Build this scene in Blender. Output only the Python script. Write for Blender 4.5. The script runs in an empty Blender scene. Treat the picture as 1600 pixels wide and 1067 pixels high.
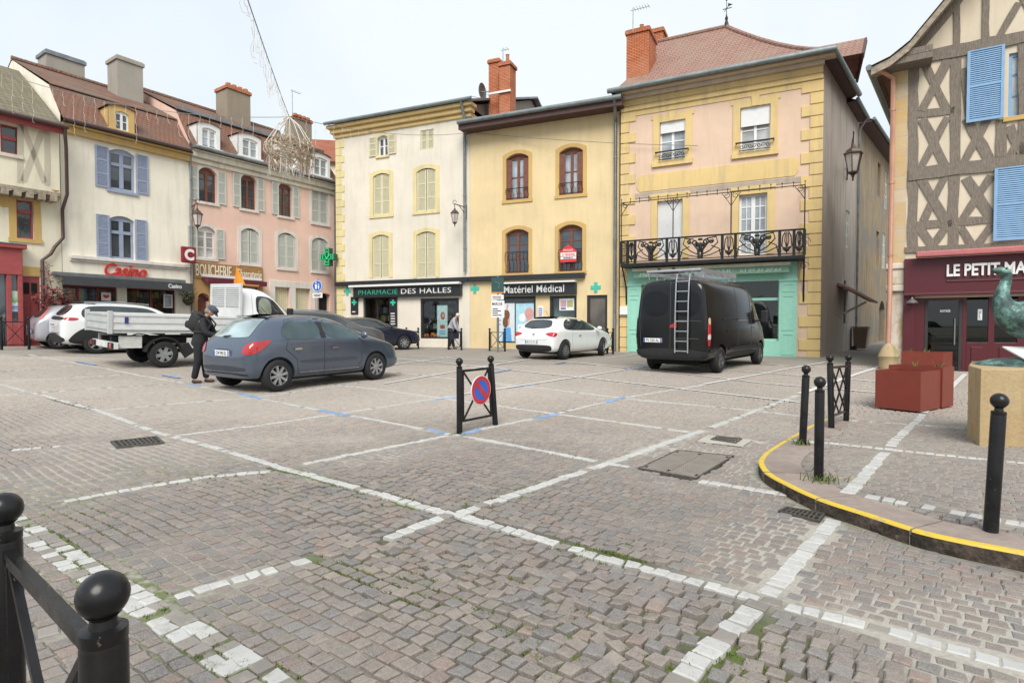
import bpy, math, random
import numpy as np
from mathutils import Vector, Matrix, geometry
from mathutils.bvhtree import BVHTree
random.seed(7); RNG = np.random.default_rng(7)
S = bpy.context.scene; COL = S.collection
FPX = 890.0; CAMZ = 1.28; PITCH = math.radians(1.48)
cp, sp_ = math.cos(PITCH), math.sin(PITCH)

def ray(px, py):
    a = (px - 800) / FPX; b = (533.5 - py) / FPX
    return Vector((a, cp + b * sp_, -sp_ + b * cp))
def softp(t, k=1.5): return np.logaddexp(0, np.asarray(t) * k) / k
def zg(x, y):
    return 0.016 * softp(np.minimum(y, 60) - 9) + 0.042 * softp(np.minimum(-np.asarray(x), 40) - 6.5)
def zgf(x, y): return float(zg(x, y))
def G(px, py, off=0.0):
    d = ray(px, py); t0, t1 = .3, .3
    h = lambda t: CAMZ + d.z * t - zgf(d.x * t, d.y * t) - off
    while t1 < 90:
        t1 += .4
        if h(t1) < 0: break
        t0 = t1
    for _ in range(30):
        t = (t0 + t1) / 2
        if h(t) > 0: t0 = t
        else: t1 = t
    z = zgf(d.x * t, d.y * t)
    return Vector((d.x * t, d.y * t, z + off))
def P(px, py, Y):
    d = ray(px, py); t = Y / d.y
    return Vector((d.x * t, Y, CAMZ + d.z * t))

# ---------------------------------------------------------------- tagging
def tag(o, label=None, cat=None, group=None, kind=None):
    if label: o['label'] = label
    if cat: o['category'] = cat
    if group: o['group'] = group
    if kind: o['kind'] = kind
    return o
def thing(name, label, cat, loc=(0, 0, 0), rz=0.0, group=None):
    o = bpy.data.objects.new(name, None); COL.objects.link(o)
    o.empty_display_size = 0.2
    o.location = loc; o.rotation_euler = (0, 0, rz)
    return tag(o, label, cat, group)
def copy_tree(o, parent=None):
    c = o.copy(); COL.objects.link(c)
    if parent is not None: c.parent = parent
    for ch in o.children: copy_tree(ch, c)
    return c

# ---------------------------------------------------------------- mesh builder
class MB:
    def __init__(s): s.v = []; s.f = []; s.m = []; s.mi = 0
    def add(s, vs, fs):
        b = len(s.v); s.v.extend([tuple(v) for v in vs])
        for f in fs: s.f.append(tuple(b + i for i in f)); s.m.append(s.mi)
        return s
    def quad(s, a, b, c, d): return s.add([a, b, c, d], [(0, 1, 2, 3)])
    def box(s, x0, x1, y0, y1, z0, z1):
        if x0 > x1: x0, x1 = x1, x0
        if y0 > y1: y0, y1 = y1, y0
        if z0 > z1: z0, z1 = z1, z0
        return s.add([(x0, y0, z0), (x1, y0, z0), (x1, y1, z0), (x0, y1, z0), (x0, y0, z1), (x1, y0, z1), (x1, y1, z1), (x0, y1, z1)],
                     [(0, 3, 2, 1), (4, 5, 6, 7), (0, 1, 5, 4), (1, 2, 6, 5), (2, 3, 7, 6), (3, 0, 4, 7)])
    def hexa(s, b, t):
        return s.add(list(b) + list(t), [(3, 2, 1, 0), (4, 5, 6, 7), (0, 1, 5, 4), (1, 2, 6, 5), (2, 3, 7, 6), (3, 0, 4, 7)])
    def bar(s, a, b, w, h, up=(0, 0, 1)):
        a = Vector(a); b = Vector(b); d = (b - a).normalized(); up = Vector(up)
        if abs(d.dot(up)) > 0.99: up = Vector((0, 1, 0))
        r = d.cross(up).normalized(); u = r.cross(d).normalized()
        r *= w / 2; u *= h / 2
        return s.hexa([a - r - u, a + r - u, a + r + u, a - r + u], [b - r - u, b + r - u, b + r + u, b - r + u])
    def tube(s, pts, r, n=8, caps=True, closed=False):
        pts = [Vector(p) for p in pts]; N = len(pts)
        rs = r if isinstance(r, (list, tuple)) else [r] * N
        base = len(s.v); nrm = None
        for i, p in enumerate(pts):
            if closed: t = pts[(i + 1) % N] - pts[i - 1]
            else: t = pts[min(i + 1, N - 1)] - pts[max(i - 1, 0)]
            t = t.normalized() if t.length > 1e-9 else Vector((0, 0, 1))
            if nrm is None:
                nrm = t.orthogonal().normalized()
            else:
                nrm = (nrm - t * nrm.dot(t))
                nrm = nrm.normalized() if nrm.length > 1e-6 else t.orthogonal().normalized()
            bn = t.cross(nrm)
            for k in range(n):
                a = 2 * math.pi * (k + .5) / n
                s.v.append(tuple(p + (nrm * math.cos(a) + bn * math.sin(a)) * rs[i]))
        for i in range(N if closed else N - 1):
            j = (i + 1) % N
            for k in range(n):
                k2 = (k + 1) % n
                s.f.append((base + i * n + k, base + i * n + k2, base + j * n + k2, base + j * n + k)); s.m.append(s.mi)
        if caps and not closed:
            s.f.append(tuple(base + k for k in reversed(range(n)))); s.m.append(s.mi)
            s.f.append(tuple(base + (N - 1) * n + k for k in range(n))); s.m.append(s.mi)
        return s
    def lathe(s, prof, c=(0, 0, 0), n=24, axis='z', caps=True):
        base = len(s.v); c = Vector(c)
        for r, h in prof:
            for k in range(n):
                a = 2 * math.pi * k / n; x, y = r * math.cos(a), r * math.sin(a)
                p = (x, y, h) if axis == 'z' else ((h, x, y) if axis == 'x' else (y, h, x))
                s.v.append(tuple(c + Vector(p)))
        for i in range(len(prof) - 1):
            for k in range(n):
                k2 = (k + 1) % n
                s.f.append((base + i * n + k, base + i * n + k2, base + (i + 1) * n + k2, base + (i + 1) * n + k)); s.m.append(s.mi)
        if not caps: return s
        s.f.append(tuple(base + k for k in reversed(range(n)))); s.m.append(s.mi)
        s.f.append(tuple(base + (len(prof) - 1) * n + k for k in range(n))); s.m.append(s.mi)
        return s
    def sphere(s, c, r, n=16, m=10, sc=(1, 1, 1)):
        prof = []
        base = len(s.v); c = Vector(c)
        for i in range(1, m):
            th = math.pi * i / m
            for k in range(n):
                a = 2 * math.pi * k / n
                s.v.append((c.x + r * sc[0] * math.sin(th) * math.cos(a), c.y + r * sc[1] * math.sin(th) * math.sin(a), c.z - r * sc[2] * math.cos(th)))
        s.v.append((c.x, c.y, c.z - r * sc[2])); s.v.append((c.x, c.y, c.z + r * sc[2]))
        lo, hi = len(s.v) - 2, len(s.v) - 1
        for i in range(m - 2):
            for k in range(n):
                k2 = (k + 1) % n
                s.f.append((base + i * n + k, base + i * n + k2, base + (i + 1) * n + k2, base + (i + 1) * n + k)); s.m.append(s.mi)
        for k in range(n):
            k2 = (k + 1) % n
            s.f.append((lo, base + k2, base + k)); s.m.append(s.mi)
            s.f.append((hi, base + (m - 2) * n + k, base + (m - 2) * n + k2)); s.m.append(s.mi)
        return s
    def prism(s, poly, y0, y1):
        """poly in (x,z), extruded along y"""
        n = len(poly); b = len(s.v)
        s.v.extend([(x, y0, z) for x, z in poly]); s.v.extend([(x, y1, z) for x, z in poly])
        s.f.append(tuple(b + i for i in range(n))); s.m.append(s.mi)
        s.f.append(tuple(b + n + i for i in reversed(range(n)))); s.m.append(s.mi)
        for i in range(n):
            j = (i + 1) % n
            s.f.append((b + j, b + i, b + n + i, b + n + j)); s.m.append(s.mi)
        return s
    def slab(s, poly, z0, z1):
        n = len(poly); b = len(s.v)
        s.v.extend([(x, y, z0) for x, y in poly]); s.v.extend([(x, y, z1) for x, y in poly])
        s.f.append(tuple(b + i for i in reversed(range(n)))); s.m.append(s.mi)
        s.f.append(tuple(b + n + i for i in range(n))); s.m.append(s.mi)
        for i in range(n):
            j = (i + 1) % n
            s.f.append((b + i, b + j, b + n + j, b + n + i)); s.m.append(s.mi)
        return s
    def strip(s, A, B):
        """quads between two polylines of 3D points"""
        b = len(s.v); n = len(A)
        s.v.extend([tuple(p) for p in A]); s.v.extend([tuple(p) for p in B])
        for i in range(n - 1):
            s.f.append((b + i, b + i + 1, b + n + i + 1, b + n + i)); s.m.append(s.mi)
        return s
    def ring(s, inn, out, y0, y1, closed=False):
        """band between two (x,z) paths, between depths y0 (front) and y1"""
        I0 = [(x, y0, z) for x, z in inn]; O0 = [(x, y0, z) for x, z in out]
        I1 = [(x, y1, z) for x, z in inn]; O1 = [(x, y1, z) for x, z in out]
        if closed:
            for L in (I0, O0, I1, O1): L.append(L[0])
        s.strip(O0, I0); s.strip(I0, I1); s.strip(O1, O0)
        if not closed:
            s.quad(I0[0], O0[0], O1[0], I1[0]); s.quad(O0[-1], I0[-1], I1[-1], O1[-1])
        return s
    def mesh(s, name):
        me = bpy.data.meshes.new(name); me.from_pydata(s.v, [], s.f); me.update()
        return me
    def build(s, name, mats, parent=None, smooth=False, bevel=0, seg=2, fixn=True):
        if not isinstance(mats, (list, tuple)): mats = [mats]
        me = s.mesh(name)
        for m in mats: me.materials.append(m)
        if len(mats) > 1: me.polygons.foreach_set('material_index', s.m)
        if fixn:
            import bmesh
            bm = bmesh.new(); bm.from_mesh(me)
            bmesh.ops.recalc_face_normals(bm, faces=bm.faces); bm.to_mesh(me); bm.free()
        if smooth: shade(me)
        o = bpy.data.objects.new(name, me); COL.objects.link(o)
        if parent is not None: o.parent = parent
        if bevel:
            md = o.modifiers.new('bevel', 'BEVEL'); md.width = bevel; md.segments = seg; md.limit_method = 'ANGLE'; md.angle_limit = math.radians(40)
        return o
def shade(me, ang=40):
    me.polygons.foreach_set('use_smooth', [True] * len(me.polygons))
    try: me.set_sharp_from_angle(angle=math.radians(ang))
    except Exception: pass
def evaluated(o):
    dg = bpy.context.evaluated_depsgraph_get(); dg.update()
    return bpy.data.meshes.new_from_object(o.evaluated_get(dg))

# ---------------------------------------------------------------- materials
def lin(h, k=1.0):
    h = h.lstrip('#'); c = [int(h[i:i + 2], 16) / 255 for i in (0, 2, 4)]
    return tuple(min(.95, (x / 12.92 if x <= .04045 else ((x + .055) / 1.055) ** 2.4) * k) for x in c)
class N:
    def __init__(s, name):
        s.m = bpy.data.materials.new(name); s.m.use_nodes = True
        s.t = s.m.node_tree; s.b = s.t.nodes['Principled BSDF']
    def n(s, typ, **kw):
        nd = s.t.nodes.new(typ)
        for k, v in kw.items():
            if k.startswith('i_'):
                nd.inputs[k[2:].replace('_', ' ')].default_value = v
            else: setattr(nd, k, v)
        return nd
    def l(s, a, b): s.t.links.new(a, b)
    def coord(s, scale=(1, 1, 1), kind='Object', rot=(0, 0, 0)):
        tc = s.n('ShaderNodeTexCoord'); mp = s.n('ShaderNodeMapping')
        mp.inputs['Scale'].default_value = scale; mp.inputs['Rotation'].default_value = rot
        s.l(tc.outputs[kind], mp.inputs[0]); return mp.outputs[0]
    def noise(s, vec, scale, detail=4, rough=.55):
        nd = s.n('ShaderNodeTexNoise'); nd.inputs['Scale'].default_value = scale; nd.inputs['Detail'].default_value = detail
        nd.inputs['Roughness'].default_value = rough
        if vec is not None: s.l(vec, nd.inputs['Vector'])
        return nd.outputs['Fac']
    def ramp(s, fac, stops):
        nd = s.n('ShaderNodeValToRGB'); e = nd.color_ramp.elements
        while len(e) < len(stops): e.new(.5)
        for i, (p, c) in enumerate(stops):
            e[i].position = p; e[i].color = (*c, 1) if len(c) == 3 else c
        s.l(fac, nd.inputs[0]); return nd.outputs[0]
    def mix(s, fac, a, b, mode='MIX'):
        nd = s.n('ShaderNodeMix'); nd.data_type = 'RGBA'; nd.blend_type = mode
        for sock, v in ((nd.inputs[0], fac), (nd.inputs[6], a), (nd.inputs[7], b)):
            if isinstance(v, (int, float)): sock.default_value = v
            elif isinstance(v, tuple): sock.default_value = (*v, 1) if len(v) == 3 else v
            else: s.l(v, sock)
        return nd.outputs[2]
    def math(s, op, a, b=0.0):
        nd = s.n('ShaderNodeMath'); nd.operation = op
        for sock, v in ((nd.inputs[0], a), (nd.inputs[1], b)):
            if isinstance(v, (int, float)): sock.default_value = v
            else: s.l(v, sock)
        return nd.outputs[0]
    def bump(s, h, strength=.3, dist=.01):
        nd = s.n('ShaderNodeBump'); nd.inputs['Strength'].default_value = strength; nd.inputs['Distance'].default_value = dist
        s.l(h, nd.inputs['Height']); s.l(nd.outputs[0], s.b.inputs['Normal'])
    def col(s, c):
        if isinstance(c, tuple): s.b.inputs['Base Color'].default_value = (*c, 1)
        else: s.l(c, s.b.inputs['Base Color'])
    def set(s, rough=.6, metal=0, spec=.5, coat=0):
        s.b.inputs['Roughness'].default_value = rough; s.b.inputs['Metallic'].default_value = metal
        s.b.inputs['Specular IOR Level'].default_value = spec; s.b.inputs['Coat Weight'].default_value = coat
        if coat: s.b.inputs['Coat Roughness'].default_value = .04
_mc = {}
def flat(name, c, rough=.6, metal=0, spec=.5, coat=0, var=.12, sc=6, bump=0, bsc=60):
    """paint / metal / plastic with slight mottling"""
    if name in _mc: return _mc[name]
    n = N(name); v = n.coord()
    f = n.noise(v, sc, 5)
    lo = tuple(x * (1 - var) for x in c); hi = tuple(min(1, x * (1 + var)) for x in c)
    n.col(n.ramp(f, [(.3, lo), (.7, hi)])); n.set(rough, metal, spec, coat)
    if bump: n.bump(n.noise(v, bsc, 4), bump, .005)
    _mc[name] = n.m; return n.m
def plaster(name, c, stain=(.30, .27, .22), amt=.42, rough=.9, patch=None):
    if name in _mc: return _mc[name]
    L = .3 * c[0] + .6 * c[1] + .1 * c[2]; c = tuple(min(.88, (x * .78 + L * .22) * 1.08) for x in c)
    n = N(name); v = n.coord()
    big = n.noise(v, .7, 6, .6); fine = n.noise(v, 9, 5, .6)
    streak = n.noise(n.coord((2.2, 2.2, .22)), 1.6, 5, .65)
    c0 = tuple(x * .9 for x in c); c1 = tuple(min(.9, x * 1.07) for x in c)
    base = n.ramp(big, [(.3, c0), (.7, c1)])
    base = n.mix(n.ramp(fine, [(.35, (0, 0, 0)), (.8, (.25, .25, .25))]), base, tuple(x * .86 for x in c))
    st = n.ramp(streak, [(.49, (0, 0, 0)), (.76, (amt * 1.25,) * 3)])
    base = n.mix(st, base, stain)
    if patch:
        pf = n.ramp(n.noise(n.coord((1, 1, .8)), .55, 7, .7), [(.49, (0, 0, 0)), (.56, (1, 1, 1))])
        base = n.mix(pf, base, patch)
    n.col(base); n.set(rough, 0, .2)
    h = n.math('ADD', n.noise(v, 55, 4), n.math('MULTIPLY', n.noise(v, 6, 4), 1.5))
    n.bump(h, .35, .006)
    _mc[name] = n.m; return n.m
def tiles(name, cols, w=.17, h=.16, moss=None, mossamt=.5):
    if name in _mc: return _mc[name]
    n = N(name)
    tc = n.n('ShaderNodeTexCoord'); sep = n.n('ShaderNodeSeparateXYZ'); n.l(tc.outputs['Object'], sep.inputs[0])
    nx = n.n('ShaderNodeSeparateXYZ'); ge = n.n('ShaderNodeNewGeometry')
    comb = n.n('ShaderNodeCombineXYZ')
    xs = n.math('ADD', sep.outputs[0], n.math('MULTIPLY', sep.outputs[1], .35))
    zs = n.math('SUBTRACT', n.math('MULTIPLY', sep.outputs[2], 1.15), n.math('MULTIPLY', sep.outputs[1], -.0))
    n.l(xs, comb.inputs[0]); n.l(zs, comb.inputs[1])
    b = n.n('ShaderNodeTexBrick'); n.l(comb.outputs[0], b.inputs['Vector'])
    b.inputs['Scale'].default_value = 1; b.inputs['Brick Width'].default_value = w; b.inputs['Row Height'].default_value = h
    b.inputs['Mortar Size'].default_value = .012; b.inputs['Mortar Smooth'].default_value = .6; b.inputs['Bias'].default_value = 0
    b.inputs['Color1'].default_value = (*cols[0], 1); b.inputs['Color2'].default_value = (*cols[1], 1)
    b.inputs['Mortar'].default_value = (*[x * .35 for x in cols[0]], 1)
    v = n.coord()
    c = n.mix(n.ramp(n.noise(v, 1.3, 6, .65), [(.4, (0, 0, 0)), (.65, (.8, .8, .8))]), b.outputs['Color'], cols[2])
    if moss: c = n.mix(n.ramp(n.noise(v, .8, 7, .7), [(.45, (0, 0, 0)), (.65, (mossamt,) * 3)]), c, moss)
    n.col(c); n.set(.9, 0, .2)
    # lapped course: saw-tooth height per row plus joints
    saw = n.math('FRACT', n.math('DIVIDE', zs, h))
    hh = n.math('ADD', n.math('MULTIPLY', n.math('SUBTRACT', 1.0, saw), 1.2), n.math('MULTIPLY', b.outputs['Fac'], -.8))
    hh = n.math('ADD', hh, n.math('MULTIPLY', n.noise(v, 14, 3), .8))
    n.bump(hh, .8, .03)
    _mc[name] = n.m; return n.m
def glassy(name, c, rough=.04, spec=.6, metal=0.0):
    if name in _mc: return _mc[name]
    n = N(name); v = n.coord()
    f = n.noise(v, .9, 3)
    n.col(n.ramp(f, [(.35, tuple(x * .55 for x in c)), (.65, tuple(min(1, x * 1.3) for x in c))])); n.set(rough, metal, spec)
    n.bump(n.noise(v, .9, 2), .06, .05)
    _mc[name] = n.m; return n.m
def clearglass(name, tint=(.9, .95, .95), mixf=.12):
    if name in _mc: return _mc[name]
    n = N(name); t = n.t
    tr = n.n('ShaderNodeBsdfTransparent'); tr.inputs[0].default_value = (*tint, 1)
    gl = n.n('ShaderNodeBsdfGlossy'); gl.inputs['Roughness'].default_value = .02
    lw = n.n('ShaderNodeLayerWeight'); lw.inputs[0].default_value = .14
    mx = n.n('ShaderNodeMixShader'); f = n.math('ADD', n.math('MULTIPLY', lw.outputs['Fresnel'], .9), mixf)
    n.l(f, mx.inputs[0]); n.l(tr.outputs[0], mx.inputs[1]); n.l(gl.outputs[0], mx.inputs[2])
    n.l(mx.outputs[0], t.nodes['Material Output'].inputs['Surface'])
    _mc[name] = n.m; return n.m
def emit(name, c, s=1.0):
    if name in _mc: return _mc[name]
    n = N(name); n.col(c); n.b.inputs['Emission Color'].default_value = (*c, 1); n.b.inputs['Emission Strength'].default_value = s
    _mc[name] = n.m; return n.m

# ---------------------------------------------------------------- lettering
def text_obj(name, txt, m, parent, x0, x1, z0, z1, y, ext=.012, shear=0, bold=0.0, spacing=1.0, flip=False, xform=None):
    cu = bpy.data.curves.new(name, 'FONT'); cu.body = txt; cu.size = 1; cu.extrude = .02; cu.shear = shear; cu.offset = bold
    cu.space_character = spacing; cu.resolution_u = 3
    to = bpy.data.objects.new(name, cu); COL.objects.link(to)
    me = evaluated(to); bpy.data.objects.remove(to); bpy.data.curves.remove(cu)
    n = len(me.vertices); co = np.empty(n * 3); me.vertices.foreach_get('co', co); co = co.reshape(-1, 3)
    mn, mx = co.min(0), co.max(0)
    X = x0 + (co[:, 0] - mn[0]) / (mx[0] - mn[0]) * (x1 - x0)
    Z = z0 + (co[:, 1] - mn[1]) / (mx[1] - mn[1]) * (z1 - z0)
    Y = y - (co[:, 2] - mn[2]) / (mx[2] - mn[2] + 1e-9) * ext
    out = np.stack([X, Y, Z], 1)
    if xform is not None: out = np.array([tuple(xform(Vector(p))) for p in out])
    me.vertices.foreach_set('co', out.ravel()); me.materials.clear(); me.materials.append(m); me.update()
    me.name = name
    o = bpy.data.objects.new(name, me); COL.objects.link(o)
    if parent is not None: o.parent = parent
    return o
# ================================================================ camera, light, sky
cam = bpy.data.cameras.new('camera'); co_ = bpy.data.objects.new('camera', cam); COL.objects.link(co_)
co_.location = (0, 0, CAMZ); co_.rotation_euler = (math.radians(90) - PITCH, 0, 0)
cam.sensor_width = 36; cam.lens = 36 * FPX / 1600; cam.clip_start = .05; cam.clip_end = 3000
S.camera = co_
w = bpy.data.worlds.new('World'); S.world = w; w.use_nodes = True
wt = w.node_tree; bg = wt.nodes['Background']
SUN_EL, SUN_AZ = math.radians(46), math.radians(182)      # azimuth clockwise from +Y: behind the viewer, a little to the left
sky = wt.nodes.new('ShaderNodeTexSky'); sky.sky_type = 'NISHITA'; sky.sun_disc = False
sky.sun_elevation = SUN_EL; sky.sun_rotation = SUN_AZ; sky.air_density = 1.0; sky.dust_density = 3.0; sky.ozone_density = 1.0
# overcast veil: the clear sky is mostly covered by pale cloud
tcw = wt.nodes.new('ShaderNodeTexCoord'); cl = wt.nodes.new('ShaderNodeTexNoise'); cl.inputs['Scale'].default_value = 1.6; cl.inputs['Detail'].default_value = 4
wt.links.new(tcw.outputs['Generated'], cl.inputs['Vector'])
cr = wt.nodes.new('ShaderNodeValToRGB'); cr.color_ramp.elements[0].position = .38; cr.color_ramp.elements[1].position = .64
cr.color_ramp.elements[0].color = (6.7, 7.9, 9.1, 1); cr.color_ramp.elements[1].color = (8.8, 9.3, 9.5, 1)
wt.links.new(cl.outputs['Fac'], cr.inputs[0])
mxw = wt.nodes.new('ShaderNodeMix'); mxw.data_type = 'RGBA'; mxw.inputs[0].default_value = .9
wt.links.new(sky.outputs[0], mxw.inputs[6]); wt.links.new(cr.outputs[0], mxw.inputs[7])
wt.links.new(mxw.outputs[2], bg.inputs[0]); bg.inputs[1].default_value = .075
sl = bpy.data.lights.new('sun', 'SUN'); so = bpy.data.objects.new('sun', sl); COL.objects.link(so)
sl.energy = 2.5; sl.angle = math.radians(35); sl.color = (1, .96, .9)
sd = Vector((math.sin(SUN_AZ) * math.cos(SUN_EL), math.cos(SUN_AZ) * math.cos(SUN_EL), math.sin(SUN_EL)))
so.rotation_euler = (-sd).to_track_quat('-Z', 'Y').to_euler(); so.location = (0, 0, 30)
S.view_settings.view_transform = 'Standard'; S.view_settings.look = 'None'; S.view_settings.exposure = .62; S.view_settings.gamma = 1

# ================================================================ ground
U = np.array([.796, -.605]); V = np.array([.65, .76])
def hramp(y): return .09 * np.clip((8.0 - np.asarray(y)) / 2.2, 0, 1)
def GS(px, py):
    off = .09; p = None
    for _ in range(8):
        p = G(px, py, off); off = float(hramp(p.y))
    return p
kerb_px = [(1296, 652), (1266, 665), (1248, 675), (1217, 692), (1197, 705), (1187, 715), (1185, 724), (1194, 737), (1221, 753), (1275, 778), (1352, 803), (1437, 830), (1520, 848), (1600, 863), (1720, 888), (1900, 925)]
kerb_raw = [GS(*p) for p in kerb_px]
def smooth_poly(pts, step):
    pts = [np.array((p[0], p[1])) for p in pts]; out = []
    for i in range(len(pts) - 1):
        p0 = pts[max(i - 1, 0)]; p1 = pts[i]; p2 = pts[i + 1]; p3 = pts[min(i + 2, len(pts) - 1)]
        n = max(2, int(np.linalg.norm(p2 - p1) / step))
        for k in range(n):
            t = k / n
            out.append(.5 * ((2 * p1) + (-p0 + p2) * t + (2 * p0 - 5 * p1 + 4 * p2 - p3) * t * t + (-p0 + 3 * p1 - 3 * p2 + p3) * t ** 3))
    out.append(pts[-1]); return np.array(out)
kerb = smooth_poly(kerb_raw, .05)
walk_poly = np.vstack([kerb, [[8, 1.2], [30, 1.2], [30, 8.1], [kerb[0][0] + .2, 8.1]]])
def inpoly(x, y, poly):
    c = np.zeros(x.shape, bool); n = len(poly)
    for i in range(n):
        x0, y0 = poly[i]; x1, y1 = poly[(i + 1) % n]
        if y0 == y1: continue
        c ^= ((y0 > y) != (y1 > y)) & (x < (x1 - x0) * (y - y0) / (y1 - y0) + x0)
    return c
def dist_polyline(x, y, pl):
    d = np.full(x.shape, 1e9)
    for a, b in zip(pl[:-1], pl[1:]):
        ab = b - a; L2 = max((ab ** 2).sum(), 1e-9)
        t = np.clip(((x - a[0]) * ab[0] + (y - a[1]) * ab[1]) / L2, 0, 1)
        d = np.minimum(d, np.hypot(x - a[0] - t * ab[0], y - a[1] - t * ab[1]))
    return d
def vnoise(x, y, s, seed=0):
    """cheap smooth value noise"""
    r = np.random.default_rng(seed); T = r.random((64, 64)); x = np.asarray(x) * s + 500; y = np.asarray(y) * s + 500
    i = np.floor(x).astype(int); j = np.floor(y).astype(int); fx = x - i; fy = y - j
    fx = fx * fx * (3 - 2 * fx); fy = fy * fy * (3 - 2 * fy); g = lambda a, b: T[a % 64, b % 64]
    return (g(i, j) * (1 - fx) + g(i + 1, j) * fx) * (1 - fy) + (g(i, j + 1) * (1 - fx) + g(i + 1, j + 1) * fx) * fy
_c1 = G(760, 905); _c2 = G(1080, 1000); _c3 = G(560, 760); _c4 = G(930, 860)
def disturbed(x, y):
    d = lambda c, a, b: np.exp(-(((x - c.x) * U[0] + (y - c.y) * U[1]) / a) ** 2 - (((x - c.x) * V[0] + (y - c.y) * V[1]) / b) ** 2)
    return np.clip(d(_c1, 1.3, .45) * 1.1 + d(_c2, .7, .4) + d(_c3, 1.6, .9) * .6 + d(_c4, .8, .4) * .7, 0, 1.2)
def openness(x, y):
    """1 = joints washed out and dark, 0 = joints flush with pale sand"""
    n = vnoise(x, y, .55, 3) * .75 + vnoise(x, y, 1.7, 4) * .35
    return np.clip((n - .43) * 3 + disturbed(x, y) * 1.1, 0, 1)
def wave(x, y):
    return disturbed(x, y) * (.03 * (vnoise(x, y, 2.2, 8) - .4) + .018 * (vnoise(x, y, 5, 9) - .5)) + .010 * (vnoise(x, y, .9, 12) - .5) + .022 * (vnoise(x, y, .33, 13) - .5)
# drains, plates: oriented rectangles (centre, half u, half v) kept free of stones
def oriented(pxs, gs=G):
    q = [gs(*p) for p in pxs]; c = sum(q, Vector()) / 4
    return q, c
plates = {'grate_a': [(172, 690), (245, 682), (257, 692), (182, 700)], 'plate': [(997, 732), (1058, 703), (1148, 712), (1088, 748)],
          'grate_s': [(1120, 682), (1160, 686), (1150, 693), (1110, 687)], 'grate_b': [(1228, 793), (1290, 803), (1280, 816), (1216, 799)]}
plate_q = {k: [G(*p) for p in v] for k, v in plates.items()}
apron = [G(*p) for p in [(1088, 690), (1106, 679), (1176, 687), (1160, 698)]]
holes = [np.array([(p.x, p.y) for p in q]) for k, q in plate_q.items() if k != 'grate_s'] + [np.array([(p.x, p.y) for p in apron])]
def grow(poly, k):
    c = poly.mean(0); return c + (poly - c) * k

# ---- painted lines (pixel paths thrown onto the ground)
W_LINES = [  # (path, width, wear, on pavement)
    ([(-60, 585), (0, 600), (75, 618), (150, 640), (250, 676), (340, 700), (440, 731), (580, 769), (710, 803), (870, 850), (1000, 882), (1180, 932), (1400, 988), (1700, 1072)], .075, .08, 0),
    ([(10, 808), (120, 882), (200, 930), (290, 985), (360, 1030), (450, 1090)], .155, .42, 0),
    ([(20, 1004), (120, 974)], .10, .3, 0), ([(20, 702), (97, 696)], .08, .2, 0),
    ([(-40, 537), (0, 545), (120, 567), (300, 600), (400, 620), (530, 645), (700, 677), (830, 701), (985, 730)], .075, .03, 0),
    ([(1095, 752), (1228, 773)], .09, .03, 0), ([(1335, 771), (1600, 818), (1700, 836)], .09, .05, 1),
    ([(470, 595), (600, 609), (712, 625), (763, 631), (860, 645), (1070, 674)], .075, .03, 0), ([(1160, 686), (1190, 691)], .075, 0, 0), ([(1235, 688), (1410, 705), (1640, 728)], .075, .05, 1),
    ([(600, 580), (660, 586), (727, 594), (792, 601), (860, 608), (1000, 625), (1180, 642), (1250, 650)], .075, .03, 0), ([(1320, 656), (1510, 668)], .075, .04, 1),
    ([(1050, 1075), (1184, 941)], .10, .45, 0), ([(1192, 933), (1300, 815)], .095, .03, 0), ([(1325, 770), (1382, 708), (1442, 645)], .095, .04, 1),
    ([(610, 838), (660, 820), (710, 803), (760, 787), (960, 720), (1090, 675), (1250, 615)], .09, .1, 0),
    ([(478, 725), (700, 680), (745, 672), (860, 648), (960, 624), (1100, 601)], .075, .03, 0),
    ([(104, 783), (240, 757), (330, 744), (430, 735)], .075, .1, 0), ([(250, 940), (370, 905), (492, 872)], .075, .08, 0),
    ([(275, 680), (400, 664), (530, 645), (660, 625), (720, 617)], .075, .03, 0),
    ([(165, 641), (280, 630), (400, 620), (560, 598)], .075, .08, 0), ([(0, 616), (150, 606), (260, 600)], .075, .25, 0), ([(10, 595), (190, 585)], .075, .1, 0), ([(0, 580), (120, 570)], .075, .15, 0)]
B_LINES = [([(290, 598), (316, 603)], .11), ([(372, 614), (408, 622)], .11), ([(500, 639), (545, 649)], .11), ([(670, 671), (694, 676)], .1), ([(724, 677), (748, 671)], .11),
           ([(836, 653), (872, 646)], .11), ([(945, 628), (975, 621)], .11), ([(676, 625), (712, 620)], .11), ([(800, 606), (835, 600)], .13)]
FAR_W = [([(1250, 615), (1300, 598), (1385, 570)], .12), ([(720, 617), (830, 601), (1000, 575), (1060, 566)], .09), ([(772, 576), (860, 585), (1000, 601), (1250, 629)], .09),
         ([(860, 563), (1000, 577), (1190, 598), (1372, 613)], .09), ([(990, 568), (1200, 583), (1372, 597)], .09), ([(1180, 568), (1370, 580)], .09), ([(1100, 601), (1240, 575), (1290, 566)], .09),
         ([(1442, 645), (1490, 603), (1508, 585)], .10), ([(610, 560), (700, 568), (790, 578)], .09), ([(600, 600), (700, 583), (800, 566), (830, 561)], .09), ([(600, 572), (690, 560), (720, 556)], .08), ([(640, 556), (740, 562), (800, 566)], .08), ([(950, 560), (1000, 553)], .08)]
FAR_B = [([(772, 583), (800, 578)], .12), ([(868, 569), (884, 566.5)], .12), ([(975, 577), (1010, 573)], .12), ([(255, 586), (280, 591)], .12), ([(120, 565), (150, 571)], .12)]
def gpath(px, fn): return np.array([(p.x, p.y) for p in (fn(*q) for q in px)])
WL = [(gpath(p, GS if sw else G), wd, we, sw) for p, wd, we, sw in W_LINES]; BL = [(gpath(p, G), wd) for p, wd in B_LINES]

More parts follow.
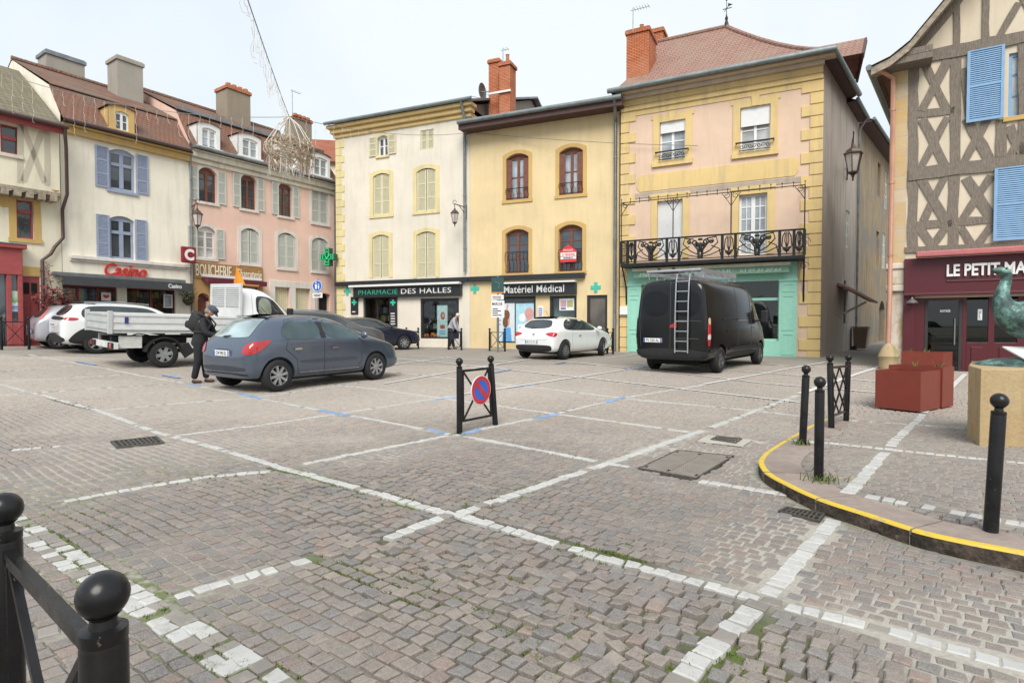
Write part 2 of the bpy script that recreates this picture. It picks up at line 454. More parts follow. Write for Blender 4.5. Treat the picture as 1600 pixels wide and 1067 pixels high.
# ---- setts
pu, pv = .082, .080; RMAX = 17.0
jj = np.arange(-40, 330); ii = np.arange(-260, 200)
I, J = np.meshgrid(ii, jj, indexing='ij')
rowr = np.random.default_rng(5).random(1000)
Iu = (I + rowr[(J + 300) % 1000]) * pu; Jv = J * pv
X = Iu * U[0] + Jv * V[0]; Y = Iu * U[1] + Jv * V[1]
wx = .05 * (vnoise(X, Y, .6, 1) - .5) + .03 * (vnoise(X, Y, 1.5, 2) - .5); wy = .09 * (vnoise(X, Y, .5, 6) - .5) + .04 * (vnoise(X, Y, 1.3, 7) - .5)
X = X + wx; Y = Y + wy
ok = (Y > .5) & (Y < RMAX) & (np.abs(X) < 1.08 * Y + 1.3)
X = X[ok]; Y = Y[ok]
for h in holes: 
    k = ~inpoly(X, Y, grow(h, 1.12)); X = X[k]; Y = Y[k]
walk = inpoly(X, Y, walk_poly); dk = dist_polyline(X, Y, kerb)
k = ~((dk < .36) & walk) & ~((dk < .05) & ~walk); X = X[k]; Y = Y[k]; walk = walk[k]
n = len(X); D = disturbed(X, Y)
rr = RNG.random((n, 8))
# the painted lines are laid as rows of their own: clear the field stones under them, then set stones along each line
keep = np.ones(n, bool)
LX, LY, LA, LW, LL, LB, LK = [], [], [], [], [], [], []
def lay(pl, wd, wear, sw, blue):
    global keep
    keep &= ~((dist_polyline(X, Y, pl) < wd / 2 + .024) & (walk == bool(sw)))
    seg = np.hypot(*np.diff(pl, axis=0).T); cs = np.concatenate([[0], np.cumsum(seg)]); t = .03
    nacross = 2 if wd > .15 else 1
    while t < cs[-1]:
        ln = .084 * random.uniform(.85, 1.2)
        k = min(np.searchsorted(cs, t, 'right') - 1, len(seg) - 1); f = (t - cs[k]) / seg[k]
        c = pl[k] * (1 - f) + pl[k + 1] * f; d = (pl[k + 1] - pl[k]) / seg[k]
        if .5 < c[1] < RMAX and abs(c[0]) < 1.08 * c[1] + 1.3 and not any(inpoly(np.array([c[0]]), np.array([c[1]]), grow(h, 1.1))[0] for h in holes):
            for q in range(nacross):
                o = (q - (nacross - 1) / 2) * wd / nacross + random.uniform(-.006, .006)
                sh = random.uniform(-.02, .02) if nacross > 1 else 0
                LX.append(c[0] - d[1] * o + d[0] * sh); LY.append(c[1] + d[0] * o + d[1] * sh); LA.append(math.atan2(d[1], d[0])); LW.append(wd / nacross); LL.append(ln)
                gone = random.random() < wear + .5 * (wear > .02) * max(0, float(vnoise(c[0], c[1], 1.1, 21)) - .6)
                LB.append(2 if gone else int(blue)); LK.append(sw)
        t += ln
for pl, wd in BL: lay(pl, wd, 0, 0, True)
bset = [pl for pl, wd in BL]
nblue = len(LX)
for pl, wd, we, sw in WL: lay(pl, wd, we, sw, False)
LX, LY, LA, LW, LL, LB, LK = map(np.array, (LX, LY, LA, LW, LL, LB, LK))
# no white stone where a blue one or an earlier line's stone already lies
good = np.ones(len(LX), bool)
for q in range(len(LX)):
    j = np.nonzero(good[:q] & (np.abs(LX[:q] - LX[q]) < .075) & (np.abs(LY[:q] - LY[q]) < .075))[0]
    if len(j) and np.any(np.hypot(LX[j] - LX[q], LY[j] - LY[q]) < .066): good[q] = False
LX, LY, LA, LW, LL, LB, LK = (a[good] for a in (LX, LY, LA, LW, LL, LB, LK))
def setts(name, x, y, wk, mat_, colors, lift=0.0, ang0=None, size=None):
    m = len(x); r = RNG.random((m, 16)); d = disturbed(x, y) * (.35 if size is not None else 1)
    hu = pu * (.425 + .03 * (r[:, 0] - .5)); hv = pv * (.418 + .04 * (r[:, 1] - .5))
    if size is not None: hu, hv = size[0] * (.445 + .02 * r[:, 0]), size[1] * (.46 + .04 * r[:, 1])
    ang = (r[:, 2] - .5) * (.08 + .35 * d); ca, sa = np.cos(ang), np.sin(ang)
    if ang0 is None:
        ux, uy = U[0] * ca - U[1] * sa, U[0] * sa + U[1] * ca; vx, vy = V[0] * ca - V[1] * sa, V[0] * sa + V[1] * ca
    else:
        ux, uy = np.cos(ang0 + ang * .6), np.sin(ang0 + ang * .6); vx, vy = -uy, ux
    zt = zg(x, y) + np.where(wk, hramp(y), 0) + wave(x, y) + (r[:, 3] - .5) * (.005 + .010 * d) + lift
    tu = (r[:, 4] - .5) * (.04 + .22 * d); tv = (r[:, 5] - .5) * (.04 + .25 * d)
    sg = [(-1, -1), (1, -1), (1, 1), (-1, 1)]
    rings = [(-.007, 0.0, 1), (.0, -.006, 1), (.002, -.045, 0)]
    co = np.zeros((m, 12, 3))
    for ri, (g, dz, t) in enumerate(rings):
        for ci, (a, b) in enumerate(sg):
            jx = (r[:, 6 + ci] - .5) * .012; jy = (r[:, 10 + ci] - .5) * .012
            du = a * (hu + g) + jx; dv = b * (hv + g) + jy
            co[:, ri * 4 + ci, 0] = x + ux * du + vx * dv; co[:, ri * 4 + ci, 1] = y + uy * du + vy * dv
            co[:, ri * 4 + ci, 2] = zt + dz + (tu * du + tv * dv) * t
    F = [(0, 1, 2, 3)] + [(4 * q + i, 4 * q + 4 + i, 4 * q + 4 + (i + 1) % 4, 4 * q + (i + 1) % 4) for q in (0, 1) for i in range(4)]
    F = np.array(F); faces = (np.arange(m)[:, None, None] * 12 + F[None]).reshape(-1, 4)
    me = bpy.data.meshes.new(name); me.vertices.add(m * 12); me.vertices.foreach_set('co', co.ravel())
    nf = len(faces); me.loops.add(nf * 4); me.loops.foreach_set('vertex_index', faces.ravel().astype(np.int32))
    me.polygons.add(nf); me.polygons.foreach_set('loop_start', np.arange(nf, dtype=np.int32) * 4)
    me.update(calc_edges=True)
    at = me.attributes.new('tone', 'FLOAT_COLOR', 'POINT')
    c4 = np.ones((m, 12, 4)); c4[:, :, :3] = colors[:, None, :]; at.data.foreach_set('color', c4.ravel())
    me.polygons.foreach_set('use_smooth', [True] * nf)
    try: me.set_sharp_from_angle(angle=math.radians(30))
    except Exception: pass
    me.materials.append(mat_); o = bpy.data.objects.new(name, me); COL.objects.link(o); o['kind'] = 'structure'
    return o
nm = N('sett_stone'); at = nm.n('ShaderNodeAttribute', attribute_name='tone'); v = nm.coord()
sp = nm.noise(v, 160, 3, .7); bl_ = nm.noise(v, 28, 4)
c = nm.mix(nm.ramp(sp, [(.3, (.0,) * 3), (.75, (.55,) * 3)]), at.outputs['Color'], (.42, .39, .36)); c = nm.mix(nm.ramp(bl_, [(.45, (0,) * 3), (.8, (.45,) * 3)]), c, (.12, .11, .10))
nm.col(c); nm.set(.72, 0, .35); nm.bump(nm.math('ADD', bl_, nm.math('MULTIPLY', sp, .4)), .55, .006)
pal = np.array([(.235, .200, .178), (.205, .178, .168), (.185, .180, .180), (.26, .225, .195), (.25, .182, .152), (.165, .158, .165), (.215, .195, .165)])
pr = np.array([.26, .22, .13, .19, .07, .06, .07])
cid = RNG.choice(len(pal), n, p=pr); tone = pal[cid] * (.80 + .4 * RNG.random((n, 1))) 
# broad lighter and darker areas of the square; stones get darker and more varied in colour towards the viewer
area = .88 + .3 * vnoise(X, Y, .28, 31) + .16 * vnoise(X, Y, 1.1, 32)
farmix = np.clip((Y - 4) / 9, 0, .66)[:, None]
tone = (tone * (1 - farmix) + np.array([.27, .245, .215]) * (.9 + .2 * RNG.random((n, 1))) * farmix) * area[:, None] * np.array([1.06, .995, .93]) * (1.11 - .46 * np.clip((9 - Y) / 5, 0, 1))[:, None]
setts('cobblestone_paving', X[keep], Y[keep], walk[keep], nm.m, tone[keep])
pm = N('worn_paint'); at = pm.n('ShaderNodeAttribute', attribute_name='tone'); v = pm.coord()
wf = pm.ramp(pm.noise(v, 22, 6, .7), [(.53, (0, 0, 0)), (.68, (.75,) * 3)])
pm.col(pm.mix(wf, at.outputs['Color'], (.30, .27, .24))); pm.set(.6, 0, .4); pm.bump(pm.noise(v, 60, 4), .4, .004)
nl = len(LX); rn = RNG.random((nl, 1))
wc = np.where((LB == 1)[:, None], np.array([.19, .30, .48]) * (.8 + .4 * rn), np.array([.49, .48, .455]) * (.84 + .14 * rn))
wc = np.where((LB == 2)[:, None], np.array([.24, .215, .19]) * (.85 + .3 * rn), wc)
setts('road_markings', LX, LY, LK.astype(bool), pm.m, wc, lift=.001, ang0=LA, size=(LL, LW))

# ---- ground sheet under and between the stones, to the horizon
gx = np.unique(np.round(np.concatenate([np.arange(-16, 16.01, .14), np.arange(-48, 48.1, 2.0), [-600, -200, 200, 600]]), 3))
gy = np.unique(np.round(np.concatenate([np.arange(-1, 17.5, .14), np.arange(-20, 62, 2.0), [-600, -100, 200, 800]]), 3))
GX, GY = np.meshgrid(gx, gy, indexing='ij')
GZ = zg(GX, GY) + np.where((GY < 17.4) & (GY > -1.01), wave(GX, GY) - .0045 - .016 * openness(GX, GY), -.004)
for q in plate_q.values():
    pp = grow(np.array([(p.x, p.y) for p in q]), 1.0); GZ = np.where(inpoly(GX, GY, grow(pp, 1.15)), zg(GX, GY) - .012, GZ)
GZ = np.where(inpoly(GX, GY, grow(np.array([(p.x, p.y) for p in apron]), 1.3)), zg(GX, GY) - .014, GZ)
GZ = np.where(inpoly(GX, GY, grow(np.array([(p.x, p.y) for p in plate_q['plate']]), .9)), zg(GX, GY) - .05, GZ)
nx, ny = GX.shape; idx = np.arange(nx * ny).reshape(nx, ny)
fc = np.stack([idx[:-1, :-1], idx[1:, :-1], idx[1:, 1:], idx[:-1, 1:]], -1).reshape(-1, 4)
me = bpy.data.meshes.new('ground'); me.from_pydata(np.stack([GX, GY, GZ], -1).reshape(-1, 3).tolist(), [], fc.tolist()); me.update()
gp = [([(15, 815), (200, 925), (290, 985), (420, 1060)], .10, 900), ([(500, 880), (640, 920), (760, 975), (900, 1050)], .09, 500), ([(230, 735), (330, 745), (430, 760)], .25, 420), ([(0, 770), (80, 790), (130, 830)], .3, 350), ([(880, 850), (960, 868), (1010, 850)], .12, 260),
      ([(650, 870), (760, 930), (860, 1000)], .3, 420), ([(740, 780), (820, 765)], .12, 160), ([(420, 730), (640, 790)], .14, 300), ([(1180, 1000), (1130, 1040)], .15, 120), ([(600, 790), (500, 760), (380, 715)], .3, 380), ([(930, 1050), (1000, 1020)], .3, 200),
      ([(712, 676), (724, 678)], .09, 160), ([(764, 666), (778, 664)], .07, 110), ([(1195, 745), (1260, 782), (1400, 838)], .035, 160)]
MO = np.zeros(GX.shape); nearm = (GY > .5) & (GY < 10)
for px, sd_, cnt in gp: MO[nearm] = np.maximum(MO[nearm], np.exp(-(dist_polyline(GX[nearm], GY[nearm], gpath(px, G)) / (sd_ + .07)) ** 2))
MO = np.clip(MO * (.5 + vnoise(GX, GY, 2.5, 51)), 0, 1)
m_ = me.attributes.new('moss', 'FLOAT', 'POINT'); m_.data.foreach_set('value', MO.ravel())
a_ = me.attributes.new('open', 'FLOAT', 'POINT'); a_.data.foreach_set('value', openness(GX, GY).ravel())
g = N('ground_joints'); v = g.coord(); at = g.n('ShaderNodeAttribute', attribute_name='open')
sand = g.ramp(g.noise(v, 40, 5), [(.3, (.31, .285, .245)), (.7, (.41, .38, .33))])
dark = g.ramp(g.noise(v, 30, 5), [(.3, (.07, .063, .052)), (.7, (.14, .125, .10))])
c = g.mix(at.outputs['Fac'], sand, dark)
gn = g.noise(v, 1.3, 6, .65); moss = g.ramp(gn, [(.5, (0,) * 3), (.58, (.85,) * 3)])
mat_ = g.n('ShaderNodeAttribute', attribute_name='moss'); moss = g.math('MULTIPLY', mat_.outputs['Fac'], g.ramp(g.noise(v, 14, 4), [(.38, (0,) * 3), (.55, (1,) * 3)]))
near = g.n('ShaderNodeSeparateXYZ'); g.l(v, near.inputs[0])
nf_ = g.n('ShaderNodeMapRange'); g.l(near.outputs[1], nf_.inputs[0]); nf_.inputs[1].default_value = 4; nf_.inputs[2].default_value = 11; nf_.inputs[3].default_value = 1; nf_.inputs[4].default_value = 0
mo = g.math('MULTIPLY', nf_.outputs[0], moss)
c = g.mix(mo, c, (.10, .135, .035))
br = g.n('ShaderNodeTexBrick'); br.inputs['Scale'].default_value = 1; br.inputs['Brick Width'].default_value = .13; br.inputs['Row Height'].default_value = .1; br.inputs['Mortar Size'].default_value = .012
br.inputs['Color1'].default_value = (.27, .245, .215, 1); br.inputs['Color2'].default_value = (.22, .2, .175, 1); br.inputs['Mortar'].default_value = (.3, .27, .235, 1)
g.l(g.coord(rot=(0, 0, .65)), br.inputs['Vector'])
fr = g.n('ShaderNodeMapRange'); g.l(near.outputs[1], fr.inputs[0]); fr.inputs[1].default_value = 16.4; fr.inputs[2].default_value = 17.2
fcol = g.mix(g.ramp(g.noise(v, .35, 5), [(.3, (0,) * 3), (.7, (.35,) * 3)]), br.outputs['Color'], (.33, .3, .265))
g.col(g.mix(fr.outputs[0], c, fcol)); g.set(.95, 0, .15); g.bump(g.noise(v, 70, 4), .5, .006)
me.materials.append(g.m); shade(me, 60)
go = bpy.data.objects.new('ground', me); COL.objects.link(go); go['kind'] = 'structure'

# ---- far painted lines: sheets 4 mm over the ground
def strips(paths, mb, col_idx):
    mb.mi = col_idx
    for px, wd in paths:
        pts = [G(*p) for p in px]; fine = []
        for a, b in zip(pts[:-1], pts[1:]):
            k = max(1, int((b - a).length / .8))
            fine += [a.lerp(b, t / k) for t in range(k)]
        fine.append(pts[-1]); A = []; B = []
        for i, p in enumerate(fine):
            t = fine[min(i + 1, len(fine) - 1)] - fine[max(i - 1, 0)]; t.z = 0; t.normalize(); nn = Vector((-t.y, t.x, 0)) * wd / 2
            for L, q in ((A, p + nn), (B, p - nn)): L.append((q.x, q.y, zgf(q.x, q.y) + .012 + .001 * col_idx + float(wave(q.x, q.y) if q.y < 17.4 else 0)))
        mb.strip(A, B)
mb = MB(); strips(FAR_W, mb, 0); strips(FAR_B, mb, 4)
mb.m = [0 if k == 0 else 1 for k in mb.m]
pw = flat('white_road_paint', (.6, .59, .57), .7, var=.12, sc=3); pb = flat('blue_road_paint', (.2, .31, .48), .7, var=.2, sc=3)
tag(mb.build('road_markings', [pw, pb]), kind='structure')

# ---- pavement with its curved kerb
pts = [Vector((x, y)) for x, y in walk_poly]
inner = []
for x in np.arange(1, 14, .3):
    for y in np.arange(1.3, 8.1, .3):
        if inpoly(np.array([x]), np.array([y]), walk_poly)[0] and dist_polyline(np.array([x]), np.array([y]), walk_poly)[0] > .08: inner.append(Vector((x, y)))
nb = len(pts)
r_ = geometry.delaunay_2d_cdt(pts + inner, [], [list(range(nb))], 1, 1e-5)
vs = [(p.x, p.y, zgf(p.x, p.y) + float(hramp(p.y)) + float(wave(p.x, p.y)) - (.004 if dist_polyline(np.array([p.x]), np.array([p.y]), kerb)[0] > .42 else .035)) for p in r_[0]]
mb = MB(); mb.add(vs, [tuple(f) for f in r_[2]])
sm = N('pavement_bed'); v = sm.coord(); sm.col(sm.ramp(sm.noise(v, 30, 5), [(.3, (.22, .195, .165)), (.7, (.33, .295, .25))])); sm.set(.95, 0, .15); sm.bump(sm.noise(v, 60), .4, .005)
tag(mb.build('pavement', sm.m), kind='structure')
km = N('kerb_stone'); v = km.coord()
c = km.ramp(km.noise(v, 2.5, 6, .65), [(.3, (.22, .175, .15)), (.7, (.34, .275, .235))]); km.col(km.mix(km.ramp(km.noise(v, 16, 5), [(.5, (0,) * 3), (.8, (.5,) * 3)]), c, (.16, .14, .12)))
km.set(.85, 0, .25); km.bump(km.noise(v, 30, 5), .5, .008)
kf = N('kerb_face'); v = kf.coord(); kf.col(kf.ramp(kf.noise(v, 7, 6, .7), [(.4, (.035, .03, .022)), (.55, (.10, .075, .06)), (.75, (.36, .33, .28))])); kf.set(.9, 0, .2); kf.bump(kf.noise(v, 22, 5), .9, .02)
ky = N('yellow_kerb_paint'); v = ky.coord(); ky.col(ky.mix(ky.ramp(ky.noise(v, 18, 6, .7), [(.55, (0,) * 3), (.68, (.8,) * 3)]), (.62, .43, .04), (.34, .28, .2))); ky.set(.6)
mb = MB(); L = np.concatenate([[0], np.cumsum(np.hypot(*np.diff(kerb, axis=0).T))])
tg = np.gradient(kerb, axis=0); tg /= np.linalg.norm(tg, axis=1)[:, None]; nin = np.stack([-tg[:, 1], tg[:, 0]], 1)
mid = kerb[len(kerb) // 2] + nin[len(kerb) // 2] * .2
if not inpoly(np.array([mid[0]]), np.array([mid[1]]), walk_poly)[0]: nin = -nin
seg0 = 0; stone_len = .75
while seg0 < len(kerb) - 2:
    seg1 = seg0
    target = stone_len * (.8 + .5 * random.random())
    while seg1 < len(kerb) - 1 and L[seg1] - L[seg0] < target: seg1 += 1
    r = range(seg0, seg1 + 1); lift = random.uniform(-.004, .004)
    rows = []
    ch = random.uniform(.004, .02)
    for off, dz in ((0.004 + ch * .4, -.16), (.0, -.07), (.0, -ch), (.008, 0), (.048, .001), (.0485, .001), (.34, .0), (.345, -.05)):
        row = []
        for q in r:
            e = (.006 if q == seg0 else (-.006 if q == seg1 else 0)); jit = .006 * (vnoise(kerb[q][0] * 9, kerb[q][1] * 9, 1, 41) - .5) if off < .01 else 0
            xy = kerb[q] + nin[q] * (off + jit) + tg[q] * e
            z = zgf(*kerb[q]) + float(hramp(kerb[q][1])) + dz * (1 if dz > -.02 else float(hramp(kerb[q][1])) / .09 * .9 + .1) + lift
            row.append((xy[0], xy[1], z))
        rows.append(row)
    for k, mi in enumerate((1, 1, 2, 2, 2, 0, 0)):
        mb.mi = mi
        if k == 4: continue
        mb.strip(rows[k], rows[k + 1])
    for col_ in (0, -1):
        mb.mi = 0; mb.add([row[col_] for row in rows], [tuple(range(8))])
    seg0 = seg1
tag(mb.build('kerb', [km.m, kf.m, ky.m]), kind='structure')

# ---- moss and grass tufts in the joints
mb = MB(); gr = random.Random(3)
def blade(mb, p, h, lean, w=.0035):
    a = gr.uniform(0, 6.283); dx, dy = math.cos(a), math.sin(a); b = gr.uniform(0, 6.283)
    t = (p[0] + lean * math.cos(b), p[1] + lean * math.sin(b), p[2] + h); m_ = ((p[0] + t[0]) / 2 - lean * .15 * math.cos(b), (p[1] + t[1]) / 2 - lean * .15 * math.sin(b), p[2] + h * .6)
    mb.add([(p[0] - dx * w, p[1] - dy * w, p[2]), (p[0] + dx * w, p[1] + dy * w, p[2]), (m_[0] + dx * w * .8, m_[1] + dy * w * .8, m_[2]), (m_[0] - dx * w * .8, m_[1] - dy * w * .8, m_[2]), t], [(0, 1, 2, 3), (3, 2, 4)])
for px, sd_, cnt in gp:
    pl = gpath(px, G); ls = np.hypot(*np.diff(pl, axis=0).T); cs = np.concatenate([[0], np.cumsum(ls)])
    for _ in range(int(cnt * .6)):
        t = gr.random() * cs[-1]; k = min(np.searchsorted(cs, t, 'right') - 1, len(ls) - 1); f = (t - cs[k]) / ls[k]
        p = pl[k] * (1 - f) + pl[k + 1] * f; x = p[0] + gr.gauss(0, sd_ * .6); y = p[1] + gr.gauss(0, sd_ * .6)
        # snap to a joint between rows
        A = np.linalg.solve(np.stack([U, V], 1), np.array([x, y])); A[1] = (round(A[1] / pv - .5) + .5) * pv; q = A[0] * U + A[1] * V
        z = zgf(*q) + float(wave(q[0], q[1])) - .016
        for _ in range(5): blade(mb, (q[0] + gr.gauss(0, .012), q[1] + gr.gauss(0, .008), z), gr.uniform(.008, .022), gr.uniform(.0, .02), .003)
gm = N('grass_blades'); v = gm.coord(); gm.col(gm.ramp(gm.noise(v, 6, 3), [(.3, (.07, .11, .02)), (.7, (.16, .19, .05))])); gm.set(.7, 0, .2)
tag(mb.build('grass', gm.m, fixn=False), kind='stuff')
# ================================================================ buildings
class F:
    """a facade plane through two picture columns at known distances; local x along it, y into the house, z up"""
    def __init__(s, pxa, Ya, pxb, Yb, z0=None):
        a = P(pxa, 511, Ya); b = P(pxb, 511, Yb)
        s.o = Vector((a.x, a.y, 0)); s.u = Vector((b.x - a.x, b.y - a.y, 0)); s.W = s.u.length; s.u.normalize()
        s.n = Vector((-s.u.y, s.u.x, 0)); s.rz = math.atan2(s.u.y, s.u.x)
        s.z0 = z0 if z0 is not None else 0.0
        s.o.z = s.z0
    def sz(s, px, py, d=0.0):
        r = ray(px, py); c = Vector((0, 0, CAMZ)); o = s.o + s.n * d
        t = (o - c).dot(s.n) / r.dot(s.n); p = c + r * t
        return (p - s.o).dot(s.u), p.z - s.z0
    def rect(s, x0, y0, x1, y1, d=0.0):
        xm = (x0 + x1) / 2
        return s.sz(x0, y0, d)[0], s.sz(x1, y0, d)[0], s.sz(xm, y1, d)[1], s.sz(xm, y0, d)[1]
    def W_(s, sx, d, z): return s.o + s.u * sx + s.n * d + Vector((0, 0, z))
    def thing(s, name, label, cat, sx=0, d=0, z=0, group=None):
        return thing(name, label, cat, s.W_(sx, d, z), s.rz, group)
M = {}
M['iron'] = flat('wrought_iron', (.012, .012, .013), .5, .3, var=.2)
M['zinc'] = flat('zinc', (.22, .24, .25), .45, .6, var=.25, sc=3)
M['greyzinc'] = flat('grey_zinc_gutter', (.20, .23, .23), .5, .4, var=.2)
M['brownmetal'] = flat('brown_gutter', (.08, .05, .045), .5, .1)
M['copper'] = flat('pink_painted_pipe', (.48, .25, .17), .5, .1, var=.15, sc=2)
M['dark'] = flat('dark_recess', (.012, .011, .010), .9)
M['glassdark'] = glassy('window_glass', (.06, .075, .085), .03, .9)
M['glasssky'] = glassy('curtain_sky_glass', (.34, .38, .41), .05, .8)  # pale base colour stands for whitish curtains and a bright reflection
M['glasslite'] = glassy('lace_curtain_glass', (.5, .51, .5), .08, .6)
M['shopglass'] = clearglass('shop_glass', (.88, .93, .92), .04)
M['blueshutter'] = flat('lavender_blue_paint', lin('#a9b4cd', .72), .65, var=.06)
M['greyshutter'] = flat('pale_grey_green_paint', lin('#d8dad0', .75), .65, var=.05)
M['creamshutter'] = flat('cream_paint', lin('#e0d9b8', .8), .65, var=.06)
M['white'] = flat('white_paint', (.72, .72, .70), .5, var=.04)
M['whiteplastic'] = flat('white_plastic', (.7, .7, .69), .35, var=.03)
M['brownwood'] = flat('red_brown_joinery', lin('#7d4c3c', .8), .6, var=.2)
M['redwood'] = flat('faded_red_paint', lin('#a84f4e', .8), .65, var=.12)
M['stone'] = plaster('pale_stone_trim', lin('#ddd5c2', .86))
M['palestone'] = plaster('white_stone_trim', lin('#e6dcd2', .8))
M['ochre'] = plaster('ochre_band', lin('#dcb04e', .78))
M['yellow'] = plaster('yellow_trim', lin('#ecc873', .82))
M['paleyellow'] = plaster('pale_yellow_trim', lin('#ead68c', .82))
M['blacksign'] = flat('anthracite_panel', (.018, .02, .024), .4, var=.1)
M['greenglow'] = emit('green_glow_print', (.02, .38, .22), .25)  # green of the panel crosses, with a faint glow added
M['brick'] = tiles('orange_brick', [(.50, .17, .08), (.40, .13, .06), (.46, .2, .12)], .22, .075)
M['tileA'] = tiles('old_brown_tiles', [(.20, .115, .085), (.15, .085, .065), (.25, .13, .09)], .17, .15, (.17, .145, .11), .75)
M['tileR'] = tiles('red_flat_tiles', [(.27, .125, .085), (.205, .105, .075), (.17, .105, .08)], .17, .13, (.17, .125, .095), .75)
M['tileG'] = tiles('mossy_tiles', [(.23, .19, .13), (.17, .14, .1), (.2, .18, .13)], .2, .2, (.16, .16, .09), .6)
M['tileK'] = tiles('mauve_tiles', [(.34, .19, .155), (.27, .155, .125), (.30, .19, .15)], .22, .2, (.3, .22, .16), .6)
TR = lambda: None

class House:
    def __init__(s, f, name, label, s0, s1, ztop, wallmat, depth=8.0, cat='house', d0=0.0, root=None):
        s.f = f; s.s0, s.s1, s.zt, s.wm, s.dep, s.d0 = s0, s1, ztop, wallmat, depth, d0
        s.root = root or f.thing(name, label, cat); s.op = []
    def wall(s, zb=-1.2, name='wall', left=True, right=True, back=True, zsplit=None):
        mb = MB(); d0 = s.d0
        S_ = sorted({s.s0, s.s1} | {round(v, 5) for o in s.op for v in o[:2]}); Z_ = sorted({zb, s.zt} | {round(v, 5) for o in s.op for v in o[2:4]})
        S_ = [v for v in S_ if s.s0 <= v <= s.s1]; Z_ = [v for v in Z_ if zb <= v <= s.zt]
        for a, b in zip(S_[:-1], S_[1:]):
            for c, e in zip(Z_[:-1], Z_[1:]):
                ms, mz = (a + b) / 2, (c + e) / 2
                if any(o[0] < ms < o[1] and o[2] < mz < o[3] for o in s.op): continue
                mb.quad((a, d0, c), (b, d0, c), (b, d0, e), (a, d0, e))
        for (a, b, c, e, rise, dp) in s.op:
            y = d0 + dp
            if rise <= 0:
                mb.quad((a, d0, e), (b, d0, e), (b, y, e), (a, y, e))
                ez = e
            else:
                pth = arc(a, b, e - rise, rise); top = [(x, e) for x, z in pth]
                mb.strip([(x, d0, z) for x, z in top], [(x, d0, z) for x, z in pth]); mb.strip([(x, d0, z) for x, z in pth], [(x, y, z) for x, z in pth])
                ez = e - rise
            mb.quad((a, d0, c), (a, d0, ez), (a, y, ez), (a, y, c)); mb.quad((b, d0, ez), (b, d0, c), (b, y, c), (b, y, ez)); mb.quad((a, d0, c), (a, y, c), (b, y, c), (b, d0, c))
        D = d0 + s.dep
        if left: mb.quad((s.s0, d0, zb), (s.s0, d0, s.zt), (s.s0, D, s.zt), (s.s0, D, zb))
        if right: mb.quad((s.s1, d0, s.zt), (s.s1, d0, zb), (s.s1, D, zb), (s.s1, D, s.zt))
        if back: mb.quad((s.s0, D, zb), (s.s1, D, zb), (s.s1, D, s.zt), (s.s0, D, s.zt))
        return mb.build(name, s.wm, s.root, fixn=False)
    def px(s, x0, y0, x1, y1): return s.f.rect(x0, y0, x1, y1, s.d0)
    def opening(s, r, rise=0, dp=.2): s.op.append((*r, rise, dp))
    def win(s, r, rise=0, dp=.18, fm='white', gm='glassdark', cols=2, rows=3, transom=None, sill=None, sur=None, surw=.16, fw=.055, mull=.05, shut=None, shm='blueshutter', shw=None, rails=3, name='window', sur_bottom=False, bar=.022, rise_out=None):
        """window in opening r=(s0,s1,z0,z1) metres"""
        a, b, c, e = r; d0 = s.d0; fm = M[fm]
        s.opening(r, rise, dp); y0 = d0 + dp - .06; y1 = d0 + dp + .02
        mb = MB(); mb.box(a, a + fw, y0, y1, c, e); mb.box(b - fw, b, y0, y1, c, e); mb.box(a + fw, b - fw, y0 + .001, y1, c, c + fw); mb.box(a + fw, b - fw, y0 + .001, y1, e - fw - rise * .0, e)
        if rise: mb.box(a + fw, b - fw, y0 + .001, y1, e - rise - fw * .5, e - fw)
        top = e - fw - (rise * .9 if rise else 0)
        for k in range(1, cols):
            x = a + (b - a) * k / cols; mb.box(x - mull, x + mull, y0 - .012, y1, c + fw, top + .02)
        if transom: z = c + (e - c) * transom; mb.box(a + fw, b - fw, y0 - .02, y1, z - .06, z + .06)
        for k in range(1, rows):
            z = c + (e - c) * k / rows; mb.box(a + fw, b - fw, y0 + .012, y1 - .01, z - bar, z + bar)
        w = mb.build(name, fm, s.root)
        g = MB(); g.box(a + .01, b - .01, y1 - .045, y1 + .03, c + .01, e - .01); g.build('pane', M[gm], w)
        if sill: MB().box(a - .1, b + .1, d0 - .07, d0 + .03, c - .13, c - .012).build('sill', M[sill], w, bevel=.01)
        if sur:
            ro = rise_out if rise_out is not None else rise
            inn = [(a, c)] + arc(a, b, e - rise, rise) + [(b, c)]; out = [(a - surw, c)] + arc(a - surw, b + surw, e - rise + surw * .9, ro) + [(b + surw, c)]
            if rise == 0: out = [(a - surw, c), (a - surw, e + surw), (b + surw, e + surw), (b + surw, c)]; inn = [(a, c), (a, e), (b, e), (b, c)]
            q = MB(); q.ring(inn, out, d0 - .022, d0 + .01)
            if sur_bottom: q.box(a - surw - .03, b + surw + .03, d0 - .05, d0 + .01, c - .14, c - .003)
            q.build('surround', M[sur], w)
        if shut:
            sw = shw or (b - a) / 2
            ze = e - (rise * .3 if rise else 0)
            if 'L' in shut: shutter(w, a - sw - .02, a - .02, c, ze, d0 - .055, M[shm], rails)
            if 'R' in shut: shutter(w, b + .02, b + sw + .02, c, ze, d0 - .055, M[shm], rails)
            if 'C' in shut:
                m_ = (a + b) / 2; gap = .04 if 'g' in shut else .006
                shutter(w, a + .012, m_ - gap / 2, c + .01, e - .01 if not rise else e - rise * .45, d0 + .03, M[shm], rails); shutter(w, m_ + gap / 2, b - .012, c + .01, e - .01 if not rise else e - rise * .45, d0 + .03, M[shm], rails)
        return w
